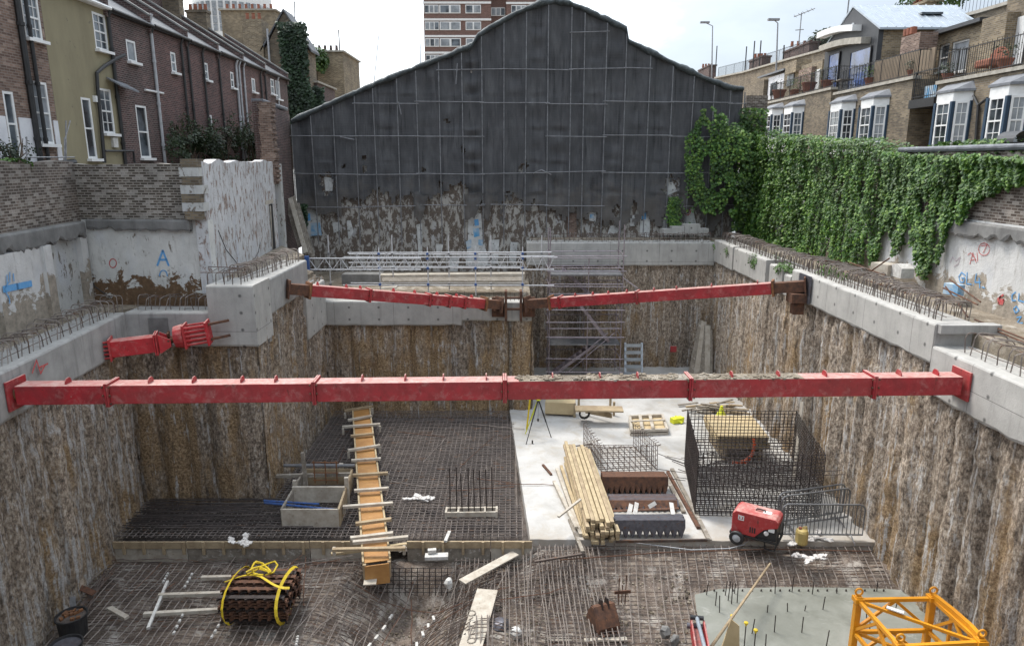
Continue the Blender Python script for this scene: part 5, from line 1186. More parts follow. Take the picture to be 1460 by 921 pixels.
# ================================================================== steel struts
def strut(label, a, b, w, h, joints, fins, ends=('plate', 'plate'), jackl=.7, mat='red'):
    """box strut from a to b in flanged lengths; joints / fins at fractions of the length"""
    a, b = Vector(a), Vector(b); d = b-a; L = d.length; d.normalize(); x = d.cross(Z).normalized(); up = x.cross(d)
    t = thing('steel_strut', label, 'strut', a)
    P = lambda s, i=0, j=0: a+d*s+x*i+up*j
    js = [0]+[j*L for j in joints]+[L]
    cut = {0: jackl if ends[0] == 'jack' else .12, L: jackl if ends[1] == 'jack' else .12}
    for k, (s0, s1) in enumerate(zip(js, js[1:])):
        s0 += cut.get(s0, .045) if s0 in (0,) else .045; s1 -= cut.get(s1, .045) if s1 == L else .045
        m = MB(); m.bar(P(s0), P(s1), w, h, up); m.build('box_section', MT[mat], t, bevel=.012)
    for s in js[1:-1]:
        for e in (-.022, .022):
            m = MB(); m.bar(P(s+e-.018), P(s+e+.018), w+.11, h+.1, up); f = m.build('flange', MT[mat], t, bevel=.005)
            for i in (-1, 1):
                for j in (-1, 0, 1): m2 = MB(); m2.bar(P(s+e*3.2-.012, i*(w/2+.05), j*h*.45), P(s+e*3.2+.012, i*(w/2+.05), j*h*.45), .022, n=6); m2.build('bolt', MT['rust'], f)
    for f in fins:
        s = f*L; m = MB(); q = P(s, 0, h/2); m.prism([q-x*.11, q+x*.11, q+x*.1+up*.07, q+x*.05+up*.12, q-x*.05+up*.12, q-x*.1+up*.07], d*.022); m.build('lug', MT[mat], t)
    for s, sg, e in ((0, 1, ends[0]), (L, -1, ends[1])):
        m = MB(); m.bar(P(s), P(s+sg*.05), w+.22, h+.24, up); m.build('end_plate', MT['rust' if e == 'jack' else mat], t, bevel=.01)
        if e == 'jack':
            m = MB(); m.bar(P(s+sg*.05), P(s+sg*jackl), w*.92, h*.92, up); m.build('jack', MT['rust'], t)
            m = MB(); m.bar(P(s+sg*(jackl-.09)), P(s+sg*(jackl-.02)), w+.14, h+.16, up); m.build('flange', MT['rust_o'], t)
        elif e == 'rust':
            m = MB(); m.bar(P(s+sg*.05), P(s+sg*.42), w*.8, h*.8, up, n=4) if False else m.bar(P(s+sg*.05), P(s+sg*.5), h*.42, n=14); m.build('jack', MT['rust_o'], t)
    return t, P, L, d, x, up
a = V(-10.55, 14.2, -4.79); b = V(9.83, 14.65, -4.72)
t, P, L, d, x, up = strut('long red steel strut spanning the whole pit in the foreground', a, b, .41, .41, [.1, .312, .51, .705, .9], [.055, .14, .185, .235, .27, .36, .405, .445, .49, .56, .61, .65, .75, .80, .85, .93, .97], ('rust', 'plate'))
m = MB()
for k in range(300):
    s = L*(.52+.3*random.random()); i = R(-.19, .19); r = R(.012, .045); c = P(s, i, .21+.05*max(0, nz((s*1.2, i*3, 0))))
    m.box(c, (r*2, r*1.6, r), R(0, 3))
m.grid(lambda u, v: P(L*(.525+.3*u), (v-.5)*.41, .207+max(0, .012+.05*nz((u*9, v*2, 3))+.025*nz((u*60, v*6, 1)))*(1-abs(2*v-1)**3)*min(1, 6*u*(1-u)*3)), 90, 6)
o = m.build('soil', MT['dirt'], t); struct(o, 'stuff')
# raking pair behind
a2 = PX(408, 411, -7.42); br = V(-.42, 27.5, 0); b2 = PY(712, 434, 27.45)
strut('red steel strut raking from the left beam to the central bracket at the far end', a2, b2, .38, .38, [.34, .62, .72, .8], [.12, .24, .3, .45, .55, .66, .76, .84], ('jack', 'jack'), .8)
a3 = PY(752, 433, 27.45); b3 = PX(1150, 407, 9.8)
strut('red steel strut running from the central bracket to the right capping beam', a3, b3, .38, .38, [.1, .14, .44], [.2, .27, .33, .4, .5, .58, .7, .85], ('jack', 'jack'), 1.1)
cb = thing('steel_bracket', 'rusty steel wall bracket with plates where the two far struts meet', 'bracket', ((a3.x+b2.x)/2, 27.6, b2.z-.6)); cxm = (a3.x+b2.x)/2
for sx in (-1, 1): MB().box((cxm+sx*.3, 27.62, b2.z-.05), (.1, .5, 1.2)).build('plate', MT['rust'], cb); MB().box((cxm+sx*.62, 27.72, b2.z-.15), (.5, .12, .8)).build('end_plate', MT['rust'], cb)
for dz in (.25, -.2): MB().bar((cxm-.25, 27.55, b2.z+dz), (cxm+.25, 27.55, b2.z+dz), .05, n=8).build('tie_rod', MT['rust'], cb)
rb = thing('steel_bracket', 'rusty steel corbel bracket under the right end of the far strut', 'bracket', b3+V(-.2, 0, -.8))
m = MB(); m.box(b3+V(-.3, 0, -.4), (.5, .5, .3)); m.build('corbel', MT['rust'], rb); MB().box(b3+V(-.02, .1, -.1), (.06, .9, .9)).build('plate', MT['steel'], rb)
MB().box(b3+V(-.25, 0, -.75), (.35, .3, .4)).build('stiffener', MT['rust'], rb)
# loose strut stub across the left corner
c0 = PY(127, 500, 18.35); c1 = PY(228, 488, 18.95); c2 = PY(250, 480, 19.1); c3 = PY(297, 473, 19.3)
st = thing('strut_stub', 'short red hydraulic strut in two pieces across the left corner of the beams', 'strut', c0)
d = (c1-c0).normalized(); x = d.cross(Z).normalized(); up = x.cross(d)
MB().bar(c0+d*.55, c1-d*.05, .42, .44, up).build('box_section', MT['red2'], st, bevel=.015)
for s in (0.0, .52): MB().bar(c0+d*s, c0+d*(s+.04), .62, .6, up).build('flange', MT['red2'], st)
for k in range(5):
    for sx in (-.18, .18): MB().bar(c0+d*.03+x*sx+up*(-.22+k*.11), c0+d*.53+x*sx+up*(-.22+k*.11), .032, n=6).build('stiffener', MT['red2'], st)
for s in (0, .05): MB().bar(c1-d*(.12-s), c1-d*(.09-s), .6, .58, up).build('flange', MT['red2'], st)
m = MB(); m.prism([c1+up*.27-x*.2, c1+d*.3+up*.1-x*.2, c1+d*.3-up*.1-x*.2, c1-up*.27-x*.2], x*.03); m.prism([c1+up*.27+x*.2, c1+d*.3+up*.1+x*.2, c1+d*.3-up*.1+x*.2, c1-up*.27+x*.2], x*.03)
m.build('cheek', MT['red2'], st)
m = MB(); m.bar(c1+d*.2, c2+d*.2, .09, n=12); k = c1.lerp(c2, .6)
for i in range(6): a = i*math.pi/3; m.bar(k, k+(x*math.cos(a)+up*math.sin(a))*.24, .035, n=5)
m.build('screw_jack', MT['rust'], st)
d2 = (c3-c2).normalized(); x2 = d2.cross(Z).normalized(); u2 = x2.cross(d2)
m = MB(); m.lathe(c2, [(.3, 0), (.34, .2), (.34, .24), (.18, .26), (.16, .02)], 16, (Matrix((x2, u2, d2)).transposed())); m.build('cup', MT['red2'], st)
for s in (.26, .86): m = MB(); q = c2+d2*s; m.bar(q, q+d2*.05, .62, .66, u2); m.build('flange', MT['red2'], st)
for k in range(5):
    for sx in (-.2, .2): MB().bar(c2+d2*.3+x2*sx+u2*(-.24+k*.12), c2+d2*.88+x2*sx+u2*(-.24+k*.12), .034, n=6).build('stiffener', MT['red2'], st)
m = MB()
for dz in (.22, -.22): m.bar(c3+d2*.0+Z*dz, c3+d2*.5+V(0, .2, dz), .1, .06)
m.build('wall_bracket', MT['rust'], st)
m = MB()
for dz in (.2, -.3): m.bar(c0-d*.35+Z*dz, c0+Z*dz*.8, .12, .1)
m.build('wall_bracket', MT['rust'], st)

# ================================================================== scaffolding
def Q(x, y, Y): return PY(x, y, Y)
sc = thing('scaffold_walkway', 'scaffold walkway with lattice beams and blue couplers below the netted gable', 'scaffold', (-4, 30.5, -5.65))
YA, YB = 29.6, 31.0
for Y, pxs in ((YA, (541, 610, 678, 745)), (YB, (470, 560, 640, 700, 772))):
    for p in pxs:
        c = Q(p, 380, Y); top = Q(p, 352 if Y == YA else 335, Y).z; MB().bar((c.x, Y, -5.6 if p < 750 else -3.9), (c.x, Y, top), .028, n=6).build('standard', MT['galv_b'], sc)
        for z in [Q(p, yy, Y).z for yy in (361, 368, 382, 405)]: m = MB(); m.box((c.x, Y-.05, z), (.1, .1, .1)); m.build('coupler', MT['blue' if Y == YA else 'galv_dull'], sc)
for Y, x0, x1, ys in ((YA, 490, 790, (360, 366, 406)), (YB, 500, 745, (362, 374, 381, 403))):
    for yv in ys: a, b = Q(x0+R(-6, 6), yv, Y-.06), Q(x1+R(-6, 6), yv+R(-1, 1), Y-.06); MB().bar(a, b, .025, n=6).build('ledger', MT['galv_b'], sc)
def lattice(x0, x1, yt, yb, Y, n):
    m = MB(); a, b, c, d = Q(x0, yt, Y), Q(x1, yt, Y), Q(x0, yb, Y), Q(x1, yb, Y); m.bar(a, b, .028, n=6); m.bar(c, d, .028, n=6)
    for i in range(n):
        f, g = i/n, (i+1)/n; h = (f+g)/2; m.bar(a.lerp(b, f), c.lerp(d, h), .016, n=5); m.bar(c.lerp(d, h), a.lerp(b, g), .016, n=5)
        if i % 2 == 0: m.bar(a.lerp(b, f), c.lerp(d, f), .016, n=5)
    m.build('lattice_beam', MT['galv_b'], sc)
lattice(440, 600, 368, 384, 28.9, 7); lattice(508, 745, 360, 380, 30.4, 11); lattice(742, 790, 365, 384, 29.2, 3)
m = MB(); m.box(Q(438, 382, 28.7), (.18, .2, 1.0)); m.build('post_clamp', MT['blue'], sc)
m = MB(); m.bar(Q(440, 394, 28.9), Q(452, 395, 28.9), .03, n=6); m.build('transom', MT['galv_b'], sc)
for i in range(4): y = 29.9+i*.25; MB().bar((Q(545, 404, y).x, y, -5.02), (Q(745, 404, y).x, y, -5.0), .225, .04).build('board', MT['wood_grey'], sc)
m = MB(); m.bar(Q(543, 398, 32.6), Q(748, 396, 32.6), .55, .5); tag(m.build('timber_baulk', MT['wood_pale']), 'thick pale beam lying behind the scaffold walkway at the foot of the gable', 'beam')
m = MB(); m.bar(Q(490, 398, 32.9), Q(545, 398, 32.9), .8, .6); tag(m.build('concrete_block', MT['conc_old']), 'grey concrete block behind the left end of the scaffold walkway', 'block')
m = MB(); m.bar(Q(545, 410, 28.9), Q(566, 409, 28.9), .3, .06); tag(m.build('scaffold_board', MT['wood_pale']), 'pale board lying on the low beam below the walkway', 'board')
# stair tower
tw = thing('stair_tower', 'tall mauve-grey scaffold stair tower standing on the white slab against the far piles', 'scaffold', (3.3, 32.3, ZS))
TX0, TX1, TY0, TY1 = Q(783, 500, 31.8).x, Q(885, 500, 31.8).x, 31.9, 33.5
for X_ in (TX0, TX1, (TX0+TX1)/2+.1):
    for Y_ in (TY0, TY1):
        mid = abs(X_-(TX0+TX1)/2-.1) < .01; MB().bar((X_, Y_, ZS+.05), (X_, Y_, (-3.3 if not mid else -4.6)+R(-.3, .6)), .026, n=6).build('standard', MT['galv_mauve'], tw)
lv = [ZS+.5, ZS+1.15, ZS+2.2, ZS+2.9, ZS+3.5, ZS+4.6, ZS+5.3, ZS+6.0]
for z in lv:
    for Y_ in (TY0-.05, TY1+.05): MB().bar((TX0-.15, Y_, z), (TX1+.15, Y_, z+R(-.03, .03)), .024, n=6).build('ledger', MT['galv_mauve'], tw)
    for X_ in (TX0, TX1): MB().bar((X_-.05, TY0-.1, z+.08), (X_-.05, TY1+.1, z+.08), .024, n=6).build('transom', MT['galv_mauve'], tw)
for k, z in enumerate((ZS+1.8, ZS+3.9, ZS+5.1)):
    MB().box(((TX0+TX1)/2, (TY0+TY1)/2, z), (TX1-TX0, TY1-TY0-.1, .06)).build('deck', MT['galv_dull'], tw)
    for zz in (.35, .8): MB().bar((TX0, TY0-.03, z+zz), (TX1, TY0-.03, z+zz), .022, n=6).build('guard_rail', MT['galv_mauve'], tw)
for (z0, z1, f0, f1, Y_) in ((ZS+4.0, ZS+1.85, .35, .85, TY0+.3), (ZS+1.85, ZS+.05, .7, .0, TY0+.3), (ZS+5.2, ZS+3.95, .2, .6, TY1-.4)):
    m = MB(); a, b = V(TX0+(TX1-TX0)*f0, Y_, z0), V(TX0+(TX1-TX0)*f1, Y_, z1)
    for dy in (0, .6): m.bar(a+V(0, dy, 0), b+V(0, dy, 0), .14, .04, V(0, 1, 0))
    for i in range(9): c = a.lerp(b, (i+.5)/9); m.box(c+V(0, .3, 0), (.2, .6, .03))
    m.build('stair_flight', MT['galv_mauve'], tw)
MB().bar((TX0+.1, TY0, ZS+.1), (TX1-.6, TY0, ZS+2.4), .024, n=6).build('brace', MT['galv_mauve'], tw); MB().bar((TX0+.5, TY0, ZS+.1), (TX1-.3, TY0, ZS+2.4), .02, n=6).build('brace', MT['galv_mauve'], tw)
MB().bar((TX1, TY0-.05, ZS+5.0), (TX1+.6, TY0-.6, ZS+4.6), .02, n=6).build('brace', MT['galv_mauve'], tw)
# step panel, leaning planks
lp = thing('step_ladder', 'grey steel step panel with four openings leaning on the far piles', 'steps', (5.5, 33.4, ZS))
for p in (891.5, 915): a, b = Q(p, 535, 33.1), Q(p, 488, 33.7); MB().bar(a, b, .1, .08, V(0, -1, 0)).build('stile', MT['zinc'], lp)
for i in range(5):
    a, b = Q(891, 532-i*10, 33.1+.12*i), Q(915, 532-i*10, 33.1+.12*i); MB().bar(a, b, .05, .16, Z).build('tread', MT['zinc'], lp)
for i, (x0, y0, x1, y1) in enumerate(((984, 540, 1000, 456), (992, 540, 1004, 458), (1000, 540, 1008, 462), (1008, 540, 1009, 464), (1012, 540, 1012, 470))):
    m = MB(); Yb, Yt = 32.7, 33.6-.04*i; a, b = Q(x0, y0, Yb), Q(x1, y1, Yt); a.z = ZS+.03; m.bar(a, b, .25, .045, V(0, -1, 0))
    tag(m.build('scaffold_board', MT['wood_pale' if i % 2 else 'wood_grey']), 'tall weathered boards leaning side by side in the far right corner of the pit', 'board', 'boards leaning in the far right corner')
m = MB(); a, b = PX(1136, 640, 9.3), PX(1144, 572, 9.75); a.z = ZS+.02; m.bar(a, b, .22, .05, V(-1, 0, 0)); tag(m.build('scaffold_board', MT['wood_pale']), 'single pale board leaning on the right pile wall behind the rebar cage', 'board')
m = MB(); c = Q(960, 497, 33.9); m.box(c, (.3, .08, .3)); tag(m.build('wall_box', MT['red']), 'tiny red box fixed to the far pile wall left of the leaning boards', 'box')
# ================================================================== things on the pit floor
ZM = -10.2        # top of the left mat
def mat_bars(mb, xs, y0, y1, z, r, axis, fx=None, jit=.02, seg=5, keep=None, drop=0.0):
    """a layer of bars: axis 'y' runs away from the camera at each x, axis 'x' across at each y"""
    for c in xs:
        if random.random() < drop: continue
        o = R(-jit, jit); pts = []
        for i in range(seg+1):
            t_ = i/seg; s = y0+(y1-y0)*t_
            p = (c+o+R(-.006, .006), s) if axis == 'y' else (s, c+o+R(-.006, .006))
            if keep and not keep(*p): 
                if len(pts) > 1: mb.tube(pts, r, 4)
                pts = []; continue
            zz = z(p[0], p[1]) if callable(z) else z
            pts.append(V(p[0], p[1], zz+R(-.012, .012)))
        if len(pts) > 1: mb.tube(pts, r, 4)
def frange(a, b, s):
    r = []
    while a < b: r.append(a); a += s
    return r
def lx(y): return -10.75-.105*(y-13)        # foot of the left wall
t = thing('rebar_mat', 'dense dark rebar mat covering the left half of the pit floor', 'rebar', (-4, 22, -10.5))
def kp(x, y):
    left = lx(y)+.05 if y < 19.8 else -7.5
    return x > left and x < .35-.03*(y-17.7) and 17.72 < y < 27.9
m = MB(); mat_bars(m, frange(17.8, 27.9, .15), -12, .5, -10.2, .013, 'x', seg=60, keep=kp); m.build('cross_bars', MT['rebar_m'], t)
m = MB(); mat_bars(m, frange(-11.6, .5, .17), 17.75, 27.9, -10.225, .013, 'y', seg=26, keep=kp); m.build('long_bars', MT['rebar_p'], t)
m = MB(); mat_bars(m, frange(17.8, 27.9, .2), -12, .5, -10.42, .012, 'x', seg=60, keep=kp); mat_bars(m, frange(-11.6, .5, .2), 17.75, 27.9, -10.445, .012, 'y', seg=26, keep=kp); m.build('lower_bars', MT['rebar_d'], t)
# a stacked layer of thicker bars near the left step
m = MB()
for i in range(26): y = 18.1+i*.07; m.tube([V(lx(18)+.2+R(-.1, .3), y, -10.12+.02*R(-1, 1)), V(-6.6+R(-1.2, 1.0), y+R(-.1, .1), -10.13)], .014, 4)
struct(tag(m.build('loose_bars', MT['rebar_d']), 'layer of loose dark bars on the mat below the left step wall', 'rebar'), 'stuff')
# near mats following the ground
def nh(x, y): return -10.86+near_h(x, y)
t = thing('rebar_mat', 'rusty rebar mat in the lower foreground on the left with open mud under it', 'rebar', (-6, 15.5, -10.9))
kn = lambda x, y: lx(y)+.1 < x < -3.4 and y < 17.4
zn = lambda x, y: nh(x, y)+.2
m = MB(); mat_bars(m, frange(-11.5, -3.4, .19), 12.6, 17.4, lambda x, y: zn(x, y)+.025, .013, 'y', seg=14, keep=lambda x, y: kn(x, y)); m.build('long_bars', MT['rebar_p'], t)
m = MB(); mat_bars(m, frange(12.7, 17.4, .15), -11.5, -3.4, zn, .013, 'x', seg=40, keep=kn, drop=.08); mat_bars(m, frange(12.7, 17.4, .22), -11.5, -3.4, lambda x, y: nh(x, y)+.08, .012, 'x', seg=30, keep=kn, drop=.1); m.build('cross_bars', MT['rebar'], t)
t = thing('rebar_mat', 'dense rusty rebar mat with long pale bars in the middle foreground', 'rebar', (0, 15.5, -10.9))
def fanbars(m, x0s, ya, yb, skew, z, r, seg=12):
    for c in x0s:
        o = R(-.04, .04); k = skew(c)+R(-.02, .02)
        m.tube([V(c+o+k*(y-ya), y, z(c+o+k*(y-ya), y)+R(-.01, .015)) for y in [ya+(yb-ya)*i/seg for i in range(seg+1)]], r, 4)
zt = lambda x, y: nh(x, y)+.24
m = MB(); fanbars(m, frange(-1.5, 2.4, .12), 17.35, 12.6, lambda c: -.02-.0*c, zt, .0125); m.build('long_bars', MT['rebar_p'], t)
m = MB(); mat_bars(m, frange(12.8, 17.3, .15), -1.6, 2.7, lambda x, y: zt(x, y)-.03, .012, 'x', seg=22, drop=.1); m.build('cross_bars', MT['rebar'], t)
m = MB(); mat_bars(m, frange(15.4, 17.3, .12), -1.6, 1.9, lambda x, y: nh(x, y)+.1, .012, 'x', seg=14); mat_bars(m, frange(-1.5, 2.0, .2), 15.2, 17.3, lambda x, y: nh(x, y)+.08, .012, 'y', seg=6); m.build('lower_bars', MT['rebar'], t)
t = thing('rebar_mat', 'open rebar mat with slanting pale bars between the white slab and the wet cement', 'rebar', (5, 16.5, -10.7))
zs = lambda x, y: -10.32-.33*max(0, min(1, (17.5-y)/1.5))+.02*nz((x, y, 0))
m = MB(); fanbars(m, frange(.6, 11.0, .2), 17.55, 13.9, lambda c: -.34 if False else .12, lambda x, y: max(zs(x, y), nh(x, y)+.06) if x < 4.3 or y > 16.2 else zs(x, y)-.1, .0125, 9)
m.build('slanting_bars', MT['rebar_p'], t)
m = MB(); mat_bars(m, frange(13.0, 17.5, .18), .6, 4.4, lambda x, y: max(zs(x, y), nh(x, y)+.05)-.025, .012, 'x', seg=14, drop=.15); mat_bars(m, frange(16.15, 17.5, .12), 4.4, 9.9, lambda x, y: zs(x, y)-.025, .012, 'x', seg=18); m.build('cross_bars', MT['rebar'], t)
for y, o in ((17.0, .0), (16.95, .05)): pass
m = MB(); m.tube([V(1.3, 16.75, -10.3), V(4, 17.0, -10.24), V(7, 17.15, -10.22), V(9.7, 17.1, -10.26)], .016, 5); tag(m.build('rebar', MT['rust']), 'single long rusty bar lying across the slanting bars in front of the slab', 'rebar')
# inclined trench meshes
t = thing('rebar_mat', 'v-shaped rebar meshes lining the trench below the plywood channel', 'rebar', (-2.6, 15.5, -11.5))
for sg in (-1, 1):
    m = MB()
    for i in range(26):
        y = 17.1-i*.17; c = -2.45+.28*(y-16); m.tube([V(c+sg*2.0, y, nh(c+sg*2.0, y)+.28), V(c+sg*1.1, y-.04, nh(c+sg*1.1, y)+.3), V(c+sg*.45, y-.1, nh(c, y)+.12), V(c+sg*.2, y-.1, nh(c, y)+.05)], .0125, 4)
    m.build('rib_bars', MT['rebar'], t)
    m = MB()
    for k in range(9):
        e = .35+k*.22; m.tube([V(-2.45+.28*(y-16)+sg*e, y, nh(-2.45+.28*(y-16)+sg*e, y)+.25) for y in (17.1, 16, 15, 14, 13, 12.6)], .0125, 4)
    m.build('long_bars', MT['rebar_p'], t)
m = MB()
for k in range(7):
    z = -10.55-k*.1; m.bar((-4.0, 16.75-k*.03, z), (-1.6, 16.75-k*.03, z), .011, n=4)
for k in range(15): x = -3.95+k*.16; m.bar((x, 16.7, -10.5), (x, 16.5, -11.2), .011, n=4)
m.build('end_mesh', MT['rebar_d'], t)
for sg in (-1, 1):
    for k in range(7):
        y = 15.7-k*.37+R(-.05, .05); c = -2.45+.28*(y-16)+sg*.55; z = nh(c, y)+.33
        m = MB(); m.box((c, y, z-.05), (.06, .16, .06), .25*sg+R(-.3, .3)); tag(m.build('spacer_block', MT['conc_blk']), 'white spacer blocks in two lines along the trench meshes', 'spacer', 'white spacers along the trench')
# timber edge board
eb = thing('edge_board', 'long timber edge formwork separating the rebar mat from the lower foreground', 'formwork', (-5, 17.55, -10.85))
for i, (x0, x1) in enumerate(((-11.0, -9.0), (-8.98, -5.6), (-5.58, -4.0), (-2.9, -.6), (-.58, .55))):
    m = MB(); m.box(((x0+x1)/2, 17.5+R(-.02, .02), -10.30), (x1-x0, .05, .2)); m.build('board', MT['wood'], eb)
    m = MB(); m.box(((x0+x1)/2, 17.53, -10.62), (x1-x0, .03, .42)); m.build('panel', MT['wood_grey' if i % 2 else 'wood_pale'], eb)
for i in range(21):
    x = -10.7+i*.55
    if -4 < x < -2.9: continue
    m = MB(); m.box((x, 17.45, -10.37), (.07, .06, .38)); m.build('peg', MT['wood'], eb)
# plywood channel with battens
wa, wb = PZ(515, 583, ZM+.35), PZ(537, 800, ZM+.2)
ch = thing('plywood_channel', 'long orange plywood channel with timber cross battens running away over the rebar mat', 'formwork', wb)
d = (wa-wb); L = d.length; d.normalize(); x = d.cross(Z).normalized(); up = x.cross(d); WD = .62
for i in range(5):
    s0, s1 = L*i/5+.004, L*(i+1)/5-.004; m = MB(); m.bar(wb+d*s0+up*.0, wb+d*s1, WD, .02, up); m.build('plywood_panel', MT['ply'], ch)
for sg in (-1, 1):
    m = MB(); m.bar(wb+x*sg*(WD/2+.03)-up*.05, wa+x*sg*(WD/2+.03)-up*.05, .05, .22, up); m.build('side_rail', MT['wood_new'], ch)
    m = MB(); m.bar(wb-d*.05+x*sg*WD/2-Z*.45, wb-d*.05+x*sg*WD/2, .08, .08); m.build('leg', MT['wood'], ch)
bt = [(582, 491, 531), (595, 496, 530), (606, 488, 542), (619.5, 500, 533), (638, 496, 542), (655, 501, 543), (675, 500, 553), (697, 505, 554), (720, 489, 560), (743, 507, 558), (763, 500, 560), (769, 503, 582), (782, 474, 578)]
for i, (y, xa, xb) in enumerate(bt):
    a, b = PZ(xa, y+R(1, 4), ZM+.42), PZ(xb, y-R(1, 4), ZM+.42); m = MB(); m.bar(a, b, .11, .08); bt_ = m.build('batten', MT['wood_pale' if i % 3 else 'wood'], ch)
    if i % 2 == 0:
        for e in (a, b): m = MB(); m.box(e.lerp(wb.lerp(wa, .5), .03)-Z*.14, (.07, .07, .24)); m.build('block', MT['wood_pale'], bt_)
m = MB(); m.box(wb-d*.1-Z*.3, (WD, .03, .55), math.atan2(x.y, x.x)); m.build('end_panel', MT['ply'], ch)
# timber box formwork on the left of the channel
bx = thing('timber_box', 'open timber box formwork with posts on the rebar mat left of the channel', 'formwork', PZ(450, 745, ZM))
p = {k: PZ(*v, ZM) for k, v in dict(a=(403, 750), b=(484, 750), c=(503, 690), d=(436, 690)).items()}
H = .55
def wallbd(a, b, z0, z1, t_=.06, mt='wood_grey', nm='side_board'): m = MB(); m.bar(V(a.x, a.y, (z0+z1)/2), V(b.x, b.y, (z0+z1)/2), t_, z1-z0); return m.build(nm, MT[mt], bx)
wallbd(p['a'], p['b'], ZM, ZM+H, .06, 'wood_pale'); wallbd(p['b'], p['c'], ZM, ZM+H, .06, 'wood'); wallbd(p['d'], p['c'], ZM, ZM+H, .06, 'wood'); wallbd(p['a'], p['d'], ZM, ZM+H)
i_ = lambda a, b, f: p[a].lerp(p[b], f)
wallbd(i_('a', 'd', .45), i_('b', 'c', .45), ZM+.15, ZM+H+.1, .08, 'wood_pale', 'cross_board'); wallbd(i_('a', 'd', .8)+V(-.8, 0, 0), i_('b', 'c', .85), ZM+.5, ZM+.6, .1, 'wood_grey', 'cross_board')
for q, hgt in ((i_('a', 'd', .5), .75), (i_('b', 'c', .5), .85), (i_('d', 'c', .75), .7), (i_('a', 'b', .2), .5), (i_('a', 'b', .45), .45), (i_('a', 'b', .75), .5)):
    m = MB(); m.box(q+Z*hgt/2+V(.02, .08, 0), (.12, .1, hgt)); m.build('post', MT['wood_pale'], bx)
m = MB(); m.bar(PZ(438, 706, ZM), PZ(438, 706, ZM)+V(-.05, 0, 1.45), .11, .09, V(0, 1, 0)); m.build('tall_post', MT['wood_grey'], bx)
m = MB(); m.bar(p['d']+V(-.7, .1, .62), p['c']+V(.1, .0, .66), .05, n=6); m.build('rail', MT['galv_dull'], bx)
m = MB(); m.bar(PZ(377, 716, ZM+.45), PZ(478, 726, ZM+.5), .035, n=6); m.bar(PZ(376, 713, ZM+.5), PZ(455, 718, ZM+.5), .03, n=6); tag(m.build('prop', MT['blue']), 'long blue adjustable prop lying across the timber box', 'prop')
m = MB(); c = PZ(464, 690, ZM+.3)
for s in (-.35, 0, .35): m.bar(c+V(s, .1, 0), c+V(s, .1, .75), .02, n=5)
for z in (.1, .35, .7): m.bar(c+V(-.4, .1, z), c+V(.4, .1, z), .02, n=5)
tag(m.build('starter_cage', MT['rust_o']), 'small red-brown starter frame standing in the timber box', 'rebar')
# white trough with tall starter bars
tr = thing('starter_trough', 'pale timber trough with tall black starter bars on the rebar mat', 'formwork', PZ(670, 738, ZM))
a, b = PZ(636, 738, ZM), PZ(708, 737, ZM)
for dy in (0, .28): m = MB(); m.bar(a+V(0, dy, .12), b+V(0, dy, .12), .06, .14); m.build('side_board', MT['wood_pale'], tr)
for f in (0, .24, .77, 1): q = a.lerp(b, f); m = MB(); m.bar(q+V(0, -.03, .1), q+V(0, .32, .1), .06, .2); m.build('end_board', MT['wood_pale'], tr)
for i in range(8):
    q = a.lerp(b, .08+.84*i/7)+V(0, .06+.16*(i % 2), 0); m = MB(); m.bar(q, q+V(R(-.03, .03), R(-.02, .05), 1.5+R(-.12, .08)), .018, n=5); m.build('starter_bar', MT['rebar_d'], tr)
# loose boards
def board(x0, y0, x1, y1, z, w, label, mat='wood_pale', t_=.04, name='loose_board', cat='board', group=None, z1=None):
    a, b = PZ(x0, y0, z), PZ(x1, y1, z if z1 is None else z1); m = MB(); m.bar(a, b, w, t_); return tag(m.build(name, MT[mat], bevel=.004), label, cat, group)
board(659, 829, 735, 788, -10.5, .27, 'cement-splashed board lying diagonally on the rebar in the middle foreground')
b_ = board(667, 935, 695, 840, -10.42, .52, 'wide pale scaffold board with dark ring stains at the bottom middle')
m = MB(); top = Z*.026
for (x0, y0, r) in ((672, 873, .1), (672, 912, .09)): c = PZ(x0, y0, -10.39); ribbon(m, ring(c, V(1, 0, 0), V(0, 1, 0), r, 10), .025, Z)
m.build('stain', MT['wood_grey'], b_)
m = MB(); c = PZ(528, 827, -10.42); m.box(c, (.32, .36, .03), .1); tag(m.build('plywood_offcut', MT['wood_pale']), 'small square plywood offcut lying on the trench mesh', 'board')
board(635, 771, 641, 757, -10.12, .09, 'short white batten on the rebar mat near the timber edge', 'conc_blk', .06)
board(606, 793, 639, 792, -10.42, .22, 'flat white offcut lying against the timber edge', 'conc_blk', .1); board(610, 785, 622, 784, -10.3, .12, 'tiny white offcut by the timber edge', 'conc_blk', .1)
board(472, 789, 580, 775, -10.05, .1, 'long pale batten lying across the near end of the plywood channel', 'wood_new', .07); board(568, 784, 579, 780, -10.1, .1, 'short wooden chock at the near end of the plywood channel', 'wood_pale', .08)
board(226, 848, 322, 845, -10.5, .1, 'square timber bearer under the strapped bundle, upper one', 'wood_pale', .09, 'bearer', 'timber'); board(205, 875, 322, 868, -10.52, .1, 'square timber bearer under the strapped bundle, lower one', 'wood_pale', .09, 'bearer', 'timber'); board(287, 823, 330, 822, -10.5, .1, 'short timber bearer behind the strapped bundle', 'wood_pale', .09, 'bearer', 'timber')
board(156, 866, 181, 880, -10.55, .12, 'short pale offcut lying on the rebar near the black tub', 'wood_pale', .07); board(211, 895, 239, 828, -10.5, .07, 'thin white rail lying across the rebar at lower left', 'conc_blk', .06)
board(757, 911, 815, 911, -10.7, .1, 'pale half-buried board at the bottom middle, left one', 'wood_pale', .04); board(833, 912, 894, 910, -10.68, .12, 'pale half-buried board at the bottom middle, right one', 'wood_pale', .04)
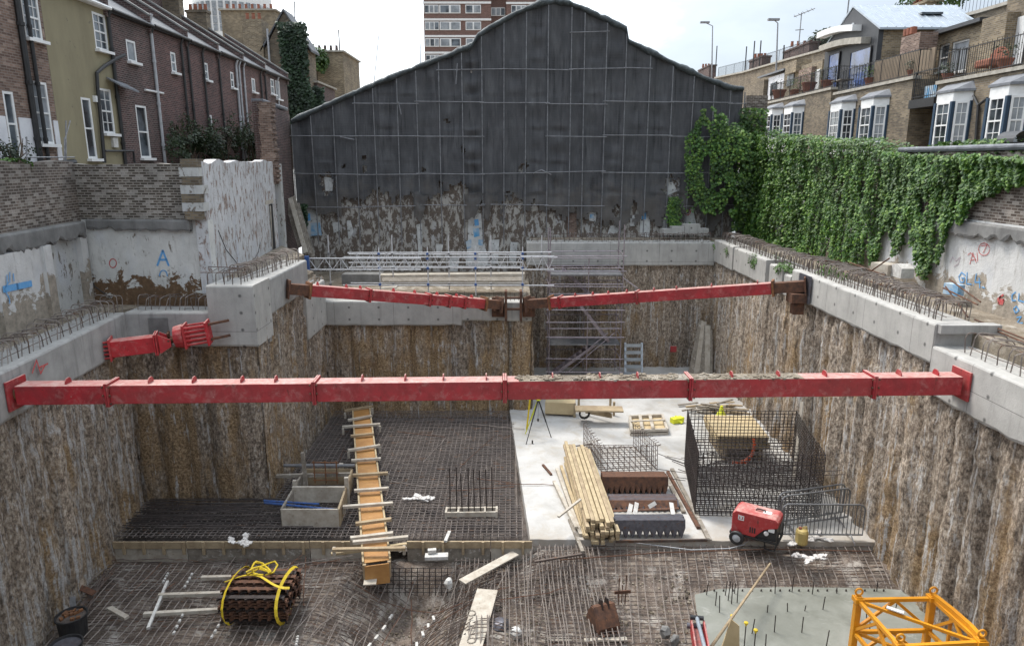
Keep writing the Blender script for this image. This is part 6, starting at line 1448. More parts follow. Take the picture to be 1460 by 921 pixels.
for (x0, y0, x1, y1) in ((246, 905, 262, 872), (262, 838, 275, 815), (300, 910, 318, 880), (422, 920, 425, 905), (232, 830, 240, 815)):
    a, b = PZ(x0, y0, -10.55), PZ(x1, y1, -10.55); n = 4
    for k in range(n):
        m = MB(); m.bar(a.lerp(b, k/n+.06), a.lerp(b, (k+.65)/n), .032, n=7); tag(m.build('spacer_block', MT['conc_blk']), 'broken rows of white spacers lying on the left foreground mat', 'spacer', 'white spacers on the left foreground mat')
# strapped bundle of zigzag spacer strips
def zigstrip(mb, c, ux, uz, L, h, n, th, teeth=1.0):
    """strip along ux with a toothed edge along -uz"""
    uy = ux.cross(uz).normalized(); pts = [c-ux*L/2]
    top = [c-ux*L/2, c+ux*L/2]
    low = []
    for i in range(n*2+1): low.append(c-ux*L/2+ux*L*i/(2*n)-uz*(h if i % 2 else h*(1-teeth)))
    mb.prism(top+low[::-1], uy*th)
bd = thing('strip_bundle', 'bundle of brown zigzag steel spacer strips tied with yellow webbing at lower left', 'steel bundle', PZ(375, 870, -10.6))
c0 = PZ(375, 852, -10.3)
for lay in range(6):
    for k in range(9):
        a = (k-4)/4; zz = .42*math.sqrt(max(0, 1-(lay/5.5-.5)**2*1.2)); 
        c = c0+V(R(-.05, .05), -.55+lay*.22, -.22+k*.075+.12*(1-((lay-2.5)/2.5)**2))
        m = MB(); zz_ = []
        N = 14; L = 1.55
        for i in range(N+1): zz_.append(c+V(-L/2+L*i/N, (.085 if i % 2 else -.085), R(-.004, .004)))
        for p_, q_ in zip(zz_, zz_[1:]): m.bar(p_, q_, .03, .05)
        m.bar(c+V(-L/2, 0, .03), c+V(L/2, 0, .03), .12, .012)
        m.build('spacer_strip', MT['rust' if (k+lay) % 4 else 'rebar_d'], bd)
def strapt(mb, pts, w): 
    pts = [Vector(p) for p in pts]
    for p_, q_ in zip(pts, pts[1:]): mb.bar(p_, q_, w, .012, (p_+q_)/2-c0+V(0, 0, .2))
m = MB()
for sx in (-.62, .62):
    loop = [c0+V(sx+.03*math.sin(a*2), -.02+.86*math.cos(a), .12+.52*math.sin(a)) for a in [i*math.pi*2/20 for i in range(21)]]; strapt(m, loop, .07)
loop = [c0+V(-.8+1.62*f, -.2+.25*math.sin(f*5), .62-.1*abs(f-.5)) for f in [i/14 for i in range(15)]]; strapt(m, loop, .06)
m.build('strap', MT['strap'], bd)
m = MB()
for q in range(4):
    a0 = R(0, 6); pts = [c0+V(-.1+.3*math.cos(a0+i*.7)+.05*i*.3, .2+.22*math.sin(a0*2+i*.9), .68+.06*math.sin(i*1.3)) for i in range(10)]; m.tube(pts, .024, 5)
m.build('strap_knot', MT['strap'], bd)
# bundles on the slab
def stripstack(label, x0, x1, y, rows, mat, mat2, h=.34, teeth=11, z0=ZS, back=.05, dz=.0, lean=.5):
    a, b = PZ(x0, y, z0), PZ(x1, y, z0); ux = (b-a).normalized(); L = (b-a).length; fy = V(-ux.y, ux.x, 0)
    h_ = thing('strip_bundle', label, 'steel bundle', (a+b)/2)
    uz = (Z*math.cos(lean)+fy*math.sin(lean)).normalized()
    for k in range(rows):
        m = MB(); c = (a+b)/2+fy*(k*back)+Z*(h*math.cos(lean)+.03+dz*k)+ux*R(-.03, .03)-fy*(-h*math.sin(lean)); zigstrip(m, c, ux, uz, L, h, teeth, .014, .55)
        if k == 0:
            for i in range(2*teeth): q = c-ux*L/2+ux*L*(i+.5)/(2*teeth); m.bar(q-fy*.012, q-uz*h*.62-fy*.012, .02, .012, fy)
        m.bar(c-ux*L/2, c+ux*L/2, .03, .02); m.build('spacer_strip', MT[mat if k % 3 else mat2], h_)
    return h_
stripstack('grey zigzag steel strips bundled at the front of the stack on the white slab', 877, 976, 768, 13, 'steel', 'steel', .5, 10, back=.026, dz=.0, lean=.22)
stripstack('middle row of brown zigzag strips between the two bigger bundles on the slab', 871, 968, 730, 14, 'steel', 'rust', .34, 12, back=.03, lean=.8)
stripstack('rusty brown barrel-like bundle of zigzag strips at the back of the stack', 860, 952, 706, 20, 'rust', 'rust', .55, 12, back=.026, dz=-.003, lean=.3)
for (x0, y0, x1, y1, z) in ((866, 722, 965, 718, ZS+.12), (869, 728, 968, 724, ZS+.16), (866, 714, 962, 712, ZS+.2)): board(x0, y0, x1, y1, z, .12, 'rust-red flat bars stacked between the zigzag bundles', 'rust', .03, 'flat_bar', 'steel bar', 'rust-red bars between the bundles')
for (x0, y0, x1, y1, mt, w) in ((958, 668, 1012, 770, 'wood_grey', .12), (952, 672, 996, 752, 'rust', .1), (950, 680, 975, 730, 'wood_grey', .12), (878, 771, 1012, 769, 'rebar', .05)): board(x0, y0, x1, y1, ZS+.04, w, {('wood_grey', 958): 'long grey sleeper slanting down beside the zigzag bundles', ('rust', 952): 'rusty steel angle lying beside the grey sleeper', ('wood_grey', 950): 'shorter grey timber leaning among the zigzag bundles', ('rebar', 878): 'thin dark bar on the slab edge in front of the grey strips'}[(mt, x0)], mt, .08, 'loose_bar', 'bar')
for (x0, y0, x1, y1) in ((896, 735, 900, 718), (905, 733, 908, 716), (960, 735, 957, 716), (925, 722, 935, 716)): 
    a, b = PZ(x0, y0, ZS+.3), PZ(x1, y1, ZS+.4); m = MB(); m.bar(a, b, .12, .02, V(0, -1, .6)); tag(m.build('packing_strip', MT['conc_blk']), 'white packing strips stuck between the zigzag bundles', 'packing', 'white packing strips')
# bundle of new timber lengths
k = 0
ta, tb = PZ(858, 772, ZS), PZ(822, 655, ZS); td = (tb-ta).normalized(); tx = V(td.y, -td.x, 0)
for row in range(6):
    for col in range(7-(row > 3)):
        o = tx*((col-3)*.13+R(-.03, .03))+Z*(.06+row*.105); s0, s1 = R(-.22, .2), R(-.6, .3)
        m = MB(); m.bar(ta+o+td*s0, tb+o*1.0+td*s1, .105, .09); tag(m.build('timber_length', MT['wood_new' if (row*3+col) % 4 else 'wood'], bevel=.004), 'pale square timbers stacked in the big bundle on the white slab', 'timber', 'timbers of the stacked bundle')
for i, (x0, y0, x1, y1) in enumerate(((828, 762, 794, 668), (834, 764, 800, 664), (822, 752, 790, 686), (840, 766, 806, 660), (828, 740, 812, 664), (845, 768, 810, 656))):
    board(x0, y0, x1, y1, ZS+.05+.03*(i % 3), .1, 'loose pale timbers lying against the left side of the stacked bundle', 'wood_new' if i % 2 else 'wood_pale', .09, 'timber_length', 'timber', 'loose timbers beside the bundle')
board(796, 736, 828, 711, ZS+.6, .07, 'short batten lying across the stacked timber bundle', 'wood_pale', .05, z1=ZS+.75); board(831, 786, 812, 740, ZS+.03, .1, 'rust-brown plank sticking out below the timber bundle', 'wood_grey', .06)
board(762, 800, 830, 789, -10.2, .06, 'dark bar lying at the slab corner over the slanting bars', 'rebar', .05)
board(774, 662, 786, 676, ZS+.03, .08, 'short rusty picket on the white slab left of the timbers', 'rust', .06)
for q in range(3): board(804+q*2, 637+q*8, 845, 632+q*9, ZS+.02+q*.03, .03, 'thin dark bars lying on the slab by the open cage', 'rebar', .03, 'loose_bar', 'bar', 'thin bars by the open cage')
# open cage
def cage_box(label, pts, hz, nx, ny, nz, r=.012, mat='rebar_d', hook=True, lean=(0, 0), faces='lrfb'):
    t = thing('rebar_cage', label, 'rebar', pts[0]); p = [Vector(q) for q in pts]; n_ = {}
    def face(a, b, n, nm):
        m = MB(); ln = V(*lean, 0)
        for i in range(n+1):
            q = a.lerp(b, i/n); e = q+Z*(hz+R(-.05, .06))+ln; m.bar(q, e, r, n=4)
            if hook: m.bar(e, e+V(.12, .05, .02), r, n=4)
        for j in range(nz+1): f = j/nz; m.bar(a+Z*hz*f+ln*f+V(0, 0, R(-.02, .02)), b+Z*hz*f+ln*f, r, n=4)
        m.build(nm, MT[mat], t)
    if 'l' in faces: face(p[0], p[3], ny, 'side_mesh')
    if 'r' in faces: face(p[1], p[2], ny, 'side_mesh')
    if 'f' in faces: face(p[0], p[1], nx, 'end_mesh')
    if 'b' in faces: face(p[3], p[2], nx, 'end_mesh')
    m = MB()
    for i in range(nx+1): m.bar(p[0].lerp(p[1], i/nx)+Z*.04, p[3].lerp(p[2], i/nx)+Z*.04, r, n=4)
    for j in range(ny+1): m.bar(p[0].lerp(p[3], j/ny)+Z*.06, p[1].lerp(p[2], j/ny)+Z*.06, r, n=4)
    m.build('bottom_mesh', MT[mat], t); return t
cage_box('open u-shaped rebar cage of hooked bars standing on the white slab', [PZ(858, 674, ZS), PZ(937, 670, ZS), PZ(903, 636, ZS), PZ(832, 636, ZS)], .85, 10, 13, 5, .011, 'rebar', True, (0, .12), 'lrf')
cg = cage_box('big dense black rebar cage standing on the slab against the right wall', [V(5.4, 18.9, ZS+.05), V(9.0, 18.75, ZS+.05), V(9.6, 22.4, ZS+.05), V(5.95, 22.5, ZS+.05)], 1.95, 28, 26, 17, .0125, 'rebar_d', False)
m = MB()
for i in range(20): f = i/19; m.bar(V(5.4, 18.9, ZS+1.0).lerp(V(9.0, 18.75, ZS+1.0), f), V(5.95, 22.5, ZS+1.0).lerp(V(9.6, 22.4, ZS+1.0), f), .012, n=4)
for i in range(16): f = i/15; m.bar(V(5.4, 18.9, ZS+1.03).lerp(V(5.95, 22.5, ZS+1.03), f), V(9.0, 18.75, ZS+1.03).lerp(V(9.6, 22.4, ZS+1.03), f), .012, n=4)
m.build('middle_mesh', MT['rebar_d'], cg)
m = MB()
for i in range(110): 
    a = V(R(5.6, 9), R(19, 22), ZS+R(.1, .9)); b = a+V(R(-1.4, 1.4), R(-.6, .6), R(-.1, .4)); m.bar(a, b, .011, n=4)
struct(m.build('loose_bars', MT['rebar_d'], cg), 'stuff')
# plywood box, hose, yellow jacket behind the cage
pb = thing('plywood_crate', 'pale plywood sheets stacked behind the black rebar cage', 'plywood', (8.1, 23.8, ZS))
for i in range(5): MB().box((8.05+R(-.04, .04), 23.75+R(-.04, .04), ZS+.55+i*.09), (1.75, 2.1, .075), -.05+R(-.02, .02)).build('sheet', MT['ply_pale'], pb)
for sx in (-.6, .6): MB().box((8.05+sx, 23.75, ZS+.26), (.12, 2.0, .5)).build('bearer', MT['wood'], pb)
m = MB(); c = PZ(1062, 648, ZS+.5); m.tube([c+V(-.45, -.2, -.2), c+V(-.1, -.25, -.12), c+V(.2, -.1, .05), c+V(.3, 0, .4), c+V(.28, .1, .55)], .05, 7); m.tube([c+V(-.45, -.1, -.24), c+V(0, -.2, -.2), c+V(.26, 0, 0), c+V(.36, .1, .4)], .045, 7); tag(m.build('hose', MT['orange']), 'thick orange hose coiled over inside the black rebar cage', 'hose')
c = PZ(1028, 592, ZS+.5); m = MB(); m.lathe(c+Z*-.4, [(.17, 0), (.2, .15), (.18, .45), (.1, .6), (.06, .75), (.05, .8)], 12); tag(m.build('sprayer_bottle', MT['hivis']), 'bright yellow sprayer bottle standing by the plywood behind the cage', 'bottle')
m = MB(); c = PZ(965, 602, ZS)
for i in range(5): m.bar(c+V(R(-.3, .3), R(-.2, .2), .05), c+V(R(-.3, .3), R(-.2, .2), .22), .05, n=6)
m.box(c+V(0, 0, .12), (.5, .25, .2), .4); tag(m.build('tool_bag', MT['hivis']), 'crumpled yellow-green bag on the slab left of the cage', 'bag')
# shuttering frame (pallet)
pa = thing('pallet', 'light timber frame pallet lying on the white slab behind the open cage', 'pallet', PZ(925, 620, ZS))
q = [PZ(900, 621, ZS), PZ(951, 619, ZS), PZ(944, 598, ZS), PZ(898, 600, ZS)]
for z in (.05, .2):
    for a, b in ((0, 1), (1, 2), (2, 3), (3, 0)): MB().bar(q[a]+Z*z, q[b]+Z*z, .1, .1).build('edge_batten', MT['wood_pale'], pa)
for f in (.3, .6): MB().bar(q[0].lerp(q[1], f)+Z*.27, q[3].lerp(q[2], f)+Z*.27, .12, .04).build('slat', MT['wood_pale'], pa)
MB().bar(q[0].lerp(q[3], .5)+Z*.3, q[1].lerp(q[2], .5)+Z*.3, .1, .04).build('slat', MT['wood_pale'], pa)
MB().add([v+Z*.13 for v in q], [(0, 1, 2, 3)]).build('sheet', MT['ply_pale'], pa)
# long trestle and hose reel under the strut
ts = thing('trestle_table', 'rough timber trestle bench on the white slab below the big strut', 'bench', PZ(855, 592, ZS))
a, b = PZ(778, 582, ZS), PZ(888, 590, ZS)
MB().bar(PZ(778, 578, ZS+.35), PZ(820, 580, ZS+.35), .5, .5).build('crate', MT['ply_pale'], ts); MB().bar(PZ(820, 582, ZS+.6), PZ(888, 583, ZS+.6), .6, .06).build('tabletop', MT['wood'], ts)
for p_ in ((819, 594), (875, 592), (870, 580), (825, 580)): c = PZ(*p_, ZS); MB().bar(c, c+Z*.6, .09, .09).build('leg', MT['wood'], ts)
MB().bar(PZ(835, 585, ZS+.2), PZ(872, 592, ZS+.3), .06, .2).build('brace', MT['wood'], ts)
m = MB(); c = PZ(832, 585, ZS+.3)
for k in range(3): m.tube([c+V(.19*math.cos(a), -.3-.03*k, .19*math.sin(a)) for a in [i*math.pi/8 for i in range(17)]], .04, 6)
tag(m.build('hose_coil', MT['plastic']), 'coil of black hose hanging on the end of the timber trestle', 'hose')
for i in range(26):
    a = PZ(R(966, 1040), R(574, 590), ZS+R(.05, .4)); an = R(-.5, .5); l = R(.5, 1.2); b = a+V(l*math.cos(an), l*math.sin(an), R(-.1, .1)); m = MB(); m.bar(a, b, R(.06, .14), R(.03, .07)); tag(m.build('scrap_timber', MT['wood_grey' if i % 3 else 'wood']), 'heaped scrap timber on the slab under the right half of the big strut', 'timber', 'scrap timber heap under the strut')
# survey tripod
tp = thing('survey_tripod', 'yellow and black surveying tripod standing alone on the white slab', 'tripod', PZ(765, 622, ZS))
hd = PZ(767, 622, ZS)+Z*1.5
for i, (x_, y_) in enumerate(((749, 618), (786, 623), (750, 633))): f = PZ(x_, y_, ZS); m = MB(); m.bar(hd.lerp(f, .04), hd.lerp(f, .6), .03, .05); m.bar(hd.lerp(f, .55), f, .018, n=5); m.build('leg', MT['hivis' if i == 0 else 'plastic'], tp)
m = MB(); m.lathe(hd-Z*.03, [(.09, 0), (.1, .04), (.05, .06), (.07, .1), (.07, .25), (.04, .28)], 10); m.build('head', MT['hivis'], tp)
m = MB(); m.bar(hd, hd-Z*.8, .006, n=4); m.lathe(hd-Z*.9, [(.01, 0), (.04, .06), (.04, .12), (.01, .14)], 8); m.build('plumb_bob', MT['plastic'], tp)
m = MB(); f = PZ(751, 612, ZS); m.bar(f, f+V(.15, .3, 1.35), .06, .04); tag(m.build('survey_staff', MT['strap']), 'bright yellow staff leaning on the surveying tripod', 'staff')
m = MB(); m.lathe(PZ(759, 632, ZS), [(.03, 0), (.03, .12), (.01, .14)], 8); tag(m.build('marker_peg', MT['plastic']), 'tiny black peg on the slab below the tripod', 'peg')
# ================================================================== plant and small things
def generator():
    c = PZ(1077, 772, ZS); ang = math.radians(-32)
    g = thing('generator', 'red wheeled generator with white emblem standing on the slab beside the barriers', 'generator', c)
    ux = V(math.cos(ang), math.sin(ang), 0); uy = V(-ux.y, ux.x, 0)
    # long axis runs from the wheels (left) to the legs (right, nearer)
    def P(a, b, z): return c+ux*a+uy*b+Z*z
    R3 = Matrix.Rotation(ang, 3, 'Z')
    m = MB(); prof = [(-.6, .3), (-.6, .86), (-.5, .95), (.52, .95), (.6, .88), (.6, .72), (.25, .58), (.02, .3)]
    m.prism([P(a, -.32, z) for a, z in prof], uy*.64); m.build('canopy', MT['red2'], g, bevel=.02)
    m = MB(); m.prism([P(a, -.27, z) for a, z in ((.0, .28), (.24, .55), (.57, .69), (.57, .3))], uy*.54); m.build('engine_bay', MT['plastic'], g)
    m = MB(); m.box(P(.44, -.3, .62), (.16, .03, .1), M=R3); m.lathe(P(.3, -.28, .5), [(.06, 0), (.06, .05)], 10, Matrix.Rotation(math.pi/2, 3, 'X')); m.build('control_panel', MT['white'], g)
    m = MB()
    for b in (-.31, .31): m.bar(P(-.62, b, .27), P(.62, b, .27), .05, .05); m.bar(P(.62, b, .27), P(.62, b, .62), .04, .04)
    m.bar(P(.62, -.31, .27), P(.62, .31, .27), .05, .05); m.bar(P(-.62, -.31, .27), P(-.62, .31, .27), .05, .05); m.build('frame', MT['black'], g)
    for b in (-.26, .26):
        m = MB(); m.tube([P(.28, b, .27), P(.3, b, .03), P(.55, b, .03), P(.6, b, .27)], .022, 6); m.build('leg', MT['black'], g)
    for b in (-.4, .4):
        RX = Matrix((ux, Z, -uy if b < 0 else uy)).transposed()
        w = MB(); w.lathe(P(-.42, b, .2), [(.12, -.04), (.18, -.05), (.2, -.03), (.2, .03), (.18, .05), (.12, .04)], 20, RX); wh = w.build('wheel', MT['plastic'], g, smooth=True)
        r = MB(); r.lathe(P(-.42, b, .2), [(.02, -.045), (.125, -.035), (.125, .035), (.05, .06), (.0, .065)], 16, RX); r.build('rim', MT['greypipe'], wh)
    m = MB(); m.bar(P(-.42, -.4, .2), P(-.42, .4, .2), .025, n=8); m.build('axle', MT['black'], g)
    m = MB(); m.tube([P(-.05, 0, .95), P(-.02, 0, 1.0), P(.18, 0, 1.0), P(.2, 0, .95)], .02, 6); m.build('lifting_eye', MT['black'], g)
    m = MB(); q = P(-.36, -.323, .78); 
    for (da, dz, w_, h_) in ((0, .05, .16, .03), (0, -.06, .16, .03), (-.065, 0, .03, .14), (.065, 0, .03, .1), (0, 0, .05, .06)): m.box(q+ux*da+Z*dz, (w_, .006, h_), M=R3)
    m.build('emblem', MT['white'], g)
    m = MB(); m.box(P(.25, .0, .953), (.22, .16, .006), M=R3); m.build('label', MT['white'], g)
    m = MB()
    for k in range(3): m.box(P(-.1+.06*k, -.323, .5), (.035, .006, .16), M=R3)
    m.build('louvre', MT['plastic'], g)
generator()
m = MB(); m.tube([PZ(1098, 740, ZS+.5), PZ(1090, 752, ZS+.35), PZ(1075, 762, ZS+.03), PZ(1060, 776, ZS+.01), PZ(1040, 781, -10.28), PZ(985, 783, -10.3), PZ(930, 776, -10.28), PZ(880, 770, ZS+.02)], .013, 5)
tag(m.build('cable', MT['greypipe']), 'thin grey cable snaking from the generator along the slab edge', 'cable')
# crowd barriers
MT['galv_bar'] = simple('dull_barrier_steel', (.22, .225, .23), (.14, .14, .145), 5, .55, .5, bump=0)
def barrier():
    b = thing('crowd_barrier', 'galvanised crowd barrier nearest the camera behind the yellow can', 'barrier', (0, 0, 0), group='crowd barriers')
    m = MB(); Lh, H = 1.12, 1.06
    pts = [V(-Lh, 0, .16)]+[V(-Lh, 0, H-.16)]+[V(-Lh+.16-.16*math.cos(a), 0, H-.16+.16*math.sin(a)) for a in (.5, 1.1)]+[V(-Lh+.16, 0, H), V(Lh-.16, 0, H)]+[V(Lh-.16+.16*math.sin(a), 0, H-.16+.16*math.cos(a)) for a in (.5, 1.1)]+[V(Lh, 0, H-.16), V(Lh, 0, .16), V(-Lh, 0, .16)]
    m.tube(pts, .026, 7); m.build('frame', MT['galv_bar'], b)
    m = MB()
    for i in range(1, 20): x_ = -Lh+2*Lh*i/20; m.bar((x_, 0, .16), (x_, 0, H), .0125, n=5)
    m.build('bars', MT['galv_bar'], b)
    for x_ in (-.8, .8): m = MB(); m.tube([V(x_, -.3, 0), V(x_, -.26, .04), V(x_, 0, .17), V(x_, .26, .04), V(x_, .3, 0)], .02, 6); m.build('foot', MT['galv'], b)
    return b
b0 = barrier(); e0, e1 = PZ(1117, 768, ZS), PZ(1224, 769, ZS); c = (e0+e1)/2; b0.location = c; b0.rotation_euler = (0, 0, math.atan2(e1.y-e0.y, e1.x-e0.x))
for (xa, ya, xb, yb, lb) in ((1105, 757, 1213, 742, 'galvanised crowd barrier in the middle of the set of three'), (1101, 752, 1206, 735, 'galvanised crowd barrier at the back against the cage')):
    e0, e1 = PZ(xa, ya, ZS), PZ(xb, yb, ZS); dup(b0, (e0+e1)/2, math.atan2(e1.y-e0.y, e1.x-e0.x), lb)
# yellow can and rag
c = PZ(1142, 774, ZS); j = thing('jerrycan', 'yellowed plastic jerrycan standing on the slab edge in front of the barriers', 'can', c)
m = MB(); m.lathe(c, [(.15, 0), (.17, .03), (.17, .36), (.14, .42), (.06, .45)], 10); m.build('body', MT['can'], j, bevel=.01); m = MB(); m.lathe(c+V(-.06, 0, .44), [(.045, 0), (.045, .05)], 10); m.build('cap', MT['terracotta'], j)
m = MB(); m.tube([c+V(0, 0, .42), c+V(.03, 0, .5), c+V(.11, 0, .5), c+V(.13, 0, .41)], .018, 6); m.build('handle', MT['can'], j)
def rag(px, py, z, label, s=.25, n=5, mat='cloth', seed=0):
    rnd = random.Random(seed); c = PZ(px, py, z); m = MB()
    for k in range(n):
        a = rnd.uniform(0, 6.28); pts = [c+V(rnd.uniform(-.3, .3), rnd.uniform(-.3, .3), 0)*s*.9]
        for i in range(6): a += rnd.uniform(-.9, .9); pts.append(pts[-1]+V(math.cos(a), math.sin(a)*.7, rnd.uniform(-.3, .4))*s*.38)
        for p_, q_ in zip(pts, pts[1:]):
            if (q_-p_).length > .01: m.bar(p_, q_, .85*s*rnd.uniform(.5, 1), .03, V(rnd.uniform(-.4, .4), rnd.uniform(-.4, .4), 1))
    return tag(m.build('rag', MT[mat]), label, 'rag')
rag(1157, 795, -10.2, 'knotted white rag caught on the bars in front of the slab', .2, 5, seed=1); rag(342, 772, -10.08, 'white rag sticking up from the left mat behind the timber edge', .22, 4, seed=2); rag(1165, 765, ZS+.05, 'crumpled white cloth beside the yellow can', .22, 5, seed=3)
rag(1126, 776, ZS+.02, 'loose pale hose end on the slab edge left of the yellow can', .14, 3, seed=4); rag(598, 710, -10.15, 'pale crumpled sheet lying on the middle of the rebar mat', .22, 6, seed=5)
# excavator bucket
def bucket():
    c = PZ(860, 890, -10.62); t = thing('digger_bucket', 'rusty digger bucket lying upside down on the muddy rebar', 'bucket', c); w_ = .52
    M = Matrix.Rotation(.35, 3, 'Z'); W_ = lambda x_, y_, z: c+M @ V(x_, y_, z)
    prof = [(-.3, .02), (-.32, .12), (-.2, .3), (-.02, .52), (.1, .5), (.26, .3), (.34, .06)]
    m = MB()
    for (a, b) in zip(prof, prof[1:]): m.prism([W_(-w_/2, a[0], a[1]), W_(w_/2, a[0], a[1]), W_(w_/2, b[0], b[1]), W_(-w_/2, b[0], b[1])], V(0, 0, .02))
    m.build('shell', MT['rust'], t)
    for sx in (-1, 1): m = MB(); m.prism([W_(sx*w_/2, a, z) for a, z in prof], (M @ V(.02*sx, 0, 0))); m.build('side_plate', MT['rust'], t)
    for sx in (-.08, .08): m = MB(); m.prism([W_(sx, -.1, .42), W_(sx, .16, .42), W_(sx, .1, .66), W_(sx, -.02, .68)], M @ V(.03, 0, 0)); m.build('hanger', MT['rebar_d'], t)
    for k in range(4): m = MB(); m.bar(W_(-.2+.13*k, -.3, .06), W_(-.2+.13*k, -.42, .02), .05, .03); m.build('tooth', MT['rust'], t)
bucket()
m = MB(); c = PZ(887, 862, -10.65)
for dx, dy, hh in ((-.1, 0, .75), (.08, .05, .8), (.0, .1, .5)): m.bar(c+V(dx, dy, 0), c+V(dx+.01, dy, hh), .014, n=5)
m.bar(c+V(-.2, 0, .35), c+V(.2, .02, .37), .03, .08); tag(m.build('starter_frame_stub', MT['rust']), 'little group of rusty uprights behind the digger bucket', 'uprights')
# red arm at the bottom edge
a = thing('digger_boom', 'red steel digger boom with silver ram reaching in at the bottom edge', 'digger boom', PZ(1000, 940, -10.4))
p0, p1 = PZ(1004, 960, -9.6), PZ(993, 892, -9.75); dd = (p1-p0).normalized(); xx = dd.cross(Z).normalized(); uu = xx.cross(dd)
for sx in (-.13, .13): m = MB(); m.prism([p0+xx*sx-uu*.16, p1+xx*sx-uu*.12, p1+dd*.1+xx*sx, p1+xx*sx+uu*.16, p0+xx*sx+uu*.2], xx*.035); m.build('side_plate', MT['red2'], a, bevel=.006)
MB().bar(p0-uu*.05, p1-uu*.05, .24, .08, uu).build('web', MT['red2'], a); MB().bar(p1-xx*.2, p1+xx*.2, .06, n=12).build('pin', MT['steel'], a)
MB().bar(p0+uu*.14+xx*.1, p1+uu*.2, .045, n=10).build('ram', MT['zinc'], a); MB().bar(p1+uu*.2-xx*.14, p1+uu*.2+xx*.14, .05, n=10).build('pin', MT['plastic'], a)
m = MB(); m.bar(PZ(1008, 930, -9.9), PZ(1097, 815, -10.3)+Z*.25, .035, n=7, r2=.028); tag(m.build('timber_pole', MT['wood'], smooth=True), 'long thin timber pole leaning out over the wet cement', 'pole')
m = MB(); q = PZ(1036, 925, -10.5); m.prism([q+V(-.12, 0, 0), q+V(.3, .05, 0), q+V(.26, .05, .55), q+V(.05, .0, .75)], V(0, .04, 0)); tag(m.build('plywood_offcut', MT['ply_pale']), 'upright pointed plywood offcut at the bottom edge beside the pole', 'board')
# starter bars in the wet cement
ZW = -10.665
SB = [(1007, 847, .35), (1020, 862, .4), (1026, 872, .45), (1034, 848, .4), (1038, 855, .55), (1043, 860, .6), (1047, 845, .3), (1051, 858, .4), (1105, 845, .4), (1129, 843, .45), (1158, 846, .4), (1193, 845, .15), (1094, 872, .2), (1123, 871, .22), (1147, 870, .15), (1173, 868, .35), (1072, 902, .4), (1104, 900, .45), (1143, 901, .4), (1250, 842, .3), (1276, 870, .2), (1240, 903, .3), (1236, 888, .25), (1177, 925, .5), (1091, 930, .5)]
for x_, y_, hh in SB:
    q = PZ(x_, y_, ZW); m = MB(); m.bar(q-Z*.05, q+V(R(-.03, .03), R(-.03, .03), hh), .0125, n=5); tag(m.build('starter_bar', MT['rebar_d']), 'short dark starter bars standing up out of the wet grey cement', 'rebar', 'starter bars in the wet cement')
for x_, y_, hh, lb in ((1061, 921, .6, 'yellow-capped starter bar beside the pointed plywood offcut'), (1075, 926, .5, 'middle yellow-capped starter bar at the bottom of the wet cement'), (1042, 905, .5, 'yellow-capped starter bar just right of the red arm')):
    q = PZ(x_, y_, ZW); s = thing('capped_bar', lb, 'rebar', q); m = MB(); m.bar(q-Z*.05, q+Z*hh, .013, n=5); m.build('bar', MT['rebar_d'], s); m = MB(); m.lathe(q+Z*hh, [(.02, -.06), (.025, -.01), (.05, 0), (.045, .03), (.01, .04)], 10); m.build('cap', MT['strap'], s)
m = MB()
for i in range(20): x_ = 4.9+i*.24; m.bar((x_, 15.9, ZW-.05), (x_+.02, 15.9, ZW+.05), .02, n=5)
struct(tag(m.build('bar_stubs', MT['rebar_d']), 'row of dark bar stubs along the far edge of the wet cement', 'rebar'), 'stuff')
# black tubs
def tub(px, py, z, r, h, label, lid=True):
    c = PZ(px, py, z); t = thing('tub', label, 'tub', c); m = MB(); m.lathe(c, [(r*.86, 0), (r*.95, h*.9), (r*1.04, h*.92), (r*1.04, h), (r*.95, h), (r*.9, h-.06)], 22); m.build('body', MT['plastic'], t, smooth=False)
    m = MB(); m.lathe(c+Z*(h-.06), [(r*.9, 0), (r*.9, .01)], 22); m.build('contents', MT['mud_dark'] if lid else MT['steel'], t)
    if lid:
        m = MB()
        for k in range(12): a = R(0, 6.3); q = c+V(math.cos(a), math.sin(a), 0)*r*R(.1, .7)+Z*(h-.02); m.box(q, (R(.05, .14), R(.04, .1), .05), R(0, 3))
        struct(m.build('rubbish', MT['rust_o'], t), 'stuff')
tub(106, 905, -10.75, .33, .55, 'black round tub full of rubbish against the foot of the left pile wall'); tub(98, 945, -10.75, .33, .5, 'second dark round tub cut by the bottom edge at lower left', False)
for i, (x0, y0, x1, y1, mt) in enumerate(((104, 832, 134, 845, 'rust'), (100, 828, 101, 866, 'rust'), (103, 850, 104, 872, 'galv'))):
    a_, b_ = PZ(x0, y0, -10.4), PZ(x1, y1, -10.4 if i == 0 else -10.75); m = MB(); m.bar(a_, b_, .14, .03, V(.3, -.5, 1)); tag(m.build('steel_plate', MT[mt]), ['rusty steel angle propped behind the black tub', 'upright rusty plate leaning on the left pile wall', 'short silver strip by the black tub'][i], 'steel')
for i in range(7):
    a_, b_ = PZ(R(150, 170), R(806, 815), -10.5), PZ(R(108, 125), R(862, 872), -10.55); m = MB(); m.bar(a_, b_, .016, n=5); tag(m.build('rebar', MT['rebar']), 'bunch of long loose bars slanting past the black tub', 'rebar', 'loose bars past the black tub')
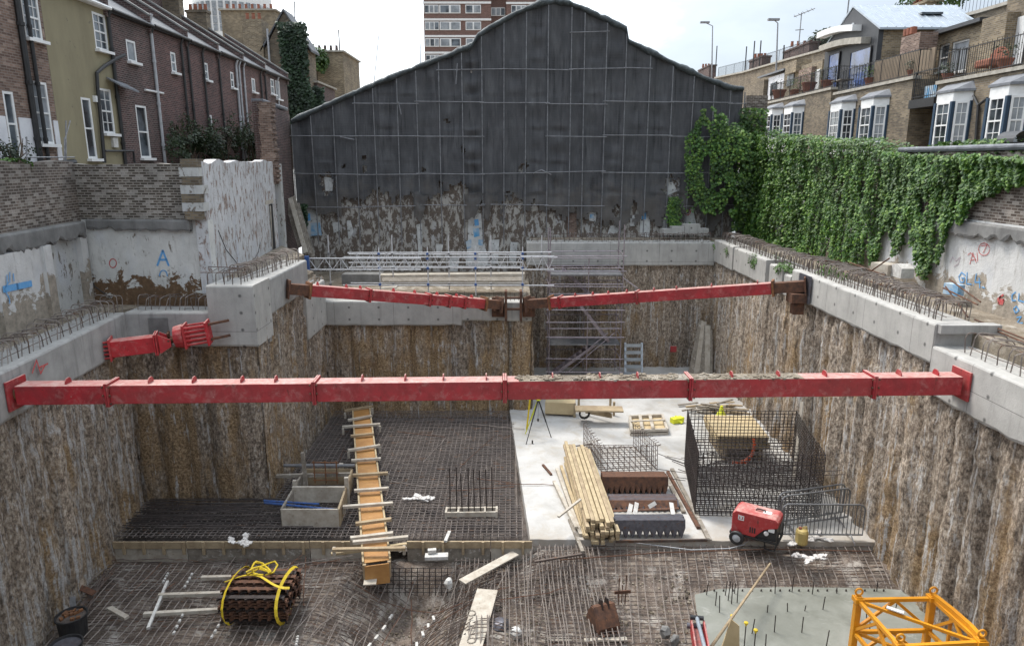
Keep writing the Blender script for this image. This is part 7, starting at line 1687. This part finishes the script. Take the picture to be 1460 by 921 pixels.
# loose concrete and mortar lumps in the mud
m = MB()
for i in range(1800):
    x_, y_ = R(-3.4, 4.6), R(12.8, 16.6); z = nh(x_, y_); s = R(.01, .04)*(1 if random.random() < .95 else 2.2); M_ = Matrix.Rotation(R(0, 3), 3, 'Z') @ Matrix.Rotation(R(-.5, .5), 3, 'X'); m.box((x_, y_, z+s*.3), (s*2, s*1.5, s*1.1), M=M_, tap=.7)
struct(tag(m.build('rubble', MT['dirt']), 'scattered stones and mortar lumps in the muddy foreground', 'rubble'), 'stuff')
for i, (x_, y_, s, lb) in enumerate(((948, 900, .15, 'flat concrete lump near the red arm'), (713, 890, .25, 'grey bag lying by the wide scaffold board'), (736, 901, .14, 'small white lump right of the wide scaffold board'), (640, 830, .12, 'white lump on the trench side'), (962, 912, .12, 'grey lump against the red arm'))):
    q = PZ(x_, y_, -10.55); m = MB(); m.lathe(q, [(s*.8, -.1), (s, .02), (s*.7, .1), (s*.2, .13)], 7); 
    m.v = [tuple(V(*v)+V(nz(V(*v)*9), nz(V(*v)*7+V(5, 5, 5)), 0)*s*.5) for v in m.v]; tag(m.build('rubble_lump', MT['conc_old' if i in (0, 4) else 'conc_blk' if i != 1 else 'steel']), lb, 'rubble')
# yellow tower-crane mast section
def mast():
    zt, zl, z0 = -9.0, -9.85, -10.7
    T_ = [PZ(1224, 850, zt), PZ(1330, 848, zt), PZ(1399, 910, zt), PZ(1283, 916, zt)]
    c = sum(T_, V(0, 0, 0))/4; h = thing('mast_section', 'bright yellow lattice crane mast section standing at the lower right corner', 'crane mast', (c.x, c.y, z0))
    for i, p_ in enumerate(T_):
        m = MB(); m.bar(V(p_.x, p_.y, z0), p_+Z*.02, .13, .13, V(0, 1, 0)); po = m.build('post', MT['yellow'], h, bevel=.01)
        m = MB(); m.tube(ring(p_+Z*.12, V(1, 0, 0), V(0, 0, 1), .075, 12), .022, 6); m.build('lifting_eye', MT['yellow'], po)
        m = MB(); m.box((p_.x, p_.y, z0+.12), (.34, .34, .24)); m.build('foot', MT['rust'], po)
        m = MB(); m.box(p_-Z*.06, (.19, .19, .1)); m.build('collar', MT['yellow'], po)
    A = lambda i, z: V(T_[i % 4].x, T_[i % 4].y, z)
    for i in range(4):
        for z, nm in ((zt-.08, 'top_chord'), (zl, 'lower_chord')):
            m = MB(); m.bar(A(i, z), A(i+1, z), .075, .075); m.build(nm, MT['yellow'], h)
        mid = (A(i, zt-.1)+A(i+1, zt-.1))/2; mo = (A(i, zl)+A(i+1, zl))/2
        for q_ in (A(i, zl+.05), A(i+1, zl+.05)): m = MB(); m.bar(mid, q_, .06, .06); m.build('diagonal', MT['yellow'], h)
        for q_ in (A(i, z0+.2), A(i+1, z0+.2)): m = MB(); m.bar(mo, q_, .06, .06); m.build('diagonal', MT['yellow'], h)
    m = MB(); m.bar(A(0, zt-.1), A(2, zt-.1), .06, .06); m.build('cross_brace', MT['yellow'], h); m = MB(); m.bar(A(0, zl), A(2, zl), .06, .06); m.build('cross_brace', MT['yellow'], h)
    q = A(0, zt-.06).lerp(A(2, zt-.06), .32); d_ = (A(2, 0)-A(0, 0)).normalized(); m = MB(); m.bar(q-d_*.16+Z*.05, q+d_*.16+Z*.05, .1, .02); m.build('label_plate', MT['white'], h)
    # bolted outer frame on the right side
    e1, e2 = PZ(1358, 870, zt), PZ(1384, 893, zt)
    for a_, b_ in ((T_[1], e1), (e1, e2), (e2, T_[2])): m = MB(); m.bar(a_, b_, .09, .12); m.build('outer_rail', MT['yellow'], h)
    for q_ in (e1, e2): m = MB(); m.bar(q_, V(q_.x, q_.y, zl), .05, .05, V(0, 1, 0)); m.build('outer_post', MT['yellow'], h)
mast()
# rusty bar bundles and rubble on the right ledge
for i, (x0, y0, x1, y1) in enumerate(((1212, 374, 1262, 392), (1225, 380, 1270, 400), (1232, 398, 1300, 420), (1354, 398, 1398, 430), (1345, 410, 1394, 434), (1348, 408, 1380, 452), (1390, 455, 1470, 486), (1395, 460, 1470, 492), (1242, 386, 1268, 368))):
    a_, b_ = PX(x0, y0, 11.6-.1*(i > 5)*3), PX(x1, y1, 11.4-.1*(i > 5)*3); m = MB(); m.bar(a_, b_, .022, n=5); tag(m.build('rebar', MT['rust']), 'tangled rusty bars dumped on the ledge behind the right hoops', 'rebar', 'rusty bars on the right ledge')
m = MB(); q = PX(1360, 412, 12.3); m.box(q, (.25, .45, .3), .3); tag(m.build('plastic_box', MT['poster_b']), 'small blue box on the ledge below the right graffiti', 'box')
m = MB(); q = PX(1277, 390, 11.9); m.prism([q+V(0, -.3, -.1), q+V(0, .3, -.1), q+V(0, .3, .25), q+V(0, 0, .32), q+V(0, -.3, .2)], V(.4, 0, 0)); tag(m.build('concrete_block', MT['conc_blk']), 'broken concrete block on the ledge under the hanging ivy', 'block')
m = MB(); q = PX(1262, 384, 11.9); m.box(q, (.5, .7, .4), .3); tag(m.build('timber_crate', MT['wood_pale']), 'pale timber crate on the ledge under the ivy edge', 'crate')
for i, (x_, y_, s) in enumerate(((965, 328, .4), (985, 326, .5), (1000, 330, .35), (950, 330, .3))):
    q = PY(x_, y_, 35.6); m = MB(); m.box(q, (s*1.6, .5, s), R(-.2, .2)); tag(m.build('concrete_block', MT['conc']), 'grey concrete blocks lying on the shelf at the right foot of the gable', 'block', 'blocks at the right foot of the gable')

for i in range(34):
    x_, y_ = (R(-10, 4.2), R(13, 17)) if i < 22 else (R(-7, .2), R(18.2, 27)); a_ = R(-.5, .5) if i % 2 else R(1.1, 2.0); l = R(.8, 3)
    p_ = [V(x_+math.cos(a_)*l*k/4, y_+math.sin(a_)*l*k/4, 0) for k in range(5)]; m = MB()
    zf = (lambda q: nh(q.x, min(q.y, 17.3))+.3) if i < 22 else (lambda q: -10.17)
    m.tube([V(q.x+R(-.03, .03), q.y, zf(q)+R(0, .03)) for q in p_ if q.y < 17.4 or i >= 22] or p_, .012, 4)
    if len(m.v) > 8: tag(m.build('rebar', MT['rust' if i % 3 else 'rebar_p']), 'odd loose bars lying across the mats at random angles', 'rebar', 'odd loose bars on the mats')
# ================================================================== camera, light, sky
cam = bpy.data.cameras.new('camera'); co = bpy.data.objects.new('camera', cam); COL.objects.link(co)
cam.sensor_width = 36; cam.lens = 36*F/1460; cam.clip_end = 3000; cam.clip_start = .1
co.rotation_euler = (math.pi/2-TH, 0, 0); S.camera = co
SEL, SAZ = math.radians(62), math.radians(-50)     # sun behind cloud, ahead to the left
sun = bpy.data.lights.new('sun', 'SUN'); so = bpy.data.objects.new('sun', sun); COL.objects.link(so)
sun.energy = 1.2; sun.angle = math.radians(16); sun.color = (1, .94, .86)
sd = V(math.sin(SAZ)*math.cos(SEL), math.cos(SAZ)*math.cos(SEL), math.sin(SEL))
so.rotation_euler = sd.to_track_quat('Z', 'Y').to_euler(); so.location = (0, 0, 60)
W = bpy.data.worlds.new('World'); S.world = W; W.use_nodes = True; t = W.node_tree; bg = t.nodes['Background']
class WT(T):
    def __init__(s): s.t = t; s._c = None
w = WT()
sky = w.n('ShaderNodeTexSky', {'sky_type': 'NISHITA', 'sun_disc': False, 'sun_elevation': SEL, 'sun_rotation': SAZ})
d = w.n('ShaderNodeTexCoord').outputs['Generated']
hx = V(-.85, 1, .12).normalized()
dot = w.n('ShaderNodeVectorMath', {'operation': 'DOT_PRODUCT'}, _0=d, _1=tuple(hx)).outputs['Value']
cl = w.noise(w.scale(d, 1, 1, 2.8), 3.0, 7, .6, .5)
g = w.math('ADD', dot, w.math('MULTIPLY', w.math('SUBTRACT', cl, .5), .5))
cc = w.ramp(g, (.25, (1.9, 2.08, 2.28)), (.6, (2.9, 3.12, 3.38)), (.8, (5.8, 6.1, 6.4)), (.93, (8.7, 8.9, 9.0)))
el = w.n('ShaderNodeSeparateXYZ', None, Vector=d).outputs[2]       # an overcast sky is brighter overhead
ov = w.math('ADD', .5, w.math('MULTIPLY', w.math('MAXIMUM', el, 0.0), 2.0))
cc = w.n('ShaderNodeVectorMath', {'operation': 'SCALE'}, _0=cc, Scale=ov).outputs[0]
k = w.mix(.88, sky.outputs[0], cc)
t.links.new(k, bg.inputs[0]); bg.inputs[1].default_value = .12
S.view_settings.view_transform = 'Standard'; S.view_settings.look = 'None'; S.view_settings.exposure = 1.62; S.view_settings.gamma = 1
S.view_settings.use_curve_mapping = False
S.cycles.max_bounces = 5; S.cycles.diffuse_bounces = 3; S.cycles.glossy_bounces = 2; S.cycles.transparent_max_bounces = 4; S.cycles.transmission_bounces = 2
